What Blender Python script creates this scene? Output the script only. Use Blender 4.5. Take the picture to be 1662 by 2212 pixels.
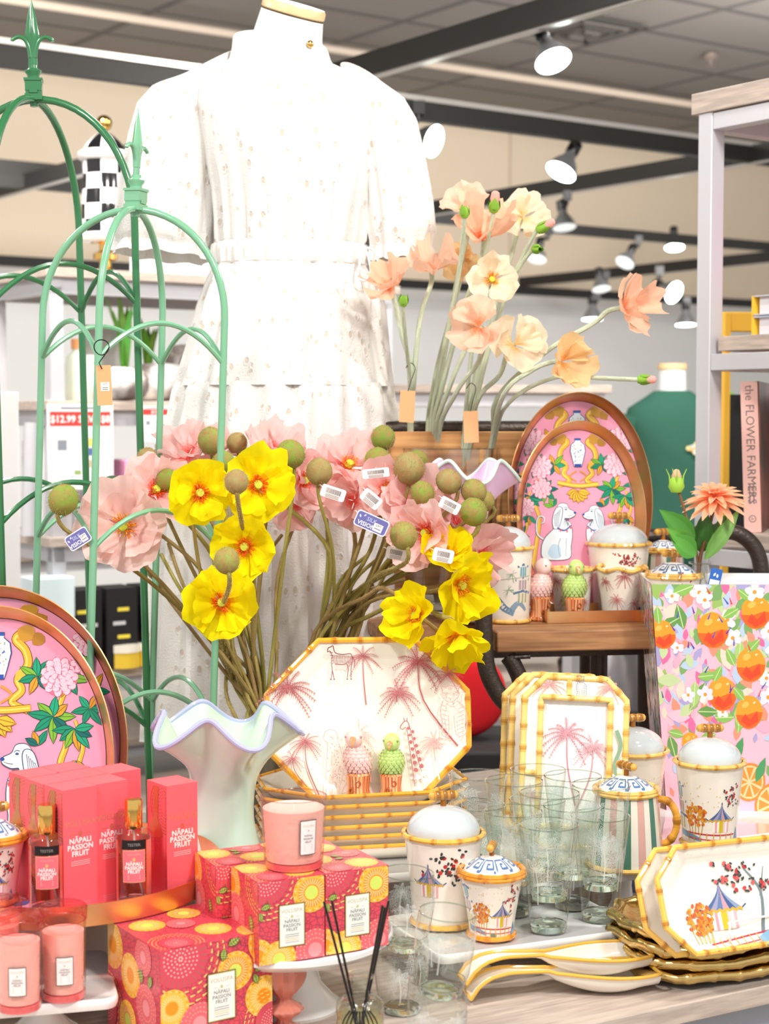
import bpy, math, random
from mathutils import Vector, Matrix, noise
from mathutils.geometry import tessellate_polygon
V = Vector
pi = math.pi
sin, cos = math.sin, math.cos
R = math.radians
SC = bpy.context.scene
for _o in list(bpy.data.objects):
    bpy.data.objects.remove(_o)

# ------------------------------------------------------------------ camera
CAM = V((0, 0, 1.55)); FPX = 3600.0; CX, CY, HY = 831.0, 1106.0, 900.0
PITCH = math.atan((CY - HY) / FPX)
cam_d = bpy.data.cameras.new('camera'); cam_o = bpy.data.objects.new('camera', cam_d)
SC.collection.objects.link(cam_o); SC.camera = cam_o
cam_o.location = CAM; cam_o.rotation_euler = (pi / 2 - PITCH, 0, 0)
cam_d.sensor_fit = 'HORIZONTAL'; cam_d.sensor_width = 36; cam_d.lens = 36 * FPX / 1662
cam_d.clip_start = 0.05; cam_d.clip_end = 60
cam_d.dof.use_dof = True; cam_d.dof.focus_distance = 2.62; cam_d.dof.aperture_fstop = 8.0
_F = V((0, cos(PITCH), -sin(PITCH))); _U = V((0, sin(PITCH), cos(PITCH))); _R = V((1, 0, 0))
def W(px, py, d):
    return CAM + _R * ((px - CX) / FPX * d) + _U * ((CY - py) / FPX * d) + _F * d
def WZ(px, py, z):
    r = _R * ((px - CX) / FPX) + _U * ((CY - py) / FPX) + _F
    return CAM + r * ((z - CAM.z) / r.z)

# ------------------------------------------------------------------ world, lights, exposure
SC.view_settings.view_transform = 'Standard'; SC.view_settings.look = 'None'
SC.view_settings.gamma = 1; SC.view_settings.use_curve_mapping = False
SC.view_settings.exposure = 0.0
SC.cycles.max_bounces = 14; SC.cycles.transparent_max_bounces = 48
SC.cycles.transmission_bounces = 14; SC.cycles.glossy_bounces = 6; SC.cycles.diffuse_bounces = 4
SC.cycles.use_denoising = True; SC.cycles.sample_clamp_indirect = 6
SC.cycles.caustics_reflective = False; SC.cycles.caustics_refractive = False
wd = bpy.data.worlds.new('shop_light'); SC.world = wd; wd.use_nodes = True
wd.node_tree.nodes['Background'].inputs[0].default_value = (1.0, 0.975, 0.95, 1)
wd.node_tree.nodes['Background'].inputs[1].default_value = 0.86
def area(loc, target, size, power, col=(1, 0.96, 0.9)):
    l = bpy.data.lights.new('ceiling_spot_light', 'AREA'); l.shape = 'DISK'; l.size = size
    l.energy = power; l.color = col
    o = bpy.data.objects.new('ceiling_spot_light', l); SC.collection.objects.link(o)
    o.location = loc; o.rotation_euler = (V(target) - V(loc)).to_track_quat('-Z', 'Y').to_euler()
area((-1.6, 0.3, 3.9), (-0.3, 2.8, 0.9), 0.4, 82)
area((1.5, 0.2, 3.9), (0.3, 2.7, 0.9), 0.4, 74)
area((1.0, 1.7, 3.9), (0.2, 2.7, 0.9), 0.35, 36)
area((-0.2, 4.9, 3.4), (-0.1, 3.2, 1.2), 0.4, 30)
area((2.3, 3.6, 3.3), (0.6, 3.1, 1.2), 0.4, 30)
area((-2.4, 3.4, 3.3), (-0.5, 2.8, 1.1), 0.4, 26)
area((-1.2, 4.6, 3.3), (-1.3, 6.0, 1.2), 0.5, 60)
area((1.6, 5.4, 3.3), (1.2, 7.5, 1.2), 0.5, 70)
area((-1.5, 8.0, 2.9), (-1.0, 12.5, 2.6), 1.6, 130, (1, .97, .92))
area((3.0, 9.5, 2.9), (3.0, 14.5, 2.6), 1.6, 170, (1, .97, .92))

# ------------------------------------------------------------------ materials
def srgb(r, g, b):
    f = lambda c: c / 12.92 if c <= 0.04045 else ((c + 0.055) / 1.055) ** 2.4
    return (f(r), f(g), f(b))
MATS = {}
def mat(name, col=(1, 1, 1), rough=0.5, metal=0.0, vcol=False, bump=None, trans=0.0, ior=1.45, coat=0.0, emit=0.0,
        sub=0.0, noisecol=None, alpha=1.0, spec=0.5):
    """principled material; col is sRGB; bump=(scale,strength); noisecol=(scale, sRGB colour2, stretch)"""
    if name in MATS: return MATS[name]
    m = bpy.data.materials.new(name); m.use_nodes = True; nt = m.node_tree; N = nt.nodes; L = nt.links
    b = N['Principled BSDF']; c = srgb(*col)
    b.inputs['Base Color'].default_value = (*c, 1); b.inputs['Roughness'].default_value = rough
    b.inputs['Metallic'].default_value = metal; b.inputs['IOR'].default_value = ior
    b.inputs['Transmission Weight'].default_value = trans; b.inputs['Coat Weight'].default_value = coat
    b.inputs['Specular IOR Level'].default_value = spec; b.inputs['Alpha'].default_value = alpha
    b.inputs['Coat Roughness'].default_value = 0.05
    if sub: b.inputs['Subsurface Weight'].default_value = sub; b.inputs['Subsurface Scale'].default_value = 0.01
    if emit:
        b.inputs['Emission Color'].default_value = (*c, 1); b.inputs['Emission Strength'].default_value = emit
    if vcol:
        a = N.new('ShaderNodeVertexColor'); a.layer_name = 'Col'; L.new(a.outputs[0], b.inputs['Base Color'])
    if noisecol or bump:
        tc = N.new('ShaderNodeTexCoord')
    if noisecol:
        mp = N.new('ShaderNodeMapping'); mp.inputs['Scale'].default_value = noisecol[2]
        L.new(tc.outputs['Object'], mp.inputs['Vector'])
        n = N.new('ShaderNodeTexNoise'); n.inputs['Scale'].default_value = noisecol[0]; n.inputs['Detail'].default_value = 5
        L.new(mp.outputs[0], n.inputs['Vector'])
        rp = N.new('ShaderNodeValToRGB'); rp.color_ramp.elements[0].position = 0.38; rp.color_ramp.elements[1].position = 0.62
        rp.color_ramp.elements[0].color = (*c, 1); rp.color_ramp.elements[1].color = (*srgb(*noisecol[1]), 1)
        L.new(n.outputs['Fac'], rp.inputs['Fac']); L.new(rp.outputs[0], b.inputs['Base Color'])
    if bump:
        n2 = N.new('ShaderNodeTexNoise'); n2.inputs['Scale'].default_value = bump[0]; n2.inputs['Detail'].default_value = 3
        L.new(tc.outputs['Object'], n2.inputs['Vector'])
        bp = N.new('ShaderNodeBump'); bp.inputs['Strength'].default_value = bump[1]; bp.inputs['Distance'].default_value = 0.002
        L.new(n2.outputs['Fac'], bp.inputs['Height']); L.new(bp.outputs[0], b.inputs['Normal'])
    MATS[name] = m
    return m
def thin_glass(name, tint=(1, 1, 1), rough=0.02, refl=1.0, bump=None, ior=1.45):
    """thin-walled clear glass: tinted see-through plus fresnel reflection"""
    if name in MATS: return MATS[name]
    m = bpy.data.materials.new(name); m.use_nodes = True; nt = m.node_tree; N = nt.nodes; L = nt.links
    N.remove(N['Principled BSDF']); out = N['Material Output']
    t = N.new('ShaderNodeBsdfTransparent'); t.inputs[0].default_value = (*srgb(*tint), 1)
    g = N.new('ShaderNodeBsdfGlossy'); g.inputs['Roughness'].default_value = rough
    fr = N.new('ShaderNodeMapRange'); lw = N.new('ShaderNodeLayerWeight'); lw.inputs[0].default_value = .5
    pw = N.new('ShaderNodeMath'); pw.operation = 'POWER'; pw.inputs[1].default_value = 3.2; L.new(lw.outputs['Facing'], pw.inputs[0]); L.new(pw.outputs[0], fr.inputs[0]); fr.inputs[3].default_value = .045; fr.inputs[4].default_value = .85
    mx = N.new('ShaderNodeMixShader'); ml = N.new('ShaderNodeMath'); ml.operation = 'MULTIPLY'; ml.inputs[1].default_value = refl
    L.new(fr.outputs[0], ml.inputs[0]); L.new(ml.outputs[0], mx.inputs[0]); L.new(t.outputs[0], mx.inputs[1])
    L.new(g.outputs[0], mx.inputs[2]); L.new(mx.outputs[0], out.inputs[0])
    if bump:
        tc = N.new('ShaderNodeTexCoord'); mp = N.new('ShaderNodeMapping'); mp.inputs['Scale'].default_value = bump[2]
        L.new(tc.outputs['Object'], mp.inputs[0])
        n2 = N.new('ShaderNodeTexNoise'); n2.inputs['Scale'].default_value = bump[0]; L.new(mp.outputs[0], n2.inputs['Vector'])
        bp = N.new('ShaderNodeBump'); bp.inputs['Strength'].default_value = bump[1]; bp.inputs['Distance'].default_value = 0.004
        L.new(n2.outputs['Fac'], bp.inputs['Height']); L.new(bp.outputs[0], g.inputs['Normal']); L.new(bp.outputs[0], lw.inputs['Normal'])
    MATS[name] = m
    return m

# ------------------------------------------------------------------ mesh builder
class MB:
    def __init__(s): s.v = []; s.f = []; s.m = []; s.c = []; s.s = []
    def add(s, vs, fs, mi=0, col=None, smooth=True, M=None):
        b = len(s.v)
        s.v += [(M @ V(p)) if M is not None else V(p) for p in vs]
        percol = col is not None and len(col) == len(fs) and not isinstance(col[0], (int, float))
        for i, f in enumerate(fs):
            s.f.append([b + k for k in f]); s.m.append(mi); s.s.append(smooth)
            s.c.append((col[i] if percol else col))
        return b
    def box(s, c, d, mi=0, col=None, M=None):
        x, y, z = [k / 2 for k in d]; c = V(c)
        vs = [c + V((i * x, j * y, k * z)) for i in (-1, 1) for j in (-1, 1) for k in (-1, 1)]
        fs = [(0, 1, 3, 2), (4, 6, 7, 5), (0, 4, 5, 1), (2, 3, 7, 6), (0, 2, 6, 4), (1, 5, 7, 3)]
        s.add(vs, fs, mi, col, False, M)
    def rings(s, rs, mi=0, col=None, closed=True, caps=(False, False), M=None, smooth=True, ringcol=None):
        n = len(rs[0]); vs = [p for r in rs for p in r]; fs = []; cs = []
        for i in range(len(rs) - 1):
            for j in range(n if closed else n - 1):
                k = (j + 1) % n
                fs.append((i * n + j, i * n + k, (i + 1) * n + k, (i + 1) * n + j))
                cs.append(ringcol(i, j) if ringcol else col)
        if caps[0]: fs.append(tuple(reversed(range(n)))); cs.append(ringcol(0, 0) if ringcol else col)
        if caps[1]: fs.append(tuple((len(rs) - 1) * n + j for j in range(n))); cs.append(ringcol(len(rs) - 2, 0) if ringcol else col)
        b = len(s.f)
        s.add(vs, fs, mi, None, smooth, M)
        for i, c in enumerate(cs): s.c[b + i] = c
        if caps[0]: s.s[b + len(fs) - 1 - (1 if caps[1] else 0)] = False
        if caps[1]: s.s[b + len(fs) - 1] = False
    def lathe(s, prof, n=48, mi=0, col=None, caps=(False, False), M=None, ringcol=None, a0=0):
        rs = [[V((max(r, 1e-5) * cos(a0 + 2 * pi * j / n), max(r, 1e-5) * sin(a0 + 2 * pi * j / n), z)) for j in range(n)] for r, z in prof]
        s.rings(rs, mi, col, True, caps, M, True, ringcol)
    def tube(s, pts, r, n=8, mi=0, col=None, closed=False, caps=True, M=None, ringcol=None):
        pts = [V(p) for p in pts]; N = len(pts); rs = []
        T = []
        for i in range(N):
            a = pts[(i - 1) % N] if (i > 0 or closed) else pts[i]; b = pts[(i + 1) % N] if (i < N - 1 or closed) else pts[i]
            t = (b - a); T.append(t.normalized() if t.length > 1e-9 else V((0, 0, 1)))
        up = V((0, 0, 1)) if abs(T[0].z) < 0.9 else V((1, 0, 0))
        nrm = (up - T[0] * up.dot(T[0])).normalized()
        for i in range(N):
            nrm = (nrm - T[i] * nrm.dot(T[i])).normalized(); bn = T[i].cross(nrm)
            rr = r(i / (N - 1 if not closed else N)) if callable(r) else (r[i] if isinstance(r, (list, tuple)) else r)
            rs.append([pts[i] + (nrm * cos(2 * pi * j / n) + bn * sin(2 * pi * j / n)) * rr for j in range(n)])
        if closed:
            rs.append(rs[0])  # close (twist is small for planar loops)
        cp = (caps and not closed,) * 2
        s.rings(rs, mi, col, True, cp, M, True, ringcol)
    def ball(s, c, r, n=12, mi=0, col=None, M=None, sq=(1, 1, 1)):
        c = V(c); m = n // 2; rs = []
        for i in range(m + 1):
            a = -pi / 2 + pi * i / m
            rs.append([c + V((cos(a) * cos(2 * pi * j / n) * sq[0], cos(a) * sin(2 * pi * j / n) * sq[1], sin(a) * sq[2])) * r for j in range(n)])
        s.rings(rs, mi, col, True, (False, False), M)
    def build(s, name, mats, parent=None, label=None, bevel=0, sub=0):
        me = bpy.data.meshes.new(name); me.from_pydata([tuple(p) for p in s.v], [], s.f)
        if not isinstance(mats, (list, tuple)): mats = [mats]
        for m in mats: me.materials.append(m)
        me.polygons.foreach_set('material_index', [min(k, len(mats) - 1) for k in s.m])
        me.polygons.foreach_set('use_smooth', s.s)
        if any(c is not None for c in s.c):
            at = me.color_attributes.new('Col', 'FLOAT_COLOR', 'CORNER'); buf = []
            for p, c in zip(s.f, s.c):
                cc = (*srgb(*c), 1) if c is not None else (0.8, 0.8, 0.8, 1)
                buf += list(cc) * len(p)
            at.data.foreach_set('color', buf)
        me.validate(clean_customdata=False); me.update()
        try: me.set_sharp_from_angle(angle=R(42))
        except Exception: pass
        o = bpy.data.objects.new(name, me); SC.collection.objects.link(o)
        if parent is not None: o.parent = parent
        if label: o['label'] = label
        if bevel:
            b = o.modifiers.new('bevel', 'BEVEL'); b.width = bevel; b.segments = 2; b.limit_method = 'ANGLE'
        if sub:
            b = o.modifiers.new('sub', 'SUBSURF'); b.levels = sub; b.render_levels = sub
        return o
def tag(o, label, cat, group=None, kind=None):
    if label: o['label'] = label
    if cat: o['category'] = cat
    if group: o['group'] = group
    if kind: o['kind'] = kind
    return o
def thing(name, label, cat, loc=(0, 0, 0), rz=0, group=None, rot=None):
    o = bpy.data.objects.new(name, None); SC.collection.objects.link(o)
    o.empty_display_size = 0.05; o.location = loc; o.rotation_euler = rot if rot else (0, 0, rz)
    return tag(o, label, cat, group)
def struct(name, mb, m, **k):
    o = mb.build(name, m, **k); o['kind'] = 'structure'; return o
def copy_tree(o, parent=None):
    c = o.copy(); SC.collection.objects.link(c); c.parent = parent
    for ch in [q for q in bpy.data.objects if q.parent == o]: copy_tree(ch, c)
    return c
def dup(o, loc, rz=0, label=None, group=None, scale=None, rot=None):
    c = copy_tree(o); c.location = loc; c.rotation_euler = rot if rot else (0, 0, rz)
    if label: c['label'] = label
    if group: c['group'] = group
    if scale: c.scale = (scale,) * 3
    return c
def smoothpath(pts, k=8, closed=False):
    pts = [V(p) for p in pts]; out = []; n = len(pts)
    for i in range(n if closed else n - 1):
        p0 = pts[(i - 1) % n] if (i > 0 or closed) else pts[0]; p1 = pts[i]; p2 = pts[(i + 1) % n]
        p3 = pts[(i + 2) % n] if (i < n - 2 or closed) else pts[-1]
        for j in range(k):
            t = j / k
            out.append(0.5 * ((2 * p1) + (p2 - p0) * t + (2 * p0 - 5 * p1 + 4 * p2 - p3) * t * t + (3 * p1 - p0 - 3 * p2 + p3) * t ** 3))
    if not closed: out.append(pts[-1])
    return out
def rnd(a, b, g=random): return a + (b - a) * g.random()

# ------------------------------------------------------------------ painting on surfaces (thin raised strokes, part of the mesh)
_TXT = {}
def text_geo(s, bold=0.0, spacing=1.0):
    key = (s, bold, spacing)
    if key not in _TXT:
        c = bpy.data.curves.new('txt', 'FONT'); c.body = s; c.size = 1; c.resolution_u = 2; c.align_x = 'CENTER'
        c.offset = bold; c.space_character = spacing
        o = bpy.data.objects.new('txt', c); SC.collection.objects.link(o)
        dg = bpy.context.evaluated_depsgraph_get(); me = bpy.data.meshes.new_from_object(o.evaluated_get(dg))
        _TXT[key] = ([(v.co.x, v.co.y) for v in me.vertices], [tuple(p.vertices) for p in me.polygons])
        bpy.data.objects.remove(o); bpy.data.meshes.remove(me)
    return _TXT[key]
class Paint:
    def __init__(s, mb, fn, mi=1, h0=0.00015, dh=4e-6, step=0.01):
        s.mb = mb; s.fn = fn; s.mi = mi; s.h = max(h0, 2.5e-4) if getattr(fn, 'cyl', 0) else h0; s.dh = dh; s.step = step; s.clip = None; s.T = lambda u, v: (u, v)
    def at(s, x, y, sc=1, rot=0, flip=1):
        c, sn = cos(rot) * sc, sin(rot) * sc
        s.T = lambda u, v: (x + (u * flip) * c - v * sn, y + (u * flip) * sn + v * c); return s
    def _p(s, u, v): a = s.T(u, v); return s.fn(a[0], a[1], s.h)
    def _clip(s, poly):
        if sum(a[0] * b[1] - b[0] * a[1] for a, b in zip(poly, poly[1:] + poly[:1])) < 0: poly = poly[::-1]
        C = s.clip; n = len(C)
        for i in range(n):
            (ax, ay), (bx, by) = C[i], C[(i + 1) % n]; ins = lambda q: (bx - ax) * (q[1] - ay) - (by - ay) * (q[0] - ax)
            out = []
            for j in range(len(poly)):
                p, q = poly[j - 1], poly[j]; dp, dq = ins(p), ins(q)
                if (dp < 0) != (dq < 0):
                    t = dp / (dp - dq); out.append((p[0] + (q[0] - p[0]) * t, p[1] + (q[1] - p[1]) * t))
                if dq >= 0: out.append(q)
            poly = out
            if len(poly) < 3: return None
        return poly
    def stroke(s, pts, w0, col, w1=None, curve=0):
        if w1 is None: w1 = w0
        if curve: pts = [(p.x, p.y) for p in smoothpath([(a, b, 0) for a, b in pts], curve)]
        if not s.clip and s.step:
            q = [pts[0]]
            for a, b in zip(pts, pts[1:]):
                k = max(1, int(math.hypot(b[0] - a[0], b[1] - a[1]) / s.step)); q += [(a[0] + (b[0] - a[0]) * j / k, a[1] + (b[1] - a[1]) * j / k) for j in range(1, k + 1)]
            pts = q
        n = len(pts); vs = []
        for i, (x, y) in enumerate(pts):
            a = pts[max(i - 1, 0)]; b = pts[min(i + 1, n - 1)]; dx, dy = b[0] - a[0], b[1] - a[1]
            l = math.hypot(dx, dy) or 1; w = (w0 + (w1 - w0) * i / max(n - 1, 1)) / 2
            vs += [(x - dy / l * w, y + dx / l * w), (x + dy / l * w, y - dx / l * w)]
        if s.clip:
            h = s.h
            for i in range(n - 1): s.h = h; s.fill([vs[2 * i], vs[2 * i + 1], vs[2 * i + 3], vs[2 * i + 2]], col)
            return
        vs = [s._p(*q) for q in vs]
        s.mb.add(vs, [(2 * i + 1, 2 * i + 3, 2 * i + 2, 2 * i) for i in range(n - 1)], s.mi, col, True); s.h += s.dh
    def fill(s, poly, col, scan=0):
        if s.clip:
            poly = s._clip([s.T(*q) for q in poly])
            if not poly: return
            t = tessellate_polygon([[V((x, y, 0)) for x, y in poly]])
            s.mb.add([s.fn(x, y, s.h) for x, y in poly], [tuple(k) for k in t], s.mi, col, True); s.h += s.dh; return
        if not scan:
            t = tessellate_polygon([[V((x, y, 0)) for x, y in poly]])
            s.mb.add([s._p(x, y) for x, y in poly], [tuple(k) for k in t], s.mi, col, True)
        else:
            ys = [p[1] for p in poly]; y = min(ys); y1 = max(ys); n = len(poly); vs = []; fs = []
            def cross(yy):
                xs = []
                for i in range(n):
                    a, b = poly[i], poly[(i + 1) % n]
                    if (a[1] <= yy < b[1]) or (b[1] <= yy < a[1]): xs.append(a[0] + (yy - a[1]) / (b[1] - a[1]) * (b[0] - a[0]))
                return sorted(xs)
            k = max(1, int(math.ceil((y1 - y) / scan))); hs = (y1 - y) / k
            for i in range(k):
                ya, yb = y + i * hs, y + (i + 1) * hs; A = cross(ya + hs * .02); B = cross(yb - hs * .02)
                for q in range(0, min(len(A), len(B)) - 1, 2):
                    m = max(1, int(math.ceil(max(A[q + 1] - A[q], B[q + 1] - B[q]) / scan)))
                    b0 = len(vs)
                    for t in range(m + 1):
                        vs += [s._p(A[q] + (A[q + 1] - A[q]) * t / m, ya), s._p(B[q] + (B[q + 1] - B[q]) * t / m, yb)]
                    fs += [(b0 + 2 * t, b0 + 2 * t + 2, b0 + 2 * t + 3, b0 + 2 * t + 1) for t in range(m)]
            s.mb.add(vs, fs, s.mi, col, True)
        s.h += s.dh
    def ell(s, x, y, rx, ry=None, col=(1, 1, 1), rot=0, n=14, jit=0, scan=0):
        ry = rx if ry is None else ry; pts = []
        for i in range(n):
            a = 2 * pi * i / n; k = 1 + (rnd(-jit, jit) if jit else 0)
            u, v = cos(a) * rx * k, sin(a) * ry * k
            pts.append((x + u * cos(rot) - v * sin(rot), y + u * sin(rot) + v * cos(rot)))
        s.fill(pts, col, scan)
    def leaf(s, x, y, L, w, rot, col, vein=None, edge=None):
        q = [(0, 0), (.2, .32), (.45, .5), (.75, .32), (1, 0), (.75, -.32), (.45, -.5), (.2, -.32)]
        c, sn = cos(rot), sin(rot)
        tr = lambda a, b, k=1: (x + a * L * c - b * w * k * sn, y + a * L * sn + b * w * k * c)
        if edge: s.fill([tr(a * 1.06 - .03, b, 1.25) for a, b in q], edge)
        s.fill([tr(a, b) for a, b in q], col)
        if vein: s.stroke([tr(.05, 0), tr(.95, 0)], w * .08, vein)
    def text(s, t, x, y, size, col, bold=0.0, rot=0, spacing=1.0):
        vs, fs = text_geo(t, bold, spacing); c, sn = cos(rot) * size, sin(rot) * size
        s.mb.add([s._p(x + a * c - b * sn, y + a * sn + b * c) for a, b in vs], fs, s.mi, col, False); s.h += s.dh
def rect(x0, y0, x1, y1): return [(x0, y0), (x1, y0), (x1, y1), (x0, y1)]
def cylfn(prof, a0=-pi / 2, flip=1):
    """map (u metres round, v height) onto a lathed profile [(r,z)..]"""
    pr = sorted(prof, key=lambda p: p[1]); rm = max(p[0] for p in pr)
    def rad(z):
        for (r0, z0), (r1, z1) in zip(pr, pr[1:]):
            if z <= z1: return r0 + (r1 - r0) * max(0, (z - z0)) / max(z1 - z0, 1e-6)
        return pr[-1][0]
    def fn(u, v, h):
        a = a0 + flip * u / rm; r = rad(v) + h
        return V((r * cos(a), r * sin(a), v))
    fn.cyl = 1
    return fn
# ------------------------------------------------------------------ shared materials
CREAM = (.97, .945, .90)
m_cer = mat('cream_ceramic', CREAM, .12, coat=.6)
m_cerw = mat('white_ceramic', (.97, .97, .965), .15, coat=.5)
m_paint = mat('glazed_paint', vcol=True, rough=.13, coat=.6)
m_print = mat('printed_ink', vcol=True, rough=.4)
m_foil = mat('foil_print', vcol=True, rough=.25, metal=.7)
m_fab = mat('petal_fabric', vcol=True, rough=.75, sub=.0)
m_grey = mat('grey_blue_glaze', (.80, .835, .85), .1, coat=.7)
m_brass = mat('polished_brass', (.93, .76, .42), .12, metal=1)
m_gold = mat('brushed_gold', (.97, .84, .62), .38, metal=1, noisecol=(5, (.90, .64, .42), (1, 1, 1)))
m_goldleaf = mat('gold_leaf', (.86, .74, .48), .22, metal=1, bump=(60, .6))
m_glass = thin_glass('clear_glass', (.982, .993, .987), .015, 1.0, ior=1.45)
m_gbase = mat('glass_base', (.93, .98, .95), .02, trans=1, ior=1.45)
m_wood = mat('warm_plank', (.72, .53, .36), .55, noisecol=(5, (.55, .38, .25), (1.2, 9, 14)), bump=(30, .3))
m_pine = mat('pine_slat', (.87, .66, .43), .55, noisecol=(4, (.74, .52, .31), (1, 6, 22)))
m_greywood = mat('grey_oak', (.80, .74, .69), .5, noisecol=(5, (.70, .64, .60), (2.2, 22, 22)))
m_iron = mat('dark_iron', (.30, .27, .25), .38, metal=.6, bump=(160, .8))
m_silver = mat('silver_frame', (.80, .80, .82), .35, metal=.15)
m_black = mat('black_plastic', (.08, .08, .085), .35)
m_blackm = mat('black_matt', (.13, .13, .135), .7)
m_coral = mat('coral_card', (1.0, .40, .44), .38)
m_white = mat('white_card', (.96, .96, .96), .5)
m_kraft = mat('kraft_card', (.88, .68, .48), .7)
m_wax = mat('pink_wax', (1.0, .82, .78), .35, sub=.2)
m_silverl = mat('lamp_metal', (.8, .8, .82), .2, metal=.9)
m_lampon = mat('lamp_glow', (.93, 1, .98), .3, emit=14)
PINK = (.98, .63, .74)
def bamboo(mb, pts, r, closed=True, node=0.035, c0=(.93, .72, .30), c1=(.62, .36, .10), n=7, mi=1, seed=0, corners=None):
    """bamboo cane: swollen nodes with darker rings along a path"""
    g = random.Random(seed); pts = [V(p) for p in pts]
    if closed: pts = pts + [pts[0]]
    L = [0]
    for a, b in zip(pts, pts[1:]): L.append(L[-1] + (b - a).length)
    tot = L[-1]; k = max(1, round(tot / node)); nodes = [tot * (i + .5) / k + g.uniform(-.12, .12) * node for i in range(k)]
    S = set([0.0, tot])
    for q in L: S.add(q)
    for q in nodes:
        for e in (-1.6, -.9, -.35, 0, .35, .9, 1.6): S.add(min(max(q + e * r, 0), tot))
    S = sorted(S); ss = [S[0]]
    for q in S[1:]:
        if q - ss[-1] > r * .12: ss.append(q)
    if closed: ss = ss[:-1] if tot - ss[-1] < r * .5 else ss
    P = []; RR = []; C = []; j = 0
    for q in ss:
        while j < len(L) - 2 and L[j + 1] < q: j += 1
        t = (q - L[j]) / max(L[j + 1] - L[j], 1e-9); P.append(pts[j].lerp(pts[j + 1], t))
        d = min(abs(q - x) for x in nodes) / r
        RR.append(r * (1 + (.22 if d < .3 else .16 if d < .6 else .05 if d < 1.2 else 0)))
        if d < .5: C.append([c1[i] * .55 + c0[i] * .45 for i in range(3)])
        elif d < 1.1: C.append([c1[i] * .18 + c0[i] * .82 for i in range(3)])
        else:
            w = g.uniform(-.03, .03); C.append([min(1, c0[i] + w + (.03 if i < 2 else .05)) for i in range(3)])
    mb.tube(P, RR, n, mi, None, closed, True, ringcol=lambda i, jj: C[min(i, len(C) - 1)])
def ring_pts(r, z, n=36): return [(r * cos(2 * pi * i / n), r * sin(2 * pi * i / n), z) for i in range(n)]

# ------------------------------------------------------------------ painted motifs
ROSE = (.74, .40, .42); ROSE2 = (.88, .66, .65)
def palm(p, x, y, s, col=ROSE, g=None, lean=.15, fronds=11, trunk=1.0, lw=1.0):
    g = g or random.Random(int(x * 9999 + y * 777))
    c2 = tuple(min(1, c + .09) for c in col)
    if trunk: p.stroke([(x + lean * s * 1.0 * trunk, y - trunk * s), (x + lean * s * .3, y - trunk * s * .45), (x, y)], .065 * s * lw, col, .04 * s * lw, curve=4)
    for i in range(fronds):
        a = pi * (-.25 + 1.5 * i / (fronds - 1)) + g.uniform(-.1, .1); L = s * g.uniform(.6, .85)
        pts = []
        for k in range(7):
            t = k / 6; d = L * t
            pts.append((x + cos(a) * d, y + sin(a) * d * .85 - .42 * s * t * t * (.3 + .7 * abs(cos(a))) ))
        p.stroke(pts, .034 * s * lw, col, .010 * s * lw)
        for k in range(1, 7):
            (ax, ay), (bx, by) = pts[k - 1], pts[k]; dx, dy = bx - ax, by - ay; l = math.hypot(dx, dy) or 1; dx /= l; dy /= l
            for sd in (-1, 1):
                for e in (.25, .75):
                    qx, qy = ax + (bx - ax) * e, ay + (by - ay) * e; ll = s * (.15 - .014 * k) * g.uniform(.75, 1.15)
                    ex, ey = qx + (dx * .55 - sd * dy * .8) * ll, qy + (dy * .55 + sd * dx * .8) * ll - ll * .35
                    p.stroke([(qx, qy), (ex, ey)], .021 * s * lw, c2 if g.random() < .5 else col, .004 * s)
def blossom(p, x, y, s, g, n=14, spread=(1, 1)):
    for i in range(n):
        a, b = x + g.gauss(0, .3) * s * spread[0], y + g.gauss(0, .3) * s * spread[1]
        for k in range(2):
            p.ell(a + g.uniform(-.12, .12) * s, b + g.uniform(-.12, .12) * s, .035 * s, .055 * s, (.2, .22, .22), g.uniform(0, 3), 6)
        if g.random() < .6: p.ell(a, b, .07 * s, .06 * s, g.choice([(.85, .2, .22), (.75, .15, .2), (.9, .35, .35)]), g.uniform(0, 3), 7, .2)
def pagoda(p, x, y, s):
    """pavilion standing on y, width about s"""
    cols = [(.30, .42, .62), (.62, .62, .75), (.38, .5, .68), (.80, .62, .68), (.25, .36, .58), (.55, .62, .75)]
    w = s * .5; hb = s * .5
    st = [((1, .97, .94)), (.93, .62, .66), (1, .97, .94), (.85, .75, .15), (.85, .75, .15), (.97, .8, .8), (1, .97, .94), (.93, .7, .72)]
    for i, c in enumerate(st):
        p.fill(rect(x - w * .8 + i * w * .2, y, x - w * .8 + (i + 1) * w * .2, y + hb), c, s * .12)
    top = y + hb + s * .62
    for i, c in enumerate(cols):
        a, b = -1 + i / 3, -1 + (i + 1) / 3
        def pr(t, k): return (x + w * 1.25 * t * (1 - k) ** 1.6 + w * .05 * t, y + hb - s * .02 + (top - y - hb) * k)
        pl = [pr(a, q / 5) for q in range(6)] + [pr(b, q / 5) for q in range(5, -1, -1)]
        p.fill(pl, c)
    p.stroke([(x + w * 1.25 * t / 6, y + hb + s * (.0 if t % 2 else -.05)) for t in range(-6, 7)], s * .07, (.85, .68, .2))
    p.stroke([(x - w * 1.5, y + hb + s * .08), (x - w * 1.25, y + hb)], s * .04, (.3, .35, .55)); p.stroke([(x + w * 1.5, y + hb + s * .08), (x + w * 1.25, y + hb)], s * .04, (.3, .35, .55))
    p.ell(x, top + s * .05, s * .03, s * .07, (.4, .45, .6))
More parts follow.
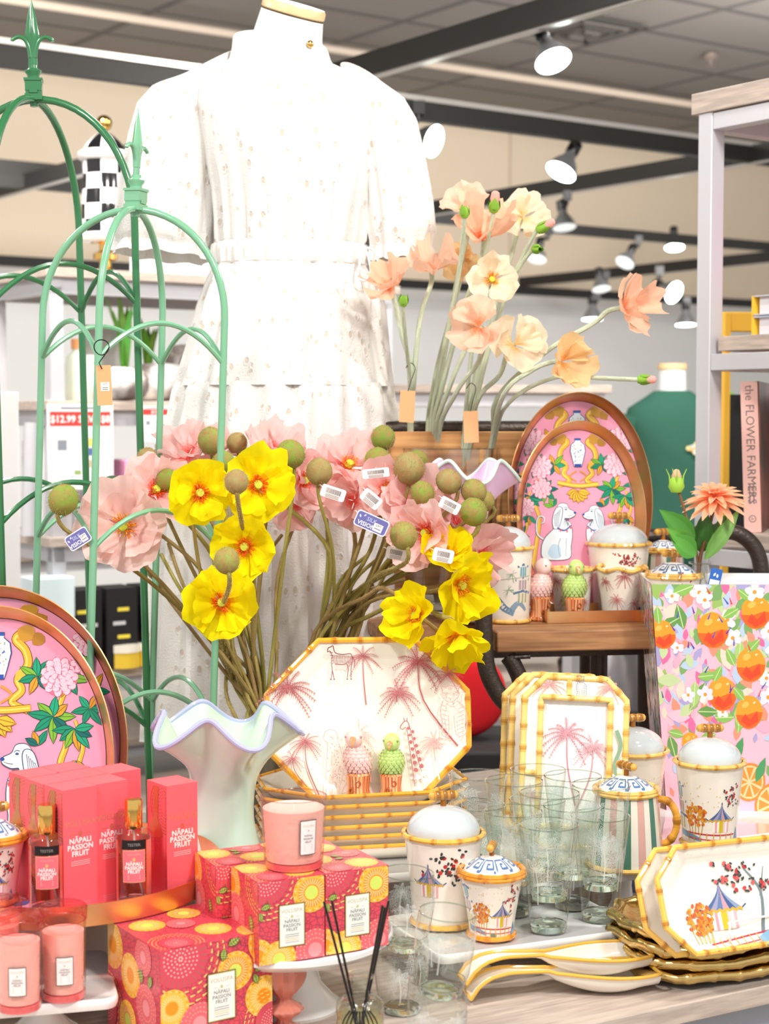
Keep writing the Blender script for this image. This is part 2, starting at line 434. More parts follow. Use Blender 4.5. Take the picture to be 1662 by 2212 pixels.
def autumn(p, x, y, s, g):
    for i in range(5):
        p.stroke([(x + (i - 2) * s * .12, y), (x + (i - 2) * s * .16, y + s * .5)], s * .03, (.80, .66, .15))
    for i in range(90):
        a = g.uniform(0, 2 * pi); r = s * .38 * math.sqrt(g.random())
        p.ell(x + cos(a) * r * 1.15, y + s * .62 + sin(a) * r, s * .065, s * .045, g.choice([(.92, .58, .15), (.88, .5, .12), (.85, .65, .2), (.80, .38, .15)]), g.uniform(0, 3), 6)
def tower(p, x, y, s):
    for k in range(3):
        yy = y + k * s * .5; w = s * (.26 - .05 * k)
        p.fill(rect(x - w, yy, x + w, yy + s * .36), [(.95, .9, .72), (.95, .78, .78), (.72, .84, .86)][k], s * .15)
        for q in (-.7, 0, .7): p.stroke([(x + q * w, yy), (x + q * w, yy + s * .36)], s * .05, (.45, .65, .72))
        p.stroke([(x - w * 1.7, yy + s * .36), (x, yy + s * .45), (x + w * 1.7, yy + s * .36)], s * .09, (.38, .5, .66))
def scene_art(p, s, g, x0=0.0):
    """garden pavilion scene; s about body height"""
    p.stroke([(x0 - .55 * s, .2 * s), (x0 - .3 * s, .17 * s), (x0 - .1 * s, .13 * s)], .1 * s, (.45, .62, .75), .05 * s, 4)
    tower(p, x0 - .52 * s, .26 * s, .42 * s)
    pagoda(p, x0 + .22 * s, .24 * s, .34 * s); autumn(p, x0 - .2 * s, .2 * s, .42 * s, g)
    p.stroke([(x0 - .36 * s, .22 * s), (x0 + .5 * s, .2 * s)], .018 * s, (.8, .2, .25)); p.stroke([(x0 - .36 * s, .15 * s), (x0 + .5 * s, .13 * s)], .014 * s, (.85, .3, .35))
    for k in range(8): p.stroke([(x0 - .34 * s + k * .11 * s, .1 * s), (x0 - .34 * s + k * .11 * s, .23 * s)], .012 * s, (.86, .7, .3))
    p.ell(x0 + .05 * s, .11 * s, .07 * s, .035 * s, (.45, .52, .45), 0, 9, .25)
    p.fill([(x0 + .5 * s, .08 * s), (x0 + .56 * s, .3 * s), (x0 + .66 * s, .1 * s)], (.45, .62, .8))
    blossom(p, x0 + .42 * s, .74 * s, .32 * s, g, 16, (.8, 1.2))
    for k in range(22): p.ell(x0 + g.uniform(-.45, .2) * s, g.uniform(.6, .9) * s, .008 * s, .008 * s, (.85, .75, .4), 0, 5)
def greek_key(p, r, v0, h, n, w=.0018, col=(.36, .50, .68)):
    n = 9; w = r * .075; L = 2 * pi * r / n; q = h * 1.25
    p.step = .002
    for i in range(n):
        x = i * L
        p.stroke([(x, v0), (x, v0 + q), (x + L * .78, v0 + q), (x + L * .78, v0 + q * .22), (x + L * .36, v0 + q * .22), (x + L * .36, v0 + q * .6), (x + L * .56, v0 + q * .6)], w, col)
        p.stroke([(x + L * .78, v0), (x + L, v0)], w, col)
# ------------------------------------------------------------------ the shop
YAW = R(35.5); EU = V((cos(YAW), sin(YAW), 0)); EV = V((-sin(YAW), cos(YAW), 0))
def grid_mat(name, c1, c2, w, h, mort, rough=.8):
    m = bpy.data.materials.new(name); m.use_nodes = True; nt = m.node_tree; N = nt.nodes; L = nt.links
    tc = N.new('ShaderNodeTexCoord'); br = N.new('ShaderNodeTexBrick'); br.offset = 0
    br.inputs['Color1'].default_value = (*srgb(*c1), 1); br.inputs['Color2'].default_value = (*srgb(*[k * .97 for k in c1]), 1)
    br.inputs['Mortar'].default_value = (*srgb(*c2), 1); br.inputs['Scale'].default_value = 1
    br.inputs['Brick Width'].default_value = w; br.inputs['Row Height'].default_value = h; br.inputs['Mortar Size'].default_value = mort
    L.new(tc.outputs['Object'], br.inputs[0]); L.new(br.outputs[0], N['Principled BSDF'].inputs['Base Color'])
    N['Principled BSDF'].inputs['Roughness'].default_value = rough; return m
def slab(name, loc, size, m, rz=YAW):
    b = MB(); b.box((0, 0, 0), size); o = struct(name, b, m); o.location = loc; o.rotation_euler = (0, 0, rz); return o
slab('floor', (1, 8, -.05), (24, 24, .1), mat('floor_vinyl', (.72, .68, .64), .45, noisecol=(3, (.66, .62, .58), (1, 8, 1))))
slab('ceiling', (3, 12.5, 4.25), (22, 17, .1), grid_mat('ceiling_tile', (.50, .48, .465), (.36, .345, .34), 1.5, .74, .035))
WO = W(0, 105, 1.0) - CAM; WO = CAM + WO * (2.65 / WO.z) ; WO.z = 0
wm = WO + EU * 5
beige = mat('beige_wall', (.90, .835, .745), .8); palew = mat('pale_wall', (.90, .905, .905), .8)
o = slab('wall_back', (*(wm + EV * .1).xy, 1.32), (26, .2, 2.64), palew)
o = slab('wall_fascia', (*(wm + EV * .07).xy, 3.42), (26, .2, 1.56), beige)
for i, t in enumerate((-3.2, -.55, 2.1, 4.75, 7.4, 10.0)):
    slab('trim_%d' % (i + 1), (*(WO + EU * t - EV * .034).xy, 3.42), (.02, .012, 1.54), mat('panel_seam', (.80, .74, .66), .8))
m_track = mat('track_black', (.16, .155, .15), .45, metal=.3); m_strip = mat('track_strip', (.80, .78, .76), .3, metal=.7)
def track(px, py, z, along, a, b, label, w=.05, h=.085, strip=True):
    r = W(px, py, 1.0) - CAM; P = CAM + r * ((z - CAM.z) / r.z); D = EU if along == 'u' else EV
    t = thing('lighting_track', label, 'lighting track', P + D * (a + b) / 2, YAW if along == 'u' else YAW + pi / 2, 'black ceiling lighting tracks')
    m = MB(); m.box((0, 0, 0), (b - a, w, h)); m.build('rail', m_track, t)
    if strip:
        m = MB(); m.box((0, -w / 2 - .004 if along == 'u' else 0, h / 2 if along == 'u' else -h / 2 - .004), (b - a, .008 if along == 'u' else w * .6, .022 if along == 'u' else .008)); m.build('metal_edge', m_strip, t)
    return P
track(860, 232, 2.87, 'u', -4, 7.5, 'long black lighting track just under the dark tiled ceiling', .05, .09)
track(1000, 82, 2.87, 'v', -1.7, 1.2, 'black lighting track running up to the top edge above the dress', .06, .085)
track(1300, 388, 2.87, 'v', -5.2, 3, 'brown-black lighting track crossing the beige wall behind the peach poppies')
track(1242, 497, 2.87, 'u', -6, 5, 'black lighting track under the crossing one, behind the round lamps', .05, .07, False)
track(1300, 592, 2.75, 'v', -7, 2.0, 'lowest crossing lighting track above the single peach poppy')
track(1380, 642, 2.6, 'u', -8, 5, 'lowest lighting track along the join of beige and white wall', .05, .07, False)
track(130, 372, 2.95, 'u', -4, 2.2, 'lighting track behind the dark green obelisk arch', .05, .08, False)
track(150, 368, 2.87, 'v', -2.5, 1.5, 'lighting track slanting behind the checkered canister')
b = MB(); r = W(700, 103, 1) - CAM; P = CAM + r * (2.45 / r.z); b.tube([P - EU * 4, P + EU * 8], .028, 10)
tag(b.build('conduit_pipe', mat('conduit', (.78, .72, .66), .4)), 'pale conduit pipe slung under the dark ceiling tiles', 'pipe')
# air vent and sprinkler in the ceiling
P = W(1262, 62, 1) - CAM; P = CAM + P * (2.63 / P.z)
t = thing('ceiling_vent', 'dark square air vent in the ceiling tiles beside the brightest lamp', 'vent', P, YAW)
for k, s_ in enumerate((.58, .44, .30, .16)):
    b = MB(); z = -.01 - .012 * k
    for i in range(4):
        a = i * pi / 2; b.box((cos(a) * s_ / 2, sin(a) * s_ / 2, z), (.03 if i % 2 == 0 else s_ + .03, s_ + .03 if i % 2 == 0 else .03, .012))
    b.build('louvre', mat('vent_metal%d' % (k % 2), (.30, .29, .28) if k % 2 == 0 else (.42, .40, .39), .6), t)
P = W(1536, 122, 1) - CAM; P = CAM + P * (2.62 / P.z); b = MB(); b.lathe([(0, .02), (.05, .02), (.05, 0), (.03, -.02), (.012, -.03), (.012, -.06), (.035, -.07), (0, -.075)], 16)
o = b.build('sprinkler', mat('sprinkler_metal', (.62, .56, .53), .3, metal=.5)); o.location = P; tag(o, 'small round sprinkler head on the ceiling near the grey shelf', 'sprinkler')
# spot lamps
def lamp(px, py, d, tx, ty, dirv, r, label, on=True):
    C = W(px, py, d); D = V(dirv).normalized(); T = W(tx, ty, d)
    t = thing('track_spotlight', label, 'spotlight', T, 0, 'spotlights on the ceiling tracks')
    Q = D.to_track_quat('-Z', 'Y').to_matrix().to_4x4(); M = Matrix.Translation(C - T) @ Q
    m = MB(); m.lathe([(r * 1.0, 0), (r * .98, r * .12), (r * .75, r * .7), (r * .42, r * 1.15), (r * .36, r * 1.5), (0, r * 1.52)], 24, 0, None, M=M); hs_ = m.build('housing', mat('lamp_shell', (.62, .63, .64), .3, metal=.7), t)
    m = MB(); m.lathe([(0, -r * .1), (r * .6, -r * .06), (r * .97, 0.0), (r * .97, r * .03)], 24, 0, None, M=M); m.build('lens', m_lampon if on else mat('lamp_dim', (.93, .95, .95), .2, emit=.8), hs_)
    m = MB(); m.lathe([(0, r * 1.4), (r * .3, r * 1.4), (r * .42, r * 1.55), (r * .42, r * 2.3), (0, r * 2.4)], 14, 0, None, M=M); m.build('socket', m_black, t)
    e = (C - T) - D * r * 2.2
    m = MB(); m.tube([(0, 0, 0), (0, 0, -r * .5), e + V((0, 0, r * .2)), e], r * .16, 8); m.box((0, 0, r * .2), (r * .7, r * .5, r * .8)); m.build('arm', m_black, t)
lamp(1196, 132, 5.6, 1160, 36, (.25, -.45, -.8), .064, 'brightest spotlight, hanging by the air vent at the top')
lamp(938, 305, 7.15, 905, 240, (.75, -.5, -.3), .072, 'glowing spotlight half hidden by the right sleeve of the dress')
lamp(1212, 372, 7.8, 1245, 300, (-.45, -.35, -.8), .075, 'tilted spotlight hanging over the peach poppies', True)
lamp(1220, 492, 9.3, 1226, 428, (.1, -.25, -.95), .068, 'dim spotlight right beside a pink poppy bud', False)
lamp(1160, 560, 11.5, 1185, 505, (-.2, -.4, -.9), .07, 'dim spotlight just left of the green poppy buds', False)
lamp(1350, 568, 11.8, 1380, 522, (-.4, -.4, -.7), .07, 'dim spotlight above the single peach poppy', False)
lamp(1457, 632, 12.2, 1425, 590, (.5, -.6, -.35), .085, 'bright round spotlight between single poppy and grey shelf post')
lamp(1280, 690, 12.5, 1290, 645, (0, -.1, -1), .075, 'small downlight lamp just left of the single peach poppy')
lamp(1482, 702, 12.5, 1484, 655, (0, -.1, -1), .075, 'small downlight lamp touching the grey shelf post')
lamp(1458, 535, 14, 1460, 528, (0, -.3, -.9), .08, 'tiny lit lamp on the upper far track by the shelf post')
lamp(1300, 625, 12, 1310, 598, (.1, -.3, -.9), .07, 'dim lamp right behind the top of the single peach poppy', False)

# ------------------------------------------------------------------ background display shelves
def shelf_unit(P0, lu, lv, levels, label, zt=.03, post=.045, yaw=YAW, posts_u=(0, 1)):
    t = thing('shelf_unit', label, 'shelf', (P0.x, P0.y, 0), yaw)
    top = max(levels)
    for a in posts_u:
        for c in (0, 1):
            m = MB(); m.box((a * lu + (.5 - a) * post, c * lv + (.5 - c) * post, (top - zt - .03) / 2), (post, post, top - zt - .03)); m.build('post', m_silver, t)
    for z in levels:
        m = MB(); m.box((lu / 2, lv / 2, z - zt / 2), (lu + .04, lv + .04, zt)); m.build('shelf_board', m_greywood, t, bevel=.002)
        m = MB()
        for c in (0, 1): m.box((lu / 2, c * lv + (.5 - c) * post, z - zt - .025), (lu, post * .8, .05))
        for a in (0, 1): m.box((a * lu + (.5 - a) * post, lv / 2, z - zt - .025), (post * .8, lv, .05))
        m.build('rail', m_silver, t)
    return t
SP = W(107, 577, 5.2)
def RU(px, v, P0=SP, eu=EU, ev=EV):
    """point on the ray of column px in the vertical plane at depth v behind the unit's front"""
    dx = (px - CX) / FPX; o = P0 + ev * v
    # o + t eu = s*(dx,1)
    det = eu.x * -1 + eu.y * dx; t = (o.x - dx * o.y) / det
    q = o + eu * t; return V((q.x, q.y, 0))
shelf_unit(SP, 1.32, .5, [SP.z, 1.60, 1.17, .74, .25], 'grey and white display shelf behind the green obelisks')
def bx(name, px, z, v, dims, m, label, cat, group=None, P0=SP, rz=YAW, bev=.004, eu=EU, ev=EV):
    p = RU(px, v, P0, eu, ev); b = MB(); b.box((0, 0, dims[2] / 2), dims); o = b.build(name, m, bevel=bev); o.location = (p.x, p.y, z); o.rotation_euler = (0, 0, rz)
    return tag(o, label, cat, group)
# checkered canister standing on the shelf top
p = RU(232, .22); t = thing('checkered_canister', 'black and white checkered canister with gold ball knob on the shelf', 'canister', (p.x, p.y, SP.z), 0)
CH = lambda i, j: ((.07, .07, .08) if (i // 4 + j // 6) % 2 else (.97, .97, .98))
def chk(zs, rs, name, M_=None):
    b = MB(); prof = [(r, z) for r, z in zip(rs, zs)]; b.lathe(prof, 48, 0, ringcol=lambda i, j: CH(i, j)); return b.build(name, m_paint, t)
b = MB(); b.lathe([(0, 0), (.035, 0), (.03, .02), (.02, .03), (.02, .05), (.04, .055), (.04, .075), (.02, .085), (.02, .105), (.05, .115)], 24); b.build('gold_foot', m_brass, t)
chk([.135 + .0125 * k for k in range(21)], [.075 + .004 * sin(k * .3) for k in range(21)], 'canister_body')
b = MB(); b.lathe([(.05, .112), (.085, .118), (.092, .128), (.085, .138), (.076, .142)], 32); b.lathe([(.076, .38), (.088, .388), (.092, .40), (.084, .41), (.07, .415)], 32); b.build('white_rim', m_cerw, t)
chk([.412, .43, .445, .46, .472, .48], [.072, .064, .052, .036, .02, .0], 'dome_lid')
b = MB(); b.ball((0, 0, .505), .027, 16); b.lathe([(.014, .475), (.01, .485)], 12); b.build('gold_ball', m_brass, t)
for i, (px, w_, h_) in enumerate(((330, .11, .16), (372, .1, .13), (410, .12, .18), (448, .1, .15))):
    bx('gift_box', px, SP.z, .12 + .03 * i, (w_, .1, h_ * .55), m_white, ['white box on the shelf top nearest the obelisk finial', 'low white box second from the obelisk on the shelf top', 'taller white box on the shelf top near the sleeve', 'white box partly behind the dress on the shelf top'][i], 'box', 'white boxes on the shelf top')
# upper shelf goods
bx('photo_panel', 222, 1.60, .34, (.16, .02, .26), mat('grey_card', (.80, .79, .77), .6), 'pale grey panel standing at back of the upper shelf', 'panel')
for i, (px, h_, c, lab) in enumerate(((168, .20, (.93, .96, .88), 'pale bottle with orange cap on the upper shelf'), (196, .15, (.95, .93, .90), 'short white jar beside the orange-capped bottle'))):
    p = RU(px, .1); t = thing('bottle', lab, 'bottle', (p.x, p.y, 1.60)); b = MB(); b.lathe([(0, 0), (.035, 0), (.038, .01), (.038, h_ * .6), (.03, h_ * .72), (.014, h_ * .8), (.014, h_ * .86)], 20); b.build('bottle_body', mat('bottle%d' % i, c, .3), t)
    b = MB(); b.lathe([(.018, h_ * .84), (.018, h_), (0, h_)], 16); b.build('cap', mat('cap%d' % i, (.95, .65, .42) if i == 0 else (.9, .9, .9), .4), t)
b = MB(); b.box((0, 0, .03), (.26, .1, .06)); o = b.build('wooden_tray', m_pine, bevel=.01); p = RU(190, -.0); o.location = (*RU(168, .06).xy, 1.45); bpy.data.objects.remove(o)
def plant(px, z, v, h, n, label, seed, col=(.42, .66, .22)):
    g = random.Random(seed); p = RU(px, v); t = thing('potted_plant', label, 'plant', (p.x, p.y, z))
    b = MB(); b.lathe([(0, 0), (.045, 0), (.06, .09), (.054, .09), (.05, .075), (0, .075)], 20); b.build('pot', m_cerw, t)
    for i in range(n):
        a = g.uniform(0, 2 * pi); L = h * g.uniform(.7, 1.05); lean = g.uniform(.08, .35); rs = []
        for k in range(7):
            q = k / 6; w = .017 * sin(pi * min(q * .85 + .12, 1)); x = lean * L * q * q
            c = V((x * cos(a), x * sin(a), .08 + L * q)); sd = V((-sin(a), cos(a), 0)) * w
            rs.append([c - sd, c + V((cos(a), sin(a), 0)) * w * .3, c + sd])
        b = MB(); b.rings(rs, 0, tuple(min(1, k + g.uniform(-.06, .1)) for k in col), False); o = b.build('leaf', m_fab, t)
plant(272, 1.60, .14, .27, 9, 'leafy green potted plant behind the light obelisk on the shelf', 3)
plant(322, 1.60, .3, .24, 7, 'second green plant farther back on the upper shelf', 9)
g = random.Random(4)
m_marble = mat('elephant_print', (.97, .96, .95), .8, noisecol=(11, (.52, .47, .45), (1, 1, 1)))
for i, (px, w_, h_) in enumerate(((262, .20, .11), (352, .22, .13), (400, .16, .20))):
    p = RU(px, .02 + .12 * i); b = MB(); 
    rs = []
    for k in range(9):
        a = -pi / 2 + pi * k / 8; rs.append([V((cos(2 * pi * j / 20) * w_ / 2 * max(cos(a), .02) ** .4, cos(a) * .06 * sin(2 * pi * j / 20), h_ / 2 + sin(a) * h_ / 2)) for j in range(20)])
    b.rings(rs, caps=(True, True)); o = b.build('patterned_cushion', m_marble, ); o.location = (p.x, p.y, 1.60); o.rotation_euler = (0, 0, YAW)
    tag(o, ['grey and white printed cushion seen behind the kraft tag', 'grey and white printed cushion between obelisk legs', 'printed cushion half behind the dress skirt'][i], 'cushion', 'printed cushions on the shelf')
def decor_ball(px, z, v, r, col, label):
    p = RU(px, v); b = MB(); b.lathe([(0, 0), (r * .5, 0), (r * .4, r * .3), (r * .9, r * .9), (r, r * 1.5), (r * .75, r * 2.2), (r * .3, r * 2.6), (0, r * 2.65)], 20); o = b.build('vase_ornament', mat('orn' + label[:8], col, .4)); o.location = (p.x, p.y, z); tag(o, label, 'ornament')
decor_ball(238, 1.6, .25, .035, (.86, .80, .74), 'beige rounded ornament behind the front obelisk leg')
decor_ball(305, 1.6, .4, .05, (.84, .77, .70), 'tan ornament at the back of the upper shelf')
decor_ball(425, 1.6, .2, .07, (.45, .40, .38), 'dark ornament tucked behind the dress on the upper shelf')
# sale signs
def sign(px, py, d, w_, h_, label, band, txt, rz):
    d = RU(px, -.03).y; P = W(px, py, d); hw_ = w_ * 331; w_ = (RU(px + hw_, -.03) - RU(px - hw_, -.03)).length; P.z -= .0; t = thing('sale_sign', label, 'sign', P, rz); b = MB(); b.box((0, 0, 0), (w_, .004, h_), 0, (.96, .96, .96)); pt = Paint(b, lambda u, v, h: V((u, -.002 - h, v)), 0, 2e-4, 2e-5)
    pt.fill(rect(-w_ * .46, h_ * .24, w_ * .46, h_ * .41), (.93, .26, .24))
    pt.text(txt, 0, h_ * .285, h_ * (.115 if len(txt) > 8 else .125), (1, 1, 1), .02)
    pt.stroke([(-w_ * .3, h_ * .45), (w_ * .3, h_ * .45)], h_ * .025, (.5, .52, .55))
    for (x, y, a, c_, e) in ((-.28, .02, .14, .12, (.55, .58, .62)), (.14, .05, .17, .1, (.92, .84, .45)), (.16, -.06, .2, .09, (.35, .45, .68)), (.16, -.2, .2, .09, (.80, .72, .6)), (-.05, -.3, .1, .05, (.6, .7, .45))):
        pt.fill(rect((x - a / 2) * w_, y * h_ - c_ * h_ / 2, (x + a / 2) * w_, y * h_ + c_ * h_ / 2), e)
    b.build('sign_card', m_print, t); return t
sign(174, 965, 4.9, .215, .27, 'white sale sign with red price band reading $12.99', 1, '$12.99 SAVE $8', YAW)
sign(338, 915, 5.1, .10, .115, 'small white sale sign with red band left of the dress', 1, '$12.99', YAW)
# middle and lower shelf goods
cols = [((.30, .36, .55), 'dark blue'), ((.95, .62, .78), 'pink'), ((.85, .86, .88), 'pale grey'), ((.25, .30, .48), 'navy'), ((.93, .93, .93), 'white')]
for i, (px, c, h_, lab) in enumerate(((262, 1, .24, 'bright pink upright box on the middle shelf'), (285, 0, .20, 'blue upright box beside the pink one on the middle shelf'), (312, 3, .16, 'navy box left of the dress on the middle shelf'), (150, 2, .22, 'pale grey box behind the sale sign'), (345, 4, .2, 'white upright box half behind the dress on the middle shelf'))):
    bx('upright_box', px, 1.17, .06 + .03 * i, (.05, .16, h_), mat('card' + cols[c][1], cols[c][0], .5), lab, 'box', 'upright boxes on the middle shelf')
bx('folded_blanket', 122, 1.17, .25, (.16, .2, .30), mat('knit', (.93, .92, .91), .9, noisecol=(30, (.78, .77, .78), (1, 1, 1))), 'white textured rolled blanket standing on the middle shelf', 'blanket')
bx('screen_box', 100, .92, -.02, (.14, .1, .13), mat('pale_blue', (.86, .93, .95), .4), 'pale blue-white box by the left leg of the light obelisk', 'box')
g = random.Random(8)
for i in range(11):
    px = 165 + i * 26; zz = .74; h_ = g.uniform(.10, .24) if i % 3 else .26
    o = bx('black_gift_box', px, zz, .03 + .05 * (i % 3), (g.uniform(.09, .13), .12, h_), m_blackm, ['black gift box with coloured print, number', 'x'][0], 'box', 'black gift boxes on the lower shelf')
    places = ['at the left end by the post', 'second from the left post', 'third along, behind the gold tray rim', 'behind the light obelisk front leg', 'just right of the light front leg', 'in the middle of the row', 'tall one with pink print', 'beside the tall pink printed one', 'left of the dark obelisk leg', 'behind the dark obelisk leg', 'at the dress edge']
    o['label'] = 'black gift box on the lower shelf, ' + places[i]
    me0 = o.data; lab_ = o['label']; b2 = MB(); dx_ = o.dimensions[0] or .11; b2.box((0, 0, h_ / 2), (.11, .12, h_), 0, (.13, .13, .135)); pt = Paint(b2, lambda u, v, h: V((u, -.0605 - h, v)), 0, 1e-4, 2e-5)
    c = [(.93, .85, .3), (.93, .5, .45), (.9, .9, .9)][i % 3]
    for k in range(4): pt.fill(rect(-.035 + g.uniform(0, .02), h_ * (.2 + .17 * k), .01 + g.uniform(0, .03), h_ * (.2 + .17 * k) + .012), c if k % 2 else (.8, .8, .8))
    nb = b2.build('black_gift_box', m_print); nb.location = o.location; nb.rotation_euler = o.rotation_euler; tag(nb, lab_, 'box', 'black gift boxes on the lower shelf'); bpy.data.objects.remove(o)
for i, (px, lab) in enumerate(((262, 'round yellow and cream tin below the shelf beside the gold tray'), (318, 'round cream tin low on the shelf near the dress hem'))):
    p = RU(px, .0); t = thing('round_tin', lab, 'tin', (p.x, p.y, .69 if 0 else .25)); b = MB(); b.lathe([(0, 0), (.055, 0), (.055, .05), (.057, .05), (.057, .075), (0, .078)], 28, ringcol=lambda a, j: (.92, .78, .25) if a < 2 else (.95, .93, .86)); o = b.build('tin_body', m_paint, t); t.location.z = .74; t.location -= EV * .0
g = random.Random(12)
t = None
shelf_unit(V((-1.55, 6.6, 0)), 1.9, .5, [1.0, .62, .2], 'low white shelf far behind, seen under the obelisk arches', yaw=YAW)
for i in range(9):
    p = V((-1.55, 6.6, 0)) + EU * (.15 + i * .19) + EV * .15; b = MB(); h_ = g.uniform(.12, .25); b.box((0, 0, h_ / 2), (.14, .12, h_))
    o = b.build('folded_stock', mat('stock%d' % (i % 4), [(.22, .32, .28), (.80, .82, .80), (.30, .42, .36), (.55, .58, .55)][i % 4], .8), bevel=.012); o.location = (*p.xy, .62); o.rotation_euler = (0, 0, YAW)
    tag(o, 'folded %s stock on the far low shelf, %s' % (['dark green', 'white', 'green', 'grey'][i % 4], ['at its near end', 'second in the row', 'third in the row', 'fourth in the row', 'middle of the row', 'sixth in the row', 'seventh in the row', 'eighth in the row', 'at its far end'][i]), 'stock', 'stock on the far low shelf')
# tall white panel at the left edge
bx('white_partition', -12, .0, -.35, (.14, .03, 1.62), mat('matt_white', (.93, .93, .93), .7), 'tall white panel at the left edge behind the obelisk', 'panel')
for i in range(4):
    p = RU(62 + 26 * i, .1); b = MB(); b.tube([(0, 0, 0), (.01, .02, .36)], .028, 12); o = b.build('paper_roll', mat('roll%d' % (i % 2), (.92, .92, .93) if i % 2 else (.80, .80, .82), .6)); o.location = (*p.xy, 1.17)
    tag(o, 'pale paper roll standing on the middle shelf, %s' % ['at far left', 'second from left', 'third from left', 'nearest the sale sign'][i], 'roll', 'paper rolls on the middle shelf')
# shelf behind the peach poppies with striped pots
P2 = W(865, 832, 6.3); P2 = P2 - EU * .2
YW2 = R(8); EU2 = V((cos(YW2), sin(YW2), 0)); EV2 = V((-sin(YW2), cos(YW2), 0))
shelf_unit(P2, .95, .4, [P2.z, 1.05, .55], 'grey shelf behind the peach poppy stems', yaw=YW2)
for i, (px, c, lab) in enumerate(((925, (.55, .15, .18), 'dark red bag hanging on the shelf behind the poppy stems'), (955, (.93, .93, .93), 'white upright book behind the poppy stems'), (1000, (.86, .80, .72), 'beige vase-shaped box behind the poppy stems'), (1045, (.88, .35, .38), 'red patterned pot behind the right poppy stems'), (1078, (.93, .92, .92), 'white box left of the small oval trays'))):
    p = RU(px, .15, P2, EU2, EV2); b = MB(); b.lathe([(0, 0), (.035, 0), (.055, .1), (.06, .2), (.05, .27), (.03, .31), (0, .31)], 18); o = b.build('shop_vase', mat('sv%d' % i, c, .5, noisecol=(14, (.95, .93, .92), (1, 1, .3)) if i == 3 else None)); o.location = (*p.xy, 1.3); o.location.z = 1.05
    o.scale = (1, 1, 1.45); tag(o, lab.replace('box', 'jar').replace('book', 'jar').replace('bag hanging', 'jar standing'), 'vase', 'jars behind the poppy stems')

# ------------------------------------------------------------------ green sweatshirt mannequin far right
def ringe(cx, cy, z, a, b, n=28, fold=0, k=7, ph=0, rot=0):
    out = []
    for j in range(n):
        t = 2 * pi * j / n; f = 1 + fold * sin(k * t + ph); x, y = a * cos(t) * f, b * sin(t) * f
        out.append(V((cx + x * cos(rot) - y * sin(rot), cy + x * sin(rot) + y * cos(rot), z)))
    return out
mp = W(1452, 900, 6.8); t = thing('clothed_mannequin', 'headless mannequin in dark green sweatshirt and black trousers', 'mannequin', (mp.x, mp.y, 0), R(10))
b = MB(); b.rings([ringe(0, 0, z, r, r) for z, r in ((1.62, .06), (1.70, .055), (1.74, .055))]); b.build('torso_form', m_white, t)
b = MB(); b.lathe([(0, 1.765), (.058, 1.765), (.06, 1.755), (.06, 1.742), (0, 1.74)], 24); b.build('neck_cap', mat('maple', (.93, .78, .58), .4), t)
m_swt = mat('green_fleece', (.17, .36, .30), .9)
b = MB(); b.rings([ringe(0, 0, z, a, bb, 32, .02 if z < 1.2 else .006, 5, z * 9) for z, a, bb in ((.93, .16, .115), (.95, .185, .13), (1.02, .20, .145), (1.1, .195, .14), (1.25, .185, .13), (1.4, .195, .13), (1.52, .205, .12), (1.585, .185, .11), (1.625, .12, .09), (1.655, .075, .068))], caps=(True, False)); b.build('sweatshirt', m_swt, t)
for s in (-1, 1):
    b = MB(); b.tube(smoothpath([(s * .17, 0, 1.54), (s * .225, -.01, 1.4), (s * .25, -.03, 1.2), (s * .24, -.08, 1.0), (s * .23, -.1, .93)], 4), lambda q: .062 - .02 * q, 14); b.build('sleeve', m_swt, t)
b = MB(); pt = Paint(b, lambda u, v, h: V((u, -.135 - h, v)), 0, .002, 1e-4)
g = random.Random(2)
for k in range(26): pt.ell(-.005 + g.uniform(-.0, .12), 1.42 + g.gauss(0, .012), .012, .01, g.choice([(.95, .93, .9), (.92, .7, .5), (.93, .85, .6), (.75, .85, .92)]), 0, 7)
b.build('embroidery', m_print, t)
for s in (-1, 1):
    b = MB(); b.rings([ringe(s * .08, 0, z, a, a * 1.1, 20) for z, a in ((.0, .08), (.4, .085), (.8, .1), (.96, .1))]); b.build('trouser_leg', m_blackm, t)
# monstera leaves behind
def monstera(px, py, d, s, label, rot):
    P = W(px, py, d); b = MB(); pt = Paint(b, lambda u, v, h: V((u, .12 * u * u / s + .02 * sin(v * 20) - h, v)), 0, 0, 1e-4)
    for k in range(9):
        a = rot + (k - 4) * .33; pt.stroke([(0, 0), (cos(a) * s * .5, sin(a) * s * .5 - .01), (cos(a) * s, sin(a) * s - .04)], s * .10, (.45, .72, .25) if k % 2 else (.36, .62, .22), s * .16, 4)
    t = thing('monstera_plant', label, 'plant', P, 0); b.build('leaf', m_fab, t); b = MB(); b.tube(smoothpath([(0, 0, 0), (-.03, .02, -.3), (-.02, 0, -P.z)], 5), .009, 8, 0, (.35, .5, .2)); b.build('stem', m_fab, t)
    b = MB(); b.lathe([(0, .0), (.10, 0), (.13, .25), (.12, .25), (.11, .22), (0, .22)], 20, M=Matrix.Translation((-.02, 0, -P.z))); b.build('pot', m_cerw, t)
monstera(1520, 950, 7.5, .28, 'bright green split leaf between shelf post and yellow frame', .1)
monstera(1355, 985, 7.8, .2, 'pale green leaf behind the sweatshirt mannequin', 2.6)

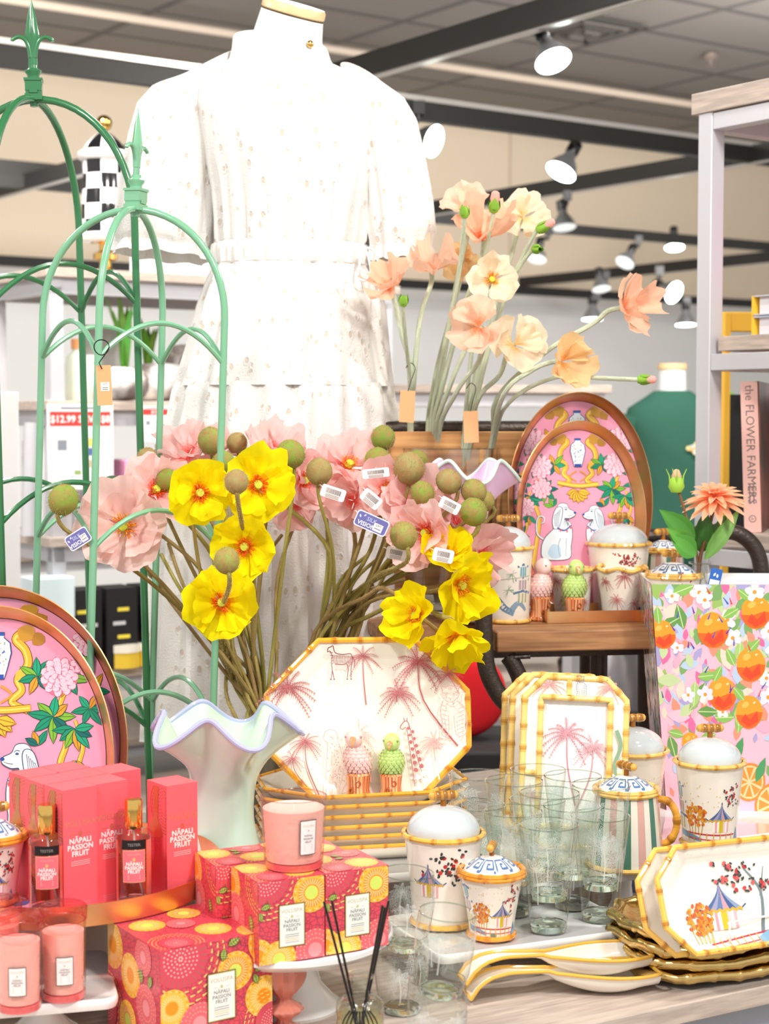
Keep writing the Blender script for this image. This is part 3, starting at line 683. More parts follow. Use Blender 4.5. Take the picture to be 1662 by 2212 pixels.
# ------------------------------------------------------------------ right-hand grey bookshelf with books
SQ = W(1500, 222, 3.62); ZS = [SQ.z + .02, W(1510, 727, 3.62).z, 1.30, .85, .35]
EQ = R(35.5 - 90)
BS = thing('book_shelf', 'grey metal shelf with oak boards at the right edge', 'shelf', (SQ.x + .01, SQ.y, 0), EQ)
for (a, c) in ((0, 0), (1.2, 0), (0, .38), (1.2, .38)):
    m = MB(); m.box((a + .02, c + .02, (ZS[0] - .045) / 2), (.04, .04, ZS[0] - .045)); m.build('post', m_silver, BS, bevel=.002)
for i, z in enumerate(ZS):
    m = MB(); u0 = -.012 if i == 0 else .035
    m.box(((1.24 + u0) / 2, .21, z - .0225), (1.25 - u0, .43 if i == 0 else .36, .045)) if i == 0 else m.box((.04 + .6, .2, z - .016), (1.18, .37, .032))
    m.build('shelf_board', m_greywood, BS, bevel=.0015)
    m = MB(); zz = z - (.045 if i == 0 else .036)
    for c in (.02, .40): m.box((.62, c, zz - .02), (1.16, .034, .036))
    for a in (.02, 1.22): m.box((a, .21, zz - .02), (.034, .34, .036))
    m.build('rail', m_silver, BS, bevel=.0015)
EUq = V((cos(EQ), sin(EQ), 0)); EVq = V((-sin(EQ), cos(EQ), 0)); B0 = V((SQ.x + .01, SQ.y, 0))
def inshelf(u, v, z): p = B0 + EUq * u + EVq * v; return (p.x, p.y, z)
# large black panel with yellow frame behind
fx = W(1562, 700, 4.25); t = thing('framed_panel', 'big black-backed panel with yellow frame behind the bookshelf', 'frame', (fx.x, fx.y, 0), R(14))
b = MB(); H_ = W(1562, 674, 4.25).z
for (x, z, w_, h_) in ((.009, H_ / 2, .018, H_), (.991, H_ / 2, .018, H_), (.5, H_ - .025, .965, .05), (.5, .025, .965, .05)): b.box((x, 0, z), (w_, .025, h_))
b.build('yellow_frame', mat('yellow_paint', (.93, .72, .22), .5), t, bevel=.003)
b = MB(); b.box((.5, .0, H_ / 2 - .08), (.963, .02, H_ - .26)); b.build('black_backing', m_blackm, t)
b = MB(); b.tube([(.075 + .018 * cos(a * pi / 5), -.03, 1.61 + .012 * sin(a * pi / 5)) for a in range(10)], .003, 6, closed=True); b.box((.058, -.024, 1.605), (.02, .006, .012)); b.build('hanging_ring', m_silverl, t)
# horizontal books on the board
for i in range(2):
    z0 = ZS[1] + i * .045; p = inshelf(.10, .08, z0); t = thing('coffee_table_book', ['lower flat book with yellow spine on the oak board', 'upper flat book with yellow spine on the oak board'][i], 'book', p, EQ + R(-3 + 2 * i), 'flat books on the oak board')
    b = MB(); b.box((.16, .12, .0215), (.31, .23, .036)); b.build('pages', mat('pages', (.95, .94, .95), .7, noisecol=(3, (.86, .86, .9), (1, 1, 120))), t)
    b = MB(); b.box((.16, .12, .0015), (.33, .25, .003)); b.box((.16, .12, .0415), (.33, .25, .003)); b.build('cover', mat('cover%d' % i, (.72, .76, .85) if i == 0 else (.78, .78, .82), .4), t)
    b = MB(); b.box((-.006, .12, .0215), (.006, .25, .043)); b.build('spine', mat('spine_yellow', (.98, .78, .25), .4), t)
# The Flower Farmers
zb = ZS[2]; P = W(1628, 1128, 3.6); t = thing('upright_book', 'pink-spined book titled The Flower Farmers standing on the shelf', 'book', (P.x, P.y, zb), 0, rot=(0, R(-2.3), R(-18)))
b = MB(); b.box((0, .12, .163), (.036, .25, .325), 0, (.93, .74, .70)); pt = Paint(b, lambda u, v, h: V((u, -.005 - h, v)), 0, 1e-4, 1e-5)
pt.T = lambda u, v: (v, -u)
c = (.45, .40, .40)
pt.text('the FLOWER FARMERS', -.19, -.008, .026, c); pt.stroke([(-.105, .004), (-.062, .004)], .0022, c); pt.stroke([(-.105, -.004), (-.062, -.004)], .0022, c); pt.ell(-.03, 0, .008, .008, c); pt.ell(-.03, 0, .0062, .0062, (.93, .74, .70))
pt.text('A', -.03, -.004, .010, c); b.build('spine', m_print, t, bevel=.001)
b = MB(); b.box((.0195, .125, .163), (.003, .25, .325)); b.build('cover', mat('bouquet_cover', (.32, .24, .20), .3, noisecol=(9, (.62, .36, .30), (1, 1, 1))), t)
b = MB(); b.box((0, 0, 0), (.028, .2, .28)); o = b.build('leaning_book', mat('magenta_card', (.93, .36, .62), .4)); o.location = inshelf(.355, .12, ZS[1] + .45); bpy.data.objects.remove(o)
P = W(1664, 402, 3.6); b = MB(); b.box((.03, .1, 0), (.04, .2, .08)); 
t = thing('pink_book', 'bright pink book just entering at the right edge', 'book', (P.x + .002, P.y, ZS[1]), 0, rot=(0, R(3), R(-20))); b = MB(); b.box((.02, .1, .17), (.03, .2, .34)); b.build('cover', mat('magenta_card', (.93, .36, .62), .4), t)
b = MB(); b.lathe([(0, 0), (.05, 0), (.07, .008), (.072, .012), (.05, .006), (0, .005)], 24); o = b.build('glass_dish', m_glass); o.location = inshelf(.28, .06, zb); tag(o, 'shallow clear dish beside the upright pink-spined book', 'dish')

# ------------------------------------------------------------------ clutter low behind the table, right of centre
FB = V((.60, 5.3, 0)); t = shelf_unit(FB, 2.2, .5, [.95, .56, .2], 'dark and wood shelf seen under the plank riser', yaw=YAW)
g = random.Random(21)
for i in range(10):
    p = FB + EU * (.12 + i * .21) + EV * .2; h_ = g.uniform(.12, .26); b = MB(); b.box((0, 0, h_ / 2), (.17, .2, h_)); c = [(.42, .46, .50), (.25, .26, .30), (.62, .64, .66), (.34, .38, .42)][i % 4]
    o = b.build('storage_bin', mat('bin%d' % (i % 4), c, .6), bevel=.01); o.location = (*p.xy, .2); o.rotation_euler = (0, 0, YAW)
    tag(o, '%s storage bin on the shelf under the riser, %s' % (['slate', 'charcoal', 'light grey', 'blue-grey'][i % 4], ['leftmost', 'second from left', 'third from left', 'fourth from left', 'fifth from left', 'sixth from left', 'seventh from left', 'eighth from left', 'ninth from left', 'rightmost'][i]), 'bin', 'bins under the riser')
for i in range(5):
    p = FB + EU * (.3 + i * .36) + EV * .2; b = MB(); b.lathe([(0, 0), (.12, 0), (.14, .16), (.13, .17), (0, .15)], 20); o = b.build('wicker_basket', mat('wicker', (.50, .43, .38), .9, noisecol=(40, (.25, .2, .18), (1, 1, 1)))); o.location = (*p.xy, .56)
    tag(o, 'brown wicker basket behind the riser legs, %s' % ['leftmost', 'second from left', 'middle one', 'fourth from left', 'rightmost'][i], 'basket', 'wicker baskets')
P = W(1000, 1500, 4.75)
rs = []
for k in range(9):
    a = -pi / 2 + pi * k / 8; rs.append([V((cos(2 * pi * j / 36) * .125 * max(cos(a), .03) ** .35, sin(a) * .045, sin(2 * pi * j / 36) * .125 * max(cos(a), .03) ** .35)) for j in range(36)])
b = MB(); b.rings(rs, caps=(True, True)); o = b.build('red_cushion', mat('red_felt', (.90, .12, .16), .9)); o.location = P; tag(o, 'round bright red cushion behind the octagonal platter', 'cushion')
b = MB(); b.box((0, 0, (P.z - .125) / 2), (.4, .4, P.z - .125)); o = b.build('display_plinth', m_blackm, bevel=.01); o.location = (P.x, P.y, 0); tag(o, 'dark plinth under the round red cushion', 'plinth')
P = W(1345, 1445, 5.0); b = MB(); g = random.Random(3)
b.rings([ringe(0, 0, z, r * g.uniform(.85, 1.1), .06, 14, .12, 3, z * 30) for z, r in ((-.12, .11), (-.05, .12), (.02, .1), (.07, .06), (.1, .05))], caps=(True, True)); o = b.build('silver_bag', mat('silver_film', (.85, .85, .87), .25, metal=.6)); o.location = P; tag(o, 'crumpled silver bag behind the riser by the wastebasket', 'bag')
b = MB(); b.box((0, 0, (P.z - .12) / 2), (.3, .3, P.z - .12)); o = b.build('display_plinth', m_blackm, bevel=.01); o.location = (P.x, P.y, 0); tag(o, 'dark plinth under the crumpled silver bag', 'plinth')
# ------------------------------------------------------------------ display table
ZT = .75
TA = WZ(1402, 2185, ZT); TB = WZ(1662, 2128, ZT); TD = (TB - TA).normalized(); TN = V((-TD.y, TD.x, 0)); TY = math.atan2(TD.y, TD.x)
t = thing('display_table', 'big grey oak display table holding all the homeware', 'table', (TA.x, TA.y, 0), TY)
b = MB(); b.box((-.55, .70, ZT - .014), (2.9, 1.40, .028)); b.build('table_top', m_greywood, t, bevel=.0015)
b = MB(); b.box((-.55, .70, (ZT - .028) / 2 + .04), (2.84, 1.34, ZT - .11)); b.build('grey_base', mat('grey_laminate', (.62, .64, .68), .5), t)
P = WZ(1200, 2204, ZT); t = thing('price_ticket', 'white price ticket with red panel on the table front edge', 'price ticket', P + V((-.02, -.02, -.005)), R(8)); b = MB(); b.box((0, 0, -.03), (.05, .002, .07), 0, (.96, .96, .96)); b.box((.005, -.0015, -.03), (.03, .002, .05), 0, (.86, .2, .35)); b.build('ticket_card', m_print, t)
def roundrect(w, d, r, n=5):
    pts = []
    for cx_, cy_, a0 in ((w / 2 - r, d / 2 - r, 0), (-w / 2 + r, d / 2 - r, 90), (-w / 2 + r, -d / 2 + r, 180), (w / 2 - r, -d / 2 + r, 270)):
        for k in range(n + 1): a = R(a0 + 90 * k / n); pts.append((cx_ + cos(a) * r, cy_ + sin(a) * r))
    return pts
def rect_stand(loc, w, d, H, rz, label, feet=((0, 0),), fr=.05):
    """white ceramic footed platter; loc on the table, H = height of the top"""
    t = thing('footed_platter', label, 'cake stand', loc, rz, 'white footed platters')
    b = MB(); pr = [(1, H - .002), (.985, H), (.93, H - .0015), (.5, H - .002)]
    base = roundrect(w, d, .018)
    rs = []
    for k, z in ((.94, H - .016), (.985, H - .014), (1.0, H - .008), (1.0, H - .002), (.99, H), (.965, H), (.94, H - .002), (.0, H - .002)):
        rs.append([V((x - (1 - k) * .0 if 0 else x * (1 - (1 - k) * (.25 / w)) if k > 0 else 0, y * (1 - (1 - k) * (.25 / d)) if k > 0 else 0, z)) for x, y in base])
    b.rings([rs[0]] + rs, caps=(True, False)); b.build('plate', m_cerw, t)
    for (fx, fy) in feet:
        b = MB(); b.lathe([(0, 0), (fr, 0), (fr, .004), (fr * .75, .012), (fr * .5, H * .35), (fr * .42, H * .6), (fr * .5, H * .85), (fr * .7, H - .015)], 36, M=Matrix.Translation((fx, fy, 0))); b.build('pedestal', m_cerw, t)
    return t
ZB = .805   # lower stand top
a_, b_ = WZ(1003, 2058, ZB), WZ(1387, 2004, ZB); e = (b_ - a_); yB = math.atan2(e.y, e.x); LB = e.length; dB = .20
nB = V((-sin(yB), cos(yB), 0)); eB = e.normalized()
c = a_ + eB * (LB / 2) + nB * dB / 2
rect_stand((c.x - eB.x * .02, c.y - eB.y * .02, ZT), LB + .04, dB, ZB - ZT, yB, 'low white footed platter under the etched highball glasses', ((-.085, -.03), (.085, .04)), .04)
ZA = .845   # back stand top
a_, b_ = WZ(838, 1880, ZA), WZ(1446, 1856, ZA)
a2, b2 = WZ(760, 1885, ZA), WZ(1120, 1880, ZA)
YA = R(20)
pa = WZ(1115, 1893, ZA)
def stand_from(pr, w, d, yaw, z, label, feet, fr=.05):
    """pr = right front corner"""
    ex = V((cos(yaw), sin(yaw), 0)); ny = V((-sin(yaw), cos(yaw), 0)); c = pr - ex * w / 2 + ny * d / 2
    return rect_stand((c.x, c.y, ZT), w, d, z - ZT, yaw, label, feet, fr)
stand_from(WZ(1085, 1870, ZA), .40, .30, R(15), ZA, 'white footed platter under the stack of octagonal plates', ((-.1, 0), (.1, 0)), .05)
stand_from(WZ(1452, 1872, ZA), .275, .30, R(24), ZA, 'white footed platter under the striped mug', ((.085, -.09), (-.06, .06)), .035)
stand_from(WZ(1780, 1785, ZA), .33, .28, R(24), ZA, 'white footed platter under the orange-printed wastebasket', ((.08, 0), (-.1, 0)), .05)
# small blue striped bowl beneath
P = WZ(1398, 1950, ZT); t = thing('striped_bowl', 'blue striped bowl tucked behind the leaning octagonal trays', 'bowl', P, 0)
b = MB(); pr = [(0, .004), (.03, 0), (.034, .004), (.055, .03), (.066, .06), (.064, .06), (.052, .03), (.03, .008), (0, .008)]
b.lathe(pr, 48, ringcol=lambda i, j: (.45, .56, .70) if (j % 3 == 0 and i > 2) or i == 3 else (.93, .91, .87)); b.build('bowl_body', m_paint, t)
# cake stand (round)
def round_stand(px, py, H, r, label):
    P = WZ(px, py, ZT + H); P.z = ZT; t = thing('cake_stand', label, 'cake stand', P, 0, 'round cake stands')
    b = MB(); b.lathe([(0, H - .018), (r * .4, H - .018), (r * .94, H - .014), (r, H - .006), (r, H), (r * .98, H + .002), (r * .95, H - .002), (0, H - .002)], 72); b.build('plate', m_cerw, t)
    b = MB(); b.lathe([(0, 0), (r * .5, 0), (r * .51, .004), (r * .44, .012), (r * .32, H * .3), (r * .26, H * .55), (r * .27, H * .8), (r * .36, H - .016)], 48); b.build('pedestal', m_cerw, t)
    return P
CS = round_stand(622, 2008, .105, .143, 'round white cake stand carrying the passion fruit candle boxes')
ZC = ZT + .105
# left small stand with candles
ZL = .82; pr_ = WZ(258, 2156, ZL)
stand_from(pr_, .34, .2, R(14), ZL, 'white footed platter at bottom left under the pink candles', ((.08, .0), (-.1, 0)), .045)

# ------------------------------------------------------------------ plank and pipe riser
ZW = 1.160; YR = R(9)
ra = WZ(1080, 1365, ZW); ER = V((cos(YR), sin(YR), 0)); NR = V((-sin(YR), cos(YR), 0))
t = thing('pipe_riser', 'rustic plank riser on dark iron pipes behind the ceramics', 'riser', (ra.x, ra.y, ZT), YR); H = ZW - ZT
b = MB(); b.box((.235, .08, H - .019), (.48, .16, .038)); b.build('plank', m_wood, t, bevel=.003)
b = MB(); b.box((.155, .25, H - .021), (.71, .17, .03)); b.build('plank', m_wood, t, bevel=.003)
b = MB(); b.box((.16, .165, H - .055), (.72, .03, .03)); b.build('cross_bar', m_iron, t)
for k in range(3):
    b = MB(); b.box((.04, .375, H + .03 + k * .115 + .05), (.48, .018, .10)); b.build('back_slat', m_pine, t, bevel=.002)
pp = lambda px, py, d: (Matrix.Rotation(-YR, 4, 'Z') @ (W(px, py, d) - V((ra.x, ra.y, ZT))))
dr = (ra.y) + .02
b = MB(); b.tube(smoothpath([pp(1040, 1150, dr), pp(1043, 1240, dr), pp(1045, 1330, dr), pp(1047, 1400, dr), pp(1054, 1450, dr), pp(1078, 1500, dr), pp(1112, 1535, dr), pp(1150, 1560, dr), pp(1230, 1590, dr)], 6), .0165, 14); b.build('pipe', m_iron, t)
b = MB(); b.tube(smoothpath([pp(1098, 1418, dr + .03), pp(1112, 1440, dr + .03), pp(1126, 1480, dr + .03), pp(1128, 1560, dr + .03), pp(1128, 1700, dr + .03)] + [pp(1128, 1790, dr + .03)], 6), .0155, 14); b.build('pipe', m_iron, t)
b = MB(); b.tube([pp(1096, 1420, dr + .02), pp(1146, 1418, dr + .02)], .0045, 8); b.build('bolt', m_iron, t)
b = MB(); b.tube([(.245, .2, 0), (.245, .2, H - .03)], .0175, 14); b.build('pipe', m_iron, t)
b = MB(); b.tube([(.60, .2, 0), (.60, .2, H - .03)], .0175, 14); b.build('pipe', m_iron, t)
b = MB(); b.tube([(-.15, .3, 0), (-.15, .3, H - .03)], .0175, 14); b.build('pipe', m_iron, t)
b = MB(); b.tube([(-.21, .41, H + .365), (.30, .41, H + .365)], .0165, 14); b.build('pipe', m_iron, t)
for u in (-.19, .28):
    b = MB(); b.tube([(u, .41, 0), (u, .41, H + .365)], .0145, 14); b.build('pipe', m_iron, t)
b = MB(); b.tube(smoothpath([pp(1395, 1160, 3.42), pp(1440, 1158, 3.42), pp(1500, 1154, 3.42), pp(1560, 1148, 3.42), pp(1600, 1155, 3.42), pp(1632, 1185, 3.42), pp(1645, 1230, 3.42), pp(1647, 1300, 3.42), pp(1647, 1400, 3.42)], 6) + [pp(1647, 1740, 3.42)], .0165, 14); b.build('pipe', m_iron, t)
b = MB(); b.tube([pp(1395, 1160, 3.42), pp(1395, 1740, 3.42)], .0165, 14); b.build('pipe', m_iron, t)
ZW += .0005
# gold rectangular tray on the plank
P = WZ(1290, 1342, ZW); t = thing('gold_tray', 'shallow rectangular brushed gold tray on the plank', 'tray', P + NR * .05, YR)
b = MB(); w_, d_, h_ = .20, .13, .022
b.box((0, 0, .002), (w_, d_, .004))
for sx, sy, ww, dd in ((0, -1, w_, .003), (0, 1, w_, .003), (-1, 0, .003, d_), (1, 0, .003, d_)): b.box((sx * w_ / 2, sy * d_ / 2, h_ / 2), (ww, dd, h_))
b.build('tray_body', m_gold, t)
ZG = ZW + .0045
# ------------------------------------------------------------------ canisters and mugs
def bknob(b, z, s=1.0, rot=.2, dark=(.70, .44, .12)):
    b.tube([(0, 0, z - .014 * s), (0, 0, z)], .0045 * s, 10, 0, dark)
    bamboo(b, [(-.0165 * s * cos(rot), -.0165 * s * sin(rot), z + .005 * s), (.0165 * s * cos(rot), .0165 * s * sin(rot), z + .005 * s)], .0064 * s, False, .012 * s, (.86, .62, .24), (.42, .24, .08), 12, 0)
    for sg in (-1, 1): b.ball((sg * .0165 * s * cos(rot), sg * .0165 * s * sin(rot), z + .005 * s), .0068 * s, 10, 0, (.88, .68, .30))
def canister(name, label, P, rz, H, rb, rt, lid, art, cat='canister', group=None, cane=(.94, .76, .38), lidh=.036, knob=1.0, base_ring=True, seed=1, wavy=False, krot=.2, kdark=(.62, .38, .12)):
    t = thing(name, label, cat, P, rz, group)
    prof = [(0, .003), (rb * .96, .003), (rb, .006)] + [(rb + (rt - rb) * (k / 10) ** 1.35, .006 + (H - .008) * k / 10) for k in range(1, 11)]
    b = MB(); b.lathe(prof + [(rt - .004, H - .002), (rt - .005, H - .02), (rb - .004, .02), (0, .012)] , 64)
    if art: art(Paint(b, cylfn(prof[2:]), 1), H, random.Random(seed))
    b.build('body', [m_cer, m_paint], t)
    b = MB(); rp = ring_pts(rt + .001, H, 48)
    if wavy: rp = [(x, y, z + .003 * sin(6 * math.atan2(y, x))) for x, y, z in rp]
    bamboo(b, rp, .0038, True, .034, cane, (.70, .42, .12), 8, 0, seed); b.build('bamboo_rim', m_paint, t)
    if base_ring:
        b = MB(); bamboo(b, ring_pts(rb + .0005, .004, 48), .0038, True, .04, cane, (.70, .42, .12), 8, 0, seed + 5); b.build('bamboo_foot', m_paint, t)
    if lid:
        rl = rt - .004
        lp = [(rl * cos(a), H + .004 + lidh * sin(a)) for a in [pi / 2 * k / 10 for k in range(11)]] if lid == 'dome' else [(rl * (1 - k / 9), H + .003 + lidh * math.sin(pi / 2 * (k / 9) ** .8)) for k in range(10)]
        b = MB(); b.lathe([(rl - .002, H - .001), (rl, H + .001)] + lp, 56, 0)
        if lid == 'key':
            lr = [p[0] for p in lp]; lz = [p[1] for p in lp]; tot = rl
            def lf(u, v, h):
                a = u / rl; k = min(max(v / rl, 0), .999) * 9; i = int(k); f = k - i
                r = lr[i] + (lr[i + 1] - lr[i]) * f; z = lz[i] + (lz[i + 1] - lz[i]) * f
                return V(((r + h * .3) * cos(a), (r + h * .3) * sin(a), z + h))
            greek_key(Paint(b, lf, 1, 3e-4), rl, rl * .13, rl * .36, 14, rl * .055)
        ld = b.build('lid', [m_cerw if lid == 'key' else m_grey, m_paint], t)
        if lid != 'dome':
            b = MB(); bamboo(b, ring_pts(rl + .004, H + .0045, 48), .004, True, .034, cane, (.70, .42, .12), 8, 0, seed + 9); b.build('lid_rim', m_paint, ld)
        b = MB(); bknob(b, H + lidh + .014 * knob, knob, krot, kdark); b.build('knob', m_paint, ld)
    return t
art_scene = lambda off=0.0, sc=1.0: (lambda p, H, g: scene_art(p, H * sc, g, off))
def art_palms(p, H, g):
    for x, y, s in ((.0, .86, .5), (-.75, .75, .42), (.8, .8, .45), (-.3, .38, .45), (.45, .30, .4)): palm(p, x * H * .6, y * H, s * H * .62, ROSE, g, .12, 10, .8)
def art_blossom(p, H, g): blossom(p, .01, H * .80, .030, g, 26, (1.1, .7)); blossom(p, -.02, H * .75, .02, g, 6)
def art_bluescene(p, H, g):
    p.stroke([(-.05, .02), (-.03, .045), (-.01, .03), (.01, .02)], .02, (.42, .56, .68), .01, 4); p.stroke([(.0, .02), (.02, .04), (.04, .025)], .014, (.55, .66, .75), .006, 4)
    tower(p, .03, .04, .05)
    for x, y in ((.005, .095), (-.002, .065), (-.04, .11)):
        for k in range(14): a = g.uniform(0, 6.28); p.stroke([(x, y), (x + cos(a) * .012, y + sin(a) * .014 - .004)], .0014, (.62, .70, .62), .0004)
    p.stroke([(-.05, .08), (0, .086), (.05, .09)], .0012, (.7, .7, .6))
def art_stripes(p, H, g):
    n = 15; C = 2 * pi * .059
    cs = [(.30, .50, .42), (.95, .92, .86), (.88, .68, .64), (.95, .92, .86)]
    for i in range(-n, n):
        u0 = i * C / n / 1.0 * .5 * 2 / 2
        p.fill(rect(u0, .008, u0 + C / n / 2 * .98, H - .004), cs[i % 4], .0035)
ZBt = ZB + .0005; ZAt = ZA - .0015
def setz(px, py, z): p = WZ(px, py, z); return p
# front small canister (greek key lid) on the low stand
canister('lidded_canister', 'small garden scene canister with blue key-pattern lid in front of the glasses', WZ(1062, 2021, ZBt), R(0), .092, .032, .046, 'key', art_scene(-.004, 1.0), cane=(.90, .58, .12), lidh=.022, knob=.85, seed=3, krot=1.35)
# grey dome canister left
canister('lidded_canister', 'grey domed blossom canister left of the clear highball glasses', WZ(958, 1992, ZBt), R(8), .134, .046, .058, 'dome', lambda p, H, g: (blossom(p, .0, H * .68, .055, g, 26, (1.1, .8)), pagoda(p, -.035, .05, .04)), seed=5, krot=.1, cane=(.93, .72, .26))
# right garden canister
canister('lidded_canister', 'grey domed garden scene canister in front of the orange-printed wastebasket', WZ(1532, 1822, ZAt), R(-6), .138, .0445, .056, 'dome', art_scene(-.008, .88), seed=7, krot=.15)
canister('lidded_canister', 'grey domed canister behind the striped mug', WZ(1366, 1792, ZAt), R(6), .138, .0445, .058, 'dome', art_scene(.03, .8), seed=8, krot=.1)
# striped mug with lid
mug = canister('lidded_mug', 'green and pink striped lidded mug with bamboo handle', WZ(1352, 1868, ZAt), R(-12), .118, .059, .049, 'key', art_stripes, 'mug', seed=9, lidh=.022, knob=.95, krot=-.75, kdark=(.6, .36, .1))
b = MB(); bamboo(b, smoothpath([(.046, 0, .108), (.066, 0, .104), (.078, 0, .085), (.078, 0, .06), (.068, 0, .042), (.056, 0, .036)], 6), .0058, False, .03, (.86, .60, .16), (.55, .32, .06), 10, 0); b.build('handle', m_paint, mug)
# far left canister on the round gold tray handled below in gifts
# canisters on the plank
canister('tall_canister', 'tall grey domed canister with blue rock scene at the plank left end', WZ(1097, 1343, ZW) , R(0), .142, .041, .047, 'dome', art_bluescene, seed=11, krot=.1)
canister('ceramic_planter', 'small palm planter behind the two parrot figurines on the plank', WZ(1236, 1326, ZG), R(0), .088, .034, .041, None, art_palms, 'planter', base_ring=False, seed=12)
canister('ceramic_planter', 'wavy rimmed pink palm planter on the gold tray in front of the domed canister', WZ(1338, 1328, ZG) - NR * .01, R(0), .092, .036, .049, None, art_palms, 'planter', base_ring=False, seed=13, wavy=True)
pk = W(1336, 1300, 3.32); 
canister('lidded_canister', 'large grey domed blossom canister behind the pink palm planter', (pk.x, pk.y, ZW), R(0), .138, .05, .062, 'dome', lambda p, H, g: blossom(p, .012, H * .80, .034, g, 30, (1.1, .6)), seed=14, krot=.05)
pk = W(1455, 1300, 3.18)
t_ = canister('lidded_canister', 'low blue key-pattern lidded canister behind the wastebasket top', (pk.x, pk.y, ZW), R(0), .086, .042, .052, 'key', lambda p, H, g: blossom(p, .01, H * .85, .03, g, 10), seed=15, lidh=.024, krot=-.1)
pk = W(1432, 1300, 3.38)
canister('lidded_mug', 'small striped mug with key-pattern lid behind the low canister', (pk.x, pk.y, ZW), R(0), .118, .047, .040, 'key', art_stripes, 'mug', seed=16, lidh=.02, krot=.5)

# ------------------------------------------------------------------ parrots
def parrot(label, P, rz, col, tilt, s=1.0, yawhead=0.0):
    t = thing('parrot_figurine', label, 'figurine', P, rz, 'ceramic parrot figurines'); g = random.Random(int(s * 999) + int(col[0] * 99))
    b = MB(); br = [(.88, .52, .30), (.74, .38, .20), (.96, .74, .56), (.90, .60, .40)]
    pf = [(0, 0), (.021, 0), (.0225, .003), (.0195, .008), (.0175, .02), (.0185, .035), (.0195, .042), (.017, .045), (0, .0455)]
    n = 40; rs = [[V((r * (1 + .05 * sin(5 * a + z * 60) + .03 * sin(13 * a)) * cos(a), r * (1 + .05 * sin(5 * a + z * 60) + .03 * sin(13 * a)) * sin(a), z)) for a in [2 * pi * j / n for j in range(n)]] for r, z in pf]
    b.rings(rs, ringcol=lambda i, j: br[(j // 2 + (i // 3) * 2 + (j * 7) % 3) % 4])
    for (a, z) in ((-1.3, .03), (-1.9, .018)):
        c = V((.0195 * cos(a), .0195 * sin(a), z)); b.tube([c + V((-sin(a) * .004 * cos(q), cos(a) * .004 * cos(q), .0045 * sin(q))) for q in [2 * pi * k / 12 for k in range(12)]], .0014, 6, 0, (.70, .36, .16), closed=True)
    b.build('tree_stump', m_paint, t)
    # body: egg leaning; axis from stump top to head
    ax = lambda q: V((tilt * .010 * q, .006 - .004 * q, .040 + .052 * q))
    rad = lambda q: (.0235 * math.sin(pi * min(1, (q * .80 + .13))) ** .62) * (1 if q < .6 else 1 - (q - .6) * .35)
    b = MB(); rs = []
    for k in range(13):
        q = k / 12; c = ax(q); r = rad(q); rs.append([c + V((r * cos(a), r * .92 * sin(a), -.004 * sin(a) * (1 - q))) for a in [2 * pi * j / 24 for j in range(24)]])
    b.rings(rs, 0, col, caps=(True, True))
    lt = tuple(min(1, k * 1.06 + .03) for k in col); dk = tuple(k * .93 for k in col)
    for k in range(1, 9):
        q = .04 + k * .098; c = ax(q); r = rad(q); m = 16
        for j in range(m):
            a = 2 * pi * (j + (k % 2) * .5) / m; o = V((cos(a), .92 * sin(a), 0)); p = c + o * r * .985; tn = V((-sin(a), cos(a), 0))
            w, h = r * .21, .0058
            vs = [p + V((0, 0, h * .8)), p + tn * w + o * .0006 + V((0, 0, h * .2)), p + tn * w * .7 + o * .0016 + V((0, 0, -h * .7)), p + o * .0022 + V((0, 0, -h)), p - tn * w * .7 + o * .0016 + V((0, 0, -h * .7)), p - tn * w + o * .0006 + V((0, 0, h * .2)), p + o * .0016]
            b.add(vs, [(6, i, (i + 1) % 6) for i in range(6)], 0, [lt, col, dk, dk, col, lt], False)
    b.build('feathered_body', m_paint, t)
    hc = ax(1) + V((tilt * .003, -.003, .0085)); hd = Matrix.Translation(hc) @ Matrix.Rotation(yawhead, 4, 'Z')
    hcol = tuple(min(1, k * .5 + .5) for k in col)
    b = MB(); b.ball((0, 0, 0), .0165, 20, 0, lt, M=hd, sq=(.93, 1.04, 1.02)); hd_ = b.build('head', m_paint, t)
    b = MB(); rs = []
    for k in range(7):
        q = k / 6; c = V((0, -.0150 - .0075 * math.sin(q * 1.5), .0025 - .0125 * q * q)); r = .0062 * (1 - q) ** .7 + .0003; rs.append([c + V((r * .8 * cos(a), r * .5 * sin(a), r * .9 * sin(a))) for a in [2 * pi * j / 10 for j in range(10)]])
    b.rings(rs, 0, (.93, .62, .40), M=hd); b.build('beak', m_paint, hd_)
    for sg in (-1, 1):
        b = MB(); b.ball((sg * .0128, -.0100, .004), .0016, 8, 0, (.05, .05, .05), M=hd); b.ball((sg * .0123, -.0098, .004), .0023, 8, 0, tuple(k * .8 for k in col), M=hd); b.build('eye', m_paint, hd_)
        b = MB(); rs = []
        for k in range(8):
            q = k / 7; c = V((sg * (.019 - .004 * q) + tilt * .004 * (1 - q), .004 + .014 * q, .078 - .052 * q)); w = .0125 * math.sin(pi * min(1, q * .75 + .2)); rs.append([c + V((sg * .0035 * cos(a), w * sin(a), w * .15 * cos(a))) for a in [2 * pi * j / 10 for j in range(10)]])
        b.rings(rs, 0, dk, caps=(True, True)); b.build('wing', m_paint, t)
    b = MB(); rs = []
    for k in range(6):
        q = k / 5; c = V((.002, .018 + .010 * q, .048 - .042 * q)); w = .0075 - .003 * q; rs.append([c + V((w * cos(a), .003 * sin(a), 0)) for a in [2 * pi * j / 10 for j in range(10)]])
    b.rings(rs, 0, dk, caps=(True, True)); b.build('tail', m_paint, t)
    t.scale = (s, s, s); return t
PK = (.96, .78, .76); GR = (.72, .84, .48)
parrot('pink ceramic parrot on a stump, standing on the wooden plank', WZ(1168, 1340, ZW), R(35), PK, .4, 1.02, R(30))
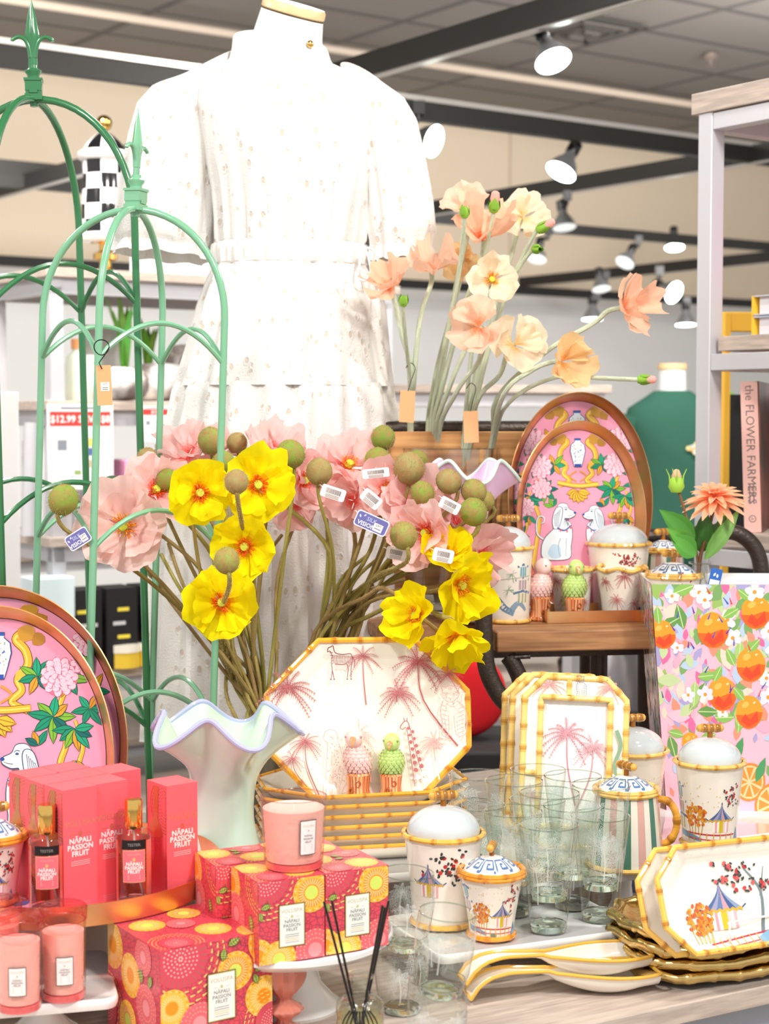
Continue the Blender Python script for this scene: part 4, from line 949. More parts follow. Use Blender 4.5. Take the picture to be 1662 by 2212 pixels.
parrot('green ceramic parrot on a stump, standing on the wooden plank', WZ(1241, 1340, ZW), R(8), GR, .2, 1.0, R(0))

# ------------------------------------------------------------------ octagonal platters
def octo(w, h, c): x, y = w / 2, h / 2; return [(x - c, -y), (x, -y + c), (x, y - c), (x - c, y), (-x + c, y), (-x, y - c), (-x, -y + c), (-x + c, -y)]
def platter(name, label, M, w, h, c, art=None, parent_loc=(0, 0, 0), cane=(.93, .66, .16), group=None, depth=.022, wellk=.82, r=.0048, cat='platter', seed=0, base_mi=None):
    """octagonal platter lying in XY facing +Z, then moved by M"""
    t = thing(name, label, cat, (0, 0, 0), 0, group); t.matrix_world = M
    b = MB(); o = octo(w, h, c)
    def ring(k, z): return [V((x * k, y * k, z)) for x, y in o]
    b.rings([ring(wellk - .05, 0), ring(wellk, .0), ring(.97, depth - .006), ring(.985, depth), ring(.94, depth - .001), ring(wellk - .03, .006), ring(wellk - .06, .005)], caps=(True, True), smooth=False)
    if art:
        def fn(u, v, hh):
            # height of the inner surface: flat well then rising rim, by octagonal radius
            k = max(abs(u) / (w / 2), abs(v) / (h / 2), (abs(u) + abs(v)) / (w / 2 + h / 2 - c))
            z = .0056 if k < wellk - .03 else .006 + (k - wellk + .03) / (.94 - wellk + .03) * (depth - .007)
            return V((u, v, z + hh + .0006))
        art(Paint(b, fn, 1, 1e-4, 4e-6))
    b.build('plate_body', [m_cer, m_paint], t)
    b = MB(); pts = [(x, y, depth) for x, y in o]; bamboo(b, pts, r, True, .045, cane, (.66, .36, .08), 8, 0, seed); b.build('bamboo_rim', m_paint, t)
    return t
def lineart(p, x, y, s, segs, col, w=.012, flip=1):
    T = p.T; c = p.T
    for sg in segs: p.stroke([(x + flip * a * s, y + b * s) for a, b in sg], w * s, col, w * s * .6, 3)
def zebra(p, x, y, s, col):
    lineart(p, x, y, s, [[(-.25, .45), (-.32, .42), (-.33, .32), (-.26, .34), (-.2, .2), (-.22, .02), (-.2, -.2), (-.24, -.45)], [(-.25, .45), (-.18, .48), (-.12, .3), (.1, .24), (.32, .26), (.38, .12), (.34, -.1), (.33, -.42)], [(-.2, -.2), (-.15, -.45)], [(-.12, -.02), (.1, -.04), (.22, -.02), (.25, -.2), (.22, -.42)], [(.38, .18), (.44, .05), (.42, -.12)]], col, .03)
    for k in range(13): lineart(p, x - .18 * s + k * .044 * s, y, s, [[(0, .24 - .003 * k), (.02, .12), (0, .0)]], col, .022)
    for k in range(5): lineart(p, x, y, s, [[(-.28 + .02 * k, .3 - .08 * k), (-.17, .3 - .07 * k)]], col, .02)
    for q in (-.24, -.15, .22, .33): p.ell(x + q * s, y - .45 * s, .025 * s, .02 * s, col)
def tiger(p, x, y, s, col):
    lineart(p, x, y, s, [[(-.15, .4), (-.18, .5), (-.1, .47), (0, .5), (.1, .47), (.18, .5), (.15, .4), (.16, .28), (.05, .18), (-.05, .18), (-.16, .28), (-.15, .4)], [(-.14, .2), (-.2, .0), (-.16, -.3), (-.18, -.48), (-.05, -.48), (-.04, -.1)], [(.12, .2), (.28, .02), (.3, -.3), (.26, -.48), (.1, -.48), (.06, -.1)], [(-.05, .34), (-.08, .33)], [(.05, .34), (.08, .33)], [(-.03, .26), (0, .24), (.03, .26)], [(0, .24), (0, .2)]], col, .022)
    for k in range(7): lineart(p, x, y, s, [[(-.17, .12 - .09 * k), (-.08, .08 - .09 * k)], [(.26, .08 - .08 * k), (.14, .03 - .08 * k)]], col, .02)
    for k in range(3): lineart(p, x, y, s, [[(-.03 + .03 * k, .46), (-.02 + .02 * k, .4)], [(-.15, .36 - .05 * k), (-.1, .35 - .05 * k)], [(.15, .36 - .05 * k), (.1, .35 - .05 * k)]], col, .018)
def giraffe(p, x, y, s, col, g):
    lineart(p, x, y, s, [[(-.1, .5), (-.16, .42), (-.12, .38), (-.06, .4), (-.02, .1), (.05, -.5)], [(-.1, .5), (-.03, .48), (.06, .1), (.22, -.5)], [(-.09, .5), (-.1, .56)], [(-.05, .5), (-.05, .56)]], col, .016)
    for k in range(16): q = k / 16; p.ell(x + s * (-.03 + .14 * q + .055 * (k % 2) * (1 + q)), y + s * (.4 - .86 * q), .022 * s * (1 + q), .028 * s * (1 + q * .5), col, .3, 6, .2)
def leopard(p, x, y, s, col, g):
    lineart(p, x, y, s, [[(-.1, .5), (0, .54), (.1, .48), (.1, .38), (.16, .2), (.2, -.1), (.12, -.46), (.24, -.48)], [(-.1, .5), (-.12, .38), (-.06, .3), (-.08, 0), (-.1, -.48), (0, -.48), (.02, -.1)]], col, .012)
    for k in range(40): p.ell(x + g.uniform(-.07, .14) * s, y + g.uniform(-.25, .42) * s, .012 * s, .012 * s, col, 0, 5)
def safari(p):
    g = random.Random(5); c = ROSE; c3 = (.87, .72, .70)
    S = .33 / 430
    X = lambda px: (px - 795) * S; Y = lambda py: (1562 - py) * S
    palm(p, X(625), Y(1490), .062, c, g, -.1, 13, .15, .8); palm(p, X(787), Y(1425), .040, c, g, .05, 11, 2.0, .7)
    palm(p, X(905), Y(1440), .060, c, g, .45, 13, 2.3, .8); palm(p, X(862), Y(1505), .050, c, g, -.2, 12, .3, .8)
    palm(p, X(660), Y(1605), .040, c, g, .25, 12, 2.2, .8); palm(p, X(775), Y(1590), .040, (.86, .66, .64), g, .1, 11, 1.2, .8)
    palm(p, X(632), Y(1640), .028, c, g, .5, 10, 1.6, .8); palm(p, X(935), Y(1610), .038, (.86, .66, .64), g, .1, 12, 1.6, .8)
    palm(p, X(965), Y(1470), .04, c, g, .1, 9, .0, .8)
    zebra(p, X(735), Y(1440), .058, (.62, .36, .38)); tiger(p, X(972), Y(1545), .082, c3); giraffe(p, X(885), Y(1635), .105, (.74, .42, .44), g); leopard(p, X(715), Y(1650), .10, c3, g)
    for k in range(70): p.ell(g.uniform(-.13, .13), g.uniform(-.1, .1), .0006, .0006, (.6, .62, .58), 0, 5)
# the stack (base plate white deep + 5 rims)
OW, OH, OC = .335, .262, .082
yS = R(12); PS = WZ(778, 1822, ZAt); 
for k in range(6):
    M = Matrix.Translation((PS.x + (.002 * (k % 2)), PS.y, ZAt + .0005 + k * .0165)) @ Matrix.Rotation(yS + R((k % 3) - 1) * .6, 4, 'Z')
    platter('octagonal_plate', 'bamboo-rimmed octagonal plate in the flat stack, ' + ['lowest one on the white stand', 'second from the bottom', 'third from the bottom', 'fourth from the bottom', 'second from the top', 'top one carrying the parrots'][k], M, OW, OH - .01, OC, None, group='stacked octagonal plates', depth=.0265, wellk=.80, seed=k, r=.0034, cane=(.93, .67, .18))
ZP = ZAt + 5 * .0165 + .0065
# upright platter leaning at the back
c = W(795, 1556, 2.73); tl = R(79)
M = Matrix.Translation(c) @ Matrix.Rotation(R(6), 4, 'Z') @ Matrix.Rotation(tl, 4, 'X') @ Matrix.Translation((0, 0, -.01))
platter('octagonal_platter', 'upright octagonal platter painted with rose palms and safari animals', M, .331, .262, .086, safari, seed=21, depth=.018, cane=(.93, .66, .14))
p1 = WZ(774, 1728, ZP); p2 = WZ(845, 1725, ZP)
parrot('pink ceramic parrot standing on top of the plate stack', p1, R(-15), PK, -.5, 1.0, R(10))
parrot('green ceramic parrot standing on top of the plate stack', p2, R(0), GR, .1, .92, R(-12))

# ------------------------------------------------------------------ bamboo picture frames
def pframe(label, M, full=True, seed=0):
    t = thing('picture_frame', label, 'picture frame', (0, 0, 0), 0, 'bamboo picture frames'); t.matrix_world = M
    w, h, c = .170, .274, .034; o = octo(w, h, c); ix, iy = .058, .104
    b = MB(); inn = [V((x, y, 0)) for x, y in ((ix, -iy), (ix, -iy), (ix, iy), (ix, iy), (-ix, iy), (-ix, iy), (-ix, -iy), (-ix, -iy))]
    inner = [V((p.x * 1.0, p.y, .0)) for p in inn]
    b.rings([[V((x, y, 0)) for x, y in o], [V((x, y, .010)) for x, y in o], [V((p.x, p.y, .010)) for p in inn], [V((p.x, p.y, .003)) for p in inn]], caps=(True, False), smooth=False)
    p = Paint(b, lambda u, v, hh: V((u, v, .0102 + hh)), 1)
    if full:
        g = random.Random(seed)
        palm(p, -.045, .124, .036, (.84, .62, .60), g, 0, 11, 0); palm(p, .055, .124, .034, (.84, .62, .60), g, .3, 11, 0); palm(p, -.070, -.055, .034, (.84, .62, .60), g, .1, 11, 1.2)
        tiger(p, .006, .124, .034, (.42, .55, .72)); palm(p, .072, .01, .016, (.7, .8, .7), g, 0, 8, 1)
        p.stroke([(.068, .055), (.076, .03), (.067, .0), (.072, -.03)], .007, (.55, .68, .55), .004, 5)
        for k in range(40): p.ell(-.071 + g.gauss(0, .006), .02 + g.uniform(-.04, .04), .0007, .0007, (.9, .85, .6), 0, 5)
    b.build('frame_body', [m_cer, m_paint], t)
    cn = (.96, .82, .46)
    b = MB(); bamboo(b, [(x, y, .008) for x, y in o], .0055, True, .037, cn, (.78, .52, .16), 9, 0, seed); b.build('bamboo_edge', m_paint, t)
    if full:
        b = MB(); bamboo(b, [(ix, -iy, .011), (ix, iy, .011), (-ix, iy, .011), (-ix, -iy, .011)], .0048, True, .037, cn, (.78, .52, .16), 9, 0, seed + 3); b.build('bamboo_inner_edge', m_paint, t)
        for q in (((-.012, iy + .005, .011), (-.012, h / 2 - .004, .011)), ((-w / 2 + .004, -.02, .011), (-ix - .005, -.02, .011)), ((ix + .005, -.02, .011), (w / 2 - .004, -.02, .011))):
            b = MB(); bamboo(b, q, .0042, False, .03, cn, (.78, .52, .16), 8, 0, 2); b.build('bamboo_divider', m_paint, t)
        b = MB(); b.box((0, 0, .003), (ix * 2, iy * 2, .002), 0, (.98, .98, .98)); p = Paint(b, lambda u, v, hh: V((u, v, .0042 + hh)), 0); g = random.Random(8)
        palm(p, -.012, .045, .058, (.82, .58, .62), g, .15, 13, 2.0, .9); palm(p, .032, .024, .046, (.84, .62, .66), g, -.25, 12, 2.2, .9); b.build('palm_print', m_print, t)
    return t
for k in range(3):
    c = W(1238 - (28 if k == 1 else 47 if k == 2 else 0), 1646 - 8 * min(k, 1) - (0 if k < 2 else 2), 2.74 + .05 * k)
    M = Matrix.Translation(c) @ Matrix.Rotation(R(4 + 2 * k), 4, 'Z') @ Matrix.Rotation(R(3.5), 4, 'Y') @ Matrix.Rotation(R(80), 4, 'X')
    pframe(['front bamboo picture frame holding a pink palm print', 'middle bamboo picture frame leaning behind the front one', 'rearmost bamboo picture frame of the three leaning together'][k], M, k == 0, k)

# ------------------------------------------------------------------ long octagonal trays lower right with gold bamboo trays
def goldtray(k):
    M = Matrix.Translation(WZ(1580, 2068, ZT + .001) + V((.004 * (k % 2), .012 * k * 0, k * .019))) @ Matrix.Rotation(R(24 + (k % 3 - 1) * 1.5), 4, 'Z')
    t = thing('gold_bamboo_tray', 'antique gold bamboo-edged tray in the stack at lower right, ' + ['bottom one on the table', 'second from the bottom', 'third from the bottom', 'top one under the leaning trays'][k], 'tray', (0, 0, 0), 0, 'stacked gold bamboo trays'); t.matrix_world = M
    w, h, c = .36, .20, .05; o = octo(w, h, c); b = MB()
    b.rings([[V((x * q, y * q, z)) for x, y in o] for q, z in ((.75, 0), (.78, 0), (.98, .010), (1.0, .014), (.95, .013), (.8, .004), (.76, .004))], caps=(True, True), smooth=False); b.build('tray_body', m_goldleaf, t)
    b = MB(); pts = [V((x, y, .014)) for x, y in o]; g = random.Random(k); path = []
    for i in range(8):
        a, e = pts[i], pts[(i + 1) % 8]; n = max(3, int((e - a).length / .018))
        for j in range(n): q = j / n; path.append(a.lerp(e, q) + V((0, 0, .0028 * sin(q * pi * 3 + i * 2 + k) + .001 * g.random())))
    bamboo(b, path, .0075, True, .042, (1, 1, 1), (1, 1, 1), 9, 0, k); b.build('bamboo_edge', m_goldleaf, t)
for k in range(4): goldtray(k)
zg = ZT + .001 + 3 * .019
def long_art(p):
    g = random.Random(3); p.at(.010, -.075); s = .13
    p.stroke([(.012, .02), (.022, .075), (-.0, .11)], .006, (.45, .52, .55), .002, 5); p.stroke([(.02, .07), (.035, .11)], .003, (.45, .52, .55), .001)
    pagoda(p, -.05, .03, .055); autumn(p, -.092, .014, .055, g)
    p.stroke([(-.085, .012), (.03, .022)], .002, (.8, .2, .3)); p.stroke([(-.085, .003), (.03, .013)], .0016, (.85, .3, .35))
    for k in range(7): p.stroke([(-.08 + k * .013, 0), (-.08 + k * .013, .02)], .0012, (.9, .7, .2))
    p.stroke([(.0, .006), (.03, .018), (.05, .012)], .016, (.50, .68, .80), .006, 4)
    blossom(p, -.02, .105, .05, g, 24, (1.1, .7)); blossom(p, .025, .085, .04, g, 12)
    for k in range(40): p.ell(g.uniform(-.1, 0), g.uniform(.06, .14), .0006, .0006, (.85, .78, .4), 0, 5)
for k in range(2):
    c = W(1600 - 44 * k, 1932 + 4 * k, 2.36 + .035 * k)
    M = Matrix.Translation(c) @ Matrix.Rotation(R(28), 4, 'Z') @ Matrix.Rotation(R(68), 4, 'X') @ Matrix.Rotation(R(-2), 4, 'Z')
    platter('octagonal_tray', ['front long octagonal tray painted with a garden pavilion at lower right', 'long octagonal tray leaning just behind the painted one'][k], M, .30, .145, .04, long_art if k == 0 else None, seed=30 + k, depth=.018, cane=(.95, .74, .30), group='leaning octagonal trays', r=.0042, cat='tray')
t = thing('wire_easel', 'white wire easel holding the garden pavilion tray', 'easel', (0, 0, 0)); b = MB()
e0 = W(1577, 2035, 2.31); e1 = W(1577, 2000, 2.30); e2 = W(1582, 1992, 2.31); e3 = W(1662, 1978, 2.36); e4 = W(1700, 1972, 2.38)
b.tube(smoothpath([e0 + V((.0, .06, 0)), e0, e1, e2, e3, e4], 5), .0016, 8); b.build('wire', m_cerw, t)

# ------------------------------------------------------------------ spoon rests
def spoonrest(label, P, rz, rot=(0, 0, 0)):
    t = thing('spoon_rest', label, 'spoon rest', P, rz, 'stacked spoon rests')
    n = 26; L = .27; top = []; bot = []
    hw = lambda q: .014 + .004 * cos(q * 7) if q < .45 else .0135 + .030 * math.sin(min(1, (q - .45) / .47) * pi * .62) ** 1.2 * (1 if q < .93 else 1 - (q - .93) * 3.5)
    hz = lambda q: .022 + .012 * math.sin(min(1, q / .25) * pi / 2) - .018 * max(0, (q - .2)) if q < .45 else .0275 - .006 * math.sin((q - .45) * 3)
    dz = lambda q: .004 if q < .4 else .004 + .018 * math.sin(min(1, (q - .4) / .5) * pi * .75)
    rs = []; edge1 = []; edge2 = []
    for i in range(n + 1):
        q = i / n; x = (q - .5) * L; w = hw(q); z = hz(q) if q > .10 else hz(.10) * (.12 + .88 * (q / .10) ** .6); d = dz(q) * 1.35
        rs.append([V((x, w * cos(a), z - (d * sin(a) ** .8 if a <= pi else 0))) for a in [pi * j / 10 for j in range(11)]] + [V((x, -w * .9 * cos(a), z - .002 - max(d - .003, .0) * sin(a) ** .8 )) for a in [pi * j / 10 for j in range(11)]])
        edge1.append((x, w, z)); edge2.append((x, -w, z))
    b = MB(); b.rings(rs, closed=True, caps=(True, True))
    p = Paint(b, lambda u, v, hh: V((u, v, hz(u / L + .5) - .002 - max(dz(u / L + .5) - .004, 0) * max(0, 1 - (v / .045) ** 2) ** .4 + hh)), 1); g = random.Random(2)
    palm(p, .10, .0, .035, (.82, .60, .64), g, 0, 9, .4); palm(p, .03, -.006, .02, (.80, .5, .55), g, 0, 9, .3)
    for k in range(30): p.ell(g.uniform(.0, .09), g.uniform(-.02, .03), .0006, .0006, (.4, .42, .4), 0, 5)
    b.build('dish', [m_cer, m_paint], t)
    b = MB(); b.tube(edge1 + list(reversed(edge2)), .0026, 8, 0, (.93, .72, .28), True); b.build('golden_rim', m_paint, t)
    b = MB(); b.lathe([(0, -.004), (.018, -.004), (.018, .008), (0, .008)], 24, M=Matrix.Translation((.075, 0, 0))); b.build('foot', m_cer, t)
    return t
sp = WZ(1212, 2146, ZT); 
spoonrest('lower cream spoon rest with golden rim on the table front', sp + V((.0, 0, .006)), R(14))
spoonrest('upper cream spoon rest with golden rim nested on the other', sp + V((-.008, .016, .024)), R(17))
# ------------------------------------------------------------------ passion fruit gift boxes
def cell_mat():
    m = bpy.data.materials.new('coral_cell_print'); m.use_nodes = True; nt = m.node_tree; N = nt.nodes; L = nt.links; b = N['Principled BSDF']
    tc = N.new('ShaderNodeTexCoord'); v = N.new('ShaderNodeTexVoronoi'); v.feature = 'DISTANCE_TO_EDGE'; v.inputs['Scale'].default_value = 165; L.new(tc.outputs['Object'], v.inputs['Vector'])
    rp = N.new('ShaderNodeValToRGB'); rp.color_ramp.elements[0].position = .05; rp.color_ramp.elements[1].position = .11
    rp.color_ramp.elements[0].color = (*srgb(.72, .24, .33), 1); rp.color_ramp.elements[1].color = (*srgb(.90, .30, .36), 1)
    L.new(v.outputs['Distance'], rp.inputs[0]); L.new(rp.outputs[0], b.inputs['Base Color']); b.inputs['Roughness'].default_value = .32; b.inputs['Coat Weight'].default_value = .3
    return m
m_cell = cell_mat()
YEL = (1.0, .76, .28); ORG = (.98, .60, .12); LIM = (.86, .92, .42); PAL = (.98, .88, .50)
def sun(p, x, y, r, core=LIM, disc=ORG):
    p.ell(x, y, r, r, YEL, 0, 28)
    n = 30
    for k in range(n):
        a = 2 * pi * k / n; p.ell(x + cos(a) * r * .9, y + sin(a) * r * .9, r * .055, r * .055, ORG if k % 2 else (.95, .85, .6), 0, 6)
    p.ell(x, y, r * .74, r * .74, disc, 0, 26)
    for k in range(n):
        a = 2 * pi * k / n; p.stroke([(x + cos(a) * r * .42, y + sin(a) * r * .42), (x + cos(a) * r * .72, y + sin(a) * r * .72)], r * .05, (1, .87, .62))
    p.ell(x, y, r * .36, r * .36, core, 0, 16)
def burst(p, x, y, r, col=PAL):
    p.ell(x, y, r * .62, r * .62, (.88, .30, .38), 0, 24)
    for k in range(5):
        for j in range(6 + k * 5): a = 2 * pi * j / (6 + k * 5); p.ell(x + cos(a) * r * .085 * (k + .5), y + sin(a) * r * .085 * (k + .5), r * .022, r * .022, (.98, .78, .72), 0, 5)
    for k in range(26): a = 2 * pi * k / 26; p.stroke([(x + cos(a) * r * .45, y + sin(a) * r * .45), (x + cos(a) * r * .62, y + sin(a) * r * .62)], r * .02, (.70, .45, .40))
    for q in range(3):
        rr = r * (.72 + .14 * q); n = int(26 + q * 5)
        for k in range(n): a = 2 * pi * (k + .5 * q) / n; p.stroke([(x + cos(a) * rr, y + sin(a) * rr), (x + cos(a + .13) * rr * 1.02, y + sin(a + .13) * rr * 1.02)], r * .04, col, r * .015)
def pinksun(p, x, y, r):
    p.ell(x, y, r, r, (.93, .42, .46), 0, 24)
    for q in (.95, .75, .55):
        for k in range(24): a = 2 * pi * (k + q) / 24; p.ell(x + cos(a) * r * q, y + sin(a) * r * q, r * .04, r * .04, (.99, .72, .62), 0, 5)
    p.ell(x, y, r * .35, r * .35, (.97, .60, .62), 0, 14)
def gleaf(p, x, y, s, rot):
    p.leaf(x, y, s, s * .55, rot, (.72, .78, .38), (.2, .3, .15), (.16, .26, .14))
    for k in range(1, 5):
        for sg in (-1, 1): q = k / 5 * s; p.stroke([(x + cos(rot) * q, y + sin(rot) * q), (x + cos(rot + sg * .6) * (q + s * .16), y + sin(rot + sg * .6) * (q + s * .16))], s * .04, (.2, .3, .15))
def lab(p, x, y, w, h, dark=(.22, .22, .18), bg=(.95, .96, .94), gold=True, rows=True):
    """paper label, x,y = centre"""
    p.fill(rect(x - w / 2, y - h / 2, x + w / 2, y + h / 2), dark)
    if gold: p.fill(rect(x - w * .475, y - h * .485, x + w * .475, y + h * .485), (.80, .74, .42))
    p.fill(rect(x - w * .45, y - h * .468, x + w * .45, y + h * .468), bg)
    p.text('VOLUSPA', x, y + h * .30, w * .19, (.78, .72, .55), 0)
    p.ell(x, y + h * .2, w * .05, w * .06, (.82, .78, .55), 0, 8); p.stroke([(x - w * .28, y + h * .19), (x - w * .15, y + h * .19)], w * .012, (.7, .7, .65)); p.stroke([(x + w * .28, y + h * .19), (x + w * .15, y + h * .19)], w * .012, (.7, .7, .65))
    for k, s_ in enumerate(('NĀPALI', 'PASSION', 'FRUIT')): p.text(s_, x, y + h * (.06 - .098 * k), w * .165, (.30, .30, .32), .006)
    for k, c in enumerate(((.5, .5, .5), (.5, .5, .5), (.93, .78, .5), (.93, .78, .5), (.65, .65, .65))): p.stroke([(x - w * .26, y - h * (.215 + .045 * k)), (x + w * .26, y - h * (.215 + .045 * k))], h * .013, c)
def gbox(label, P, rz, w, d, h, front, side, top, lid=True, group='patterned candle boxes'):
    """P = front left bottom corner; box extends +x, +y"""
    t = thing('candle_box', label, 'box', P, rz, group)
    b = MB(); b.box((w / 2, d / 2, h / 2), (w, d, h))
    f = lambda k: [rect(.0005, .0005, k[0] - .0005, k[1] - .0005)][0]
    p = Paint(b, lambda u, v, hh: V((u, -hh, v)), 1, 1e-4, 2.5e-6); p.clip = f((w, h)); front(p, w, h)
    p = Paint(b, lambda u, v, hh: V((-hh, d - u, v)), 1, 1e-4, 2.5e-6); p.clip = f((d, h)); side(p, d, h)
    p = Paint(b, lambda u, v, hh: V((u, v, h + hh)), 1, 1e-4, 2.5e-6); p.clip = f((w, d)); top(p, w, d)
    b.build('carton', [m_cell, mat('printed_gloss', vcol=True, rough=.3, coat=.3)], t)
    return t
def f_small(p, w, h):
    burst(p, w * .12, h * 1.02, w * .55); sun(p, w * .80, h * .80, w * .28); sun(p, -.02 * w, h * .12, w * .24, ORG); pinksun(p, w * .85, h * .10, w * .30); sun(p, w * .3, h * .05, w * .26, LIM, YEL)
    gleaf(p, w * .04, h * .68, w * .15, .3); gleaf(p, w * .02, h * .64, w * .13, -1.4)
    lab(p, w * .50, h * .44, w * .40, h * .52)
def s_small(p, w, h):
    sun(p, w * .05, h * .80, w * .28, ORG); pinksun(p, w * .2, h * .45, w * .3); gleaf(p, w * .7, h * .55, w * .22, -1.2); burst(p, w * 1.0, h * 1.0, w * .45); sun(p, w * .6, h * .05, w * .28)
def t_small(p, w, h):
    sun(p, w * .2, h * .75, w * .25, LIM, YEL); sun(p, w * .72, h * .30, w * .24, LIM, YEL); pinksun(p, w * .75, h * .85, w * .2); burst(p, w * .3, h * .2, w * .34); gleaf(p, w * .45, h * .6, w * .15, .2); gleaf(p, w * .55, h * .7, w * .15, 2)
def f_big(p, w, h):
    burst(p, w * .18, h * .90, w * .38); sun(p, w * .66, h * .70, w * .16, LIM); sun(p, w * .10, h * .48, w * .15, ORG, YEL); sun(p, w * .98, h * .92, w * .2, ORG, YEL); sun(p, w * .92, h * .42, w * .17, ORG, YEL)
    pinksun(p, w * .34, h * .30, w * .17); sun(p, w * .02, h * .12, w * .15, ORG); burst(p, w * 1.0, h * .18, w * .26); gleaf(p, w * .60, h * .94, w * .12, .5); gleaf(p, w * .56, h * .92, w * .1, -1.7); gleaf(p, w * .84, h * .66, w * .09, .6); gleaf(p, w * .83, h * .64, w * .09, -1.2)
    lab(p, w * .535, h * .50, w * .255, h * .44)
def s_big(p, w, h):
    sun(p, w * .10, h * .80, w * .2, ORG, YEL); sun(p, w * .45, h * .62, w * .18, ORG, YEL); pinksun(p, w * .75, h * .42, w * .19); pinksun(p, w * .7, h * .86, w * .15); gleaf(p, w * .68, h * .62, w * .12, 1.9); gleaf(p, w * .8, h * .62, w * .12, 1.1); sun(p, w * .4, h * .2, w * .16); burst(p, 0, h * .2, w * .3)
def t_big(p, w, h):
    sun(p, w * .62, h * .30, w * .15, LIM, YEL); sun(p, w * .92, h * .08, w * .18, ORG, YEL); sun(p, w * .2, h * .66, w * .15, LIM, YEL); sun(p, w * .6, h * .8, w * .14); burst(p, w * .2, h * .12, w * .22); pinksun(p, w * .45, h * .55, w * .12); gleaf(p, w * .8, h * .5, w * .1, .4); sun(p, w * .95, h * .6, w * .13)
cb = WZ(559, 2088, ZC)
Yb = R(27)
gbox('patterned passion fruit candle box at the left front of the cake stand', cb, Yb, .092, .092, .107, f_small, s_small, t_small)
ex = V((cos(Yb), sin(Yb), 0)); ey = V((-sin(Yb), cos(Yb), 0))
gbox('patterned passion fruit candle box right of the other on the cake stand', cb + ex * .094 + ey * .001, Yb + R(1), .092, .092, .107, f_small, s_small, t_small)
gbox('patterned candle box at the back left of the cake stand', cb - ex * .020 + ey * .096, Yb - R(2), .092, .085, .107, f_small, s_small, t_small)
gbox('patterned candle box at the back right of the cake stand', cb + ex * .075 + ey * .096, Yb, .092, .085, .107, f_small, s_small, t_small)
bb = WZ(345, 2269, ZT); bb = V((W(345, 2060, 2.05).x, W(345, 2060, 2.05).y, ZT)); HB = W(345, 2056, 2.05).z - ZT
gbox('largest patterned passion fruit box at the bottom, standing on the table', bb, R(33), .158, .158, HB, f_big, s_big, t_big)

# ------------------------------------------------------------------ candles
m_pinkglass = thin_glass('pink_glass', (1.0, .94, .93), .12, .9, (140, .8, (1, 1, 1)))
m_pinkrim = thin_glass('pink_rim_glass', (1.0, .80, .80), .1, 1.0, (140, 1.0, (1, 1, 1)))
m_lab = m_print
def candle(label, P, rz, r0, r1, H, wax, lid=False, group='pink glass candles', lu=.010):
    t = thing('glass_candle', label, 'candle', P, rz, group)
    pr = [(0, .0005), (r0 * .93, .0005), (r0, .004), (r0 + (r1 - r0) * .5, H * .5), (r1, H), (r1 - .002, H), (r0 + (r1 - r0) * .5 - .0025, H * .5), (r0 - .003, .011), (0, .010)]
    b = MB(); b.lathe(pr[:5], 64, 0); b.lathe([(r1, H - .0005), (r1 + .0006, H), (r1 - .0008, H + .0004), (r1 - .002, H - .0008)], 64, 1); b.lathe([(0, .0012), (r0 * .96, .0012), (r0 * .99, .009), (0, .0095)], 64, 2)
    jar = b.build('glass_jar', [m_pinkglass, m_pinkrim, mat('coral_glass_base', (.98, .50, .52), .1, coat=.5)], t)
    b = MB(); k = wax / H; b.lathe([(0, .0105), (r0 - .003, .0105), (r0 + (r1 - r0) * k - .0025, wax), (r0 + (r1 - r0) * k - .006, wax - .001), (0, wax - .002)], 64); wx = b.build('wax', m_wax, t)
    prof = [(r0, 0), (r1, H)]; b = MB(); f = cylfn(prof); p = Paint(b, f, 0, 6e-4, 1e-5)
    w_, h_ = (.024, .046) if not lid else (.022, .036); x, y = lu, H * (.5 if not lid else .42)
    # curved label, drawn as narrow strips
    def strips(x0, y0, x1, y1, c):
        n = 6
        p.mb.add([p._p(x0 + (x1 - x0) * i / n, yy) for i in range(n + 1) for yy in (y0, y1)], [(2 * i, 2 * i + 2, 2 * i + 3, 2 * i + 1) for i in range(n)], 0, c, True); p.h += 1e-4
    strips(x - w_ / 2, y - h_ / 2, x + w_ / 2, y + h_ / 2, (.22, .20, .18)); strips(x - w_ * .46, y - h_ * .475, x + w_ * .46, y + h_ * .475, (.97, .93, .93))
    p.text('VOLUSPA', x, y + h_ * .30, w_ * .17, (.85, .78, .66)); p.ell(x, y + h_ * .2, w_ * .045, w_ * .06, (.78, .72, .58), 0, 8)
    for k, s_ in enumerate(('NĀPALI', 'PASSION', 'FRUIT')): p.text(s_, x, y + h_ * (.03 - .09 * k), w_ * .155, (.42, .36, .36), .006)
    for k in range(4): p.stroke([(x - w_ * .25, y - h_ * (.21 + .05 * k)), (x + w_ * .25, y - h_ * (.21 + .05 * k))], h_ * .012, (.75, .66, .62))
    b.build('paper_label', m_print, jar)
    if lid:
        b = MB(); b.lathe([(r1 - .002, H), (r1 + .0015, H + .001), (r1 + .002, H + .016), (r1 - .002, H + .019), (0, H + .020)], 64, 0); b.build('glass_lid', m_pinkrim, t)
    else:
        b = MB(); b.tube([(0, 0, wax - .003), (.001, 0, wax + .006)], .0008, 6, 0); b.build('wick', m_cer, wx)
    return t
zc = ZC + .107
pc = cb + ex * .072 + ey * .052
candle('pink tumbler candle on top of the patterned boxes', (pc.x, pc.y, zc + .0008), R(0), .0385, .0435, .093, .078, lu=.023)
candle('pink lidded candle at the bottom left edge in front', WZ(42, 2178, ZL), R(0), .0275, .0285, .100, .086, True, lu=.004)
candle('pink lidded candle on the white platter corner, right of the front one', WZ(138, 2154, ZL), R(0), .0275, .0285, .100, .086, True, lu=.007)
candle('pink lidded candle mostly hidden behind the front one at the left edge', WZ(-2, 2140, ZL), R(0), .0275, .0285, .100, .086, True)

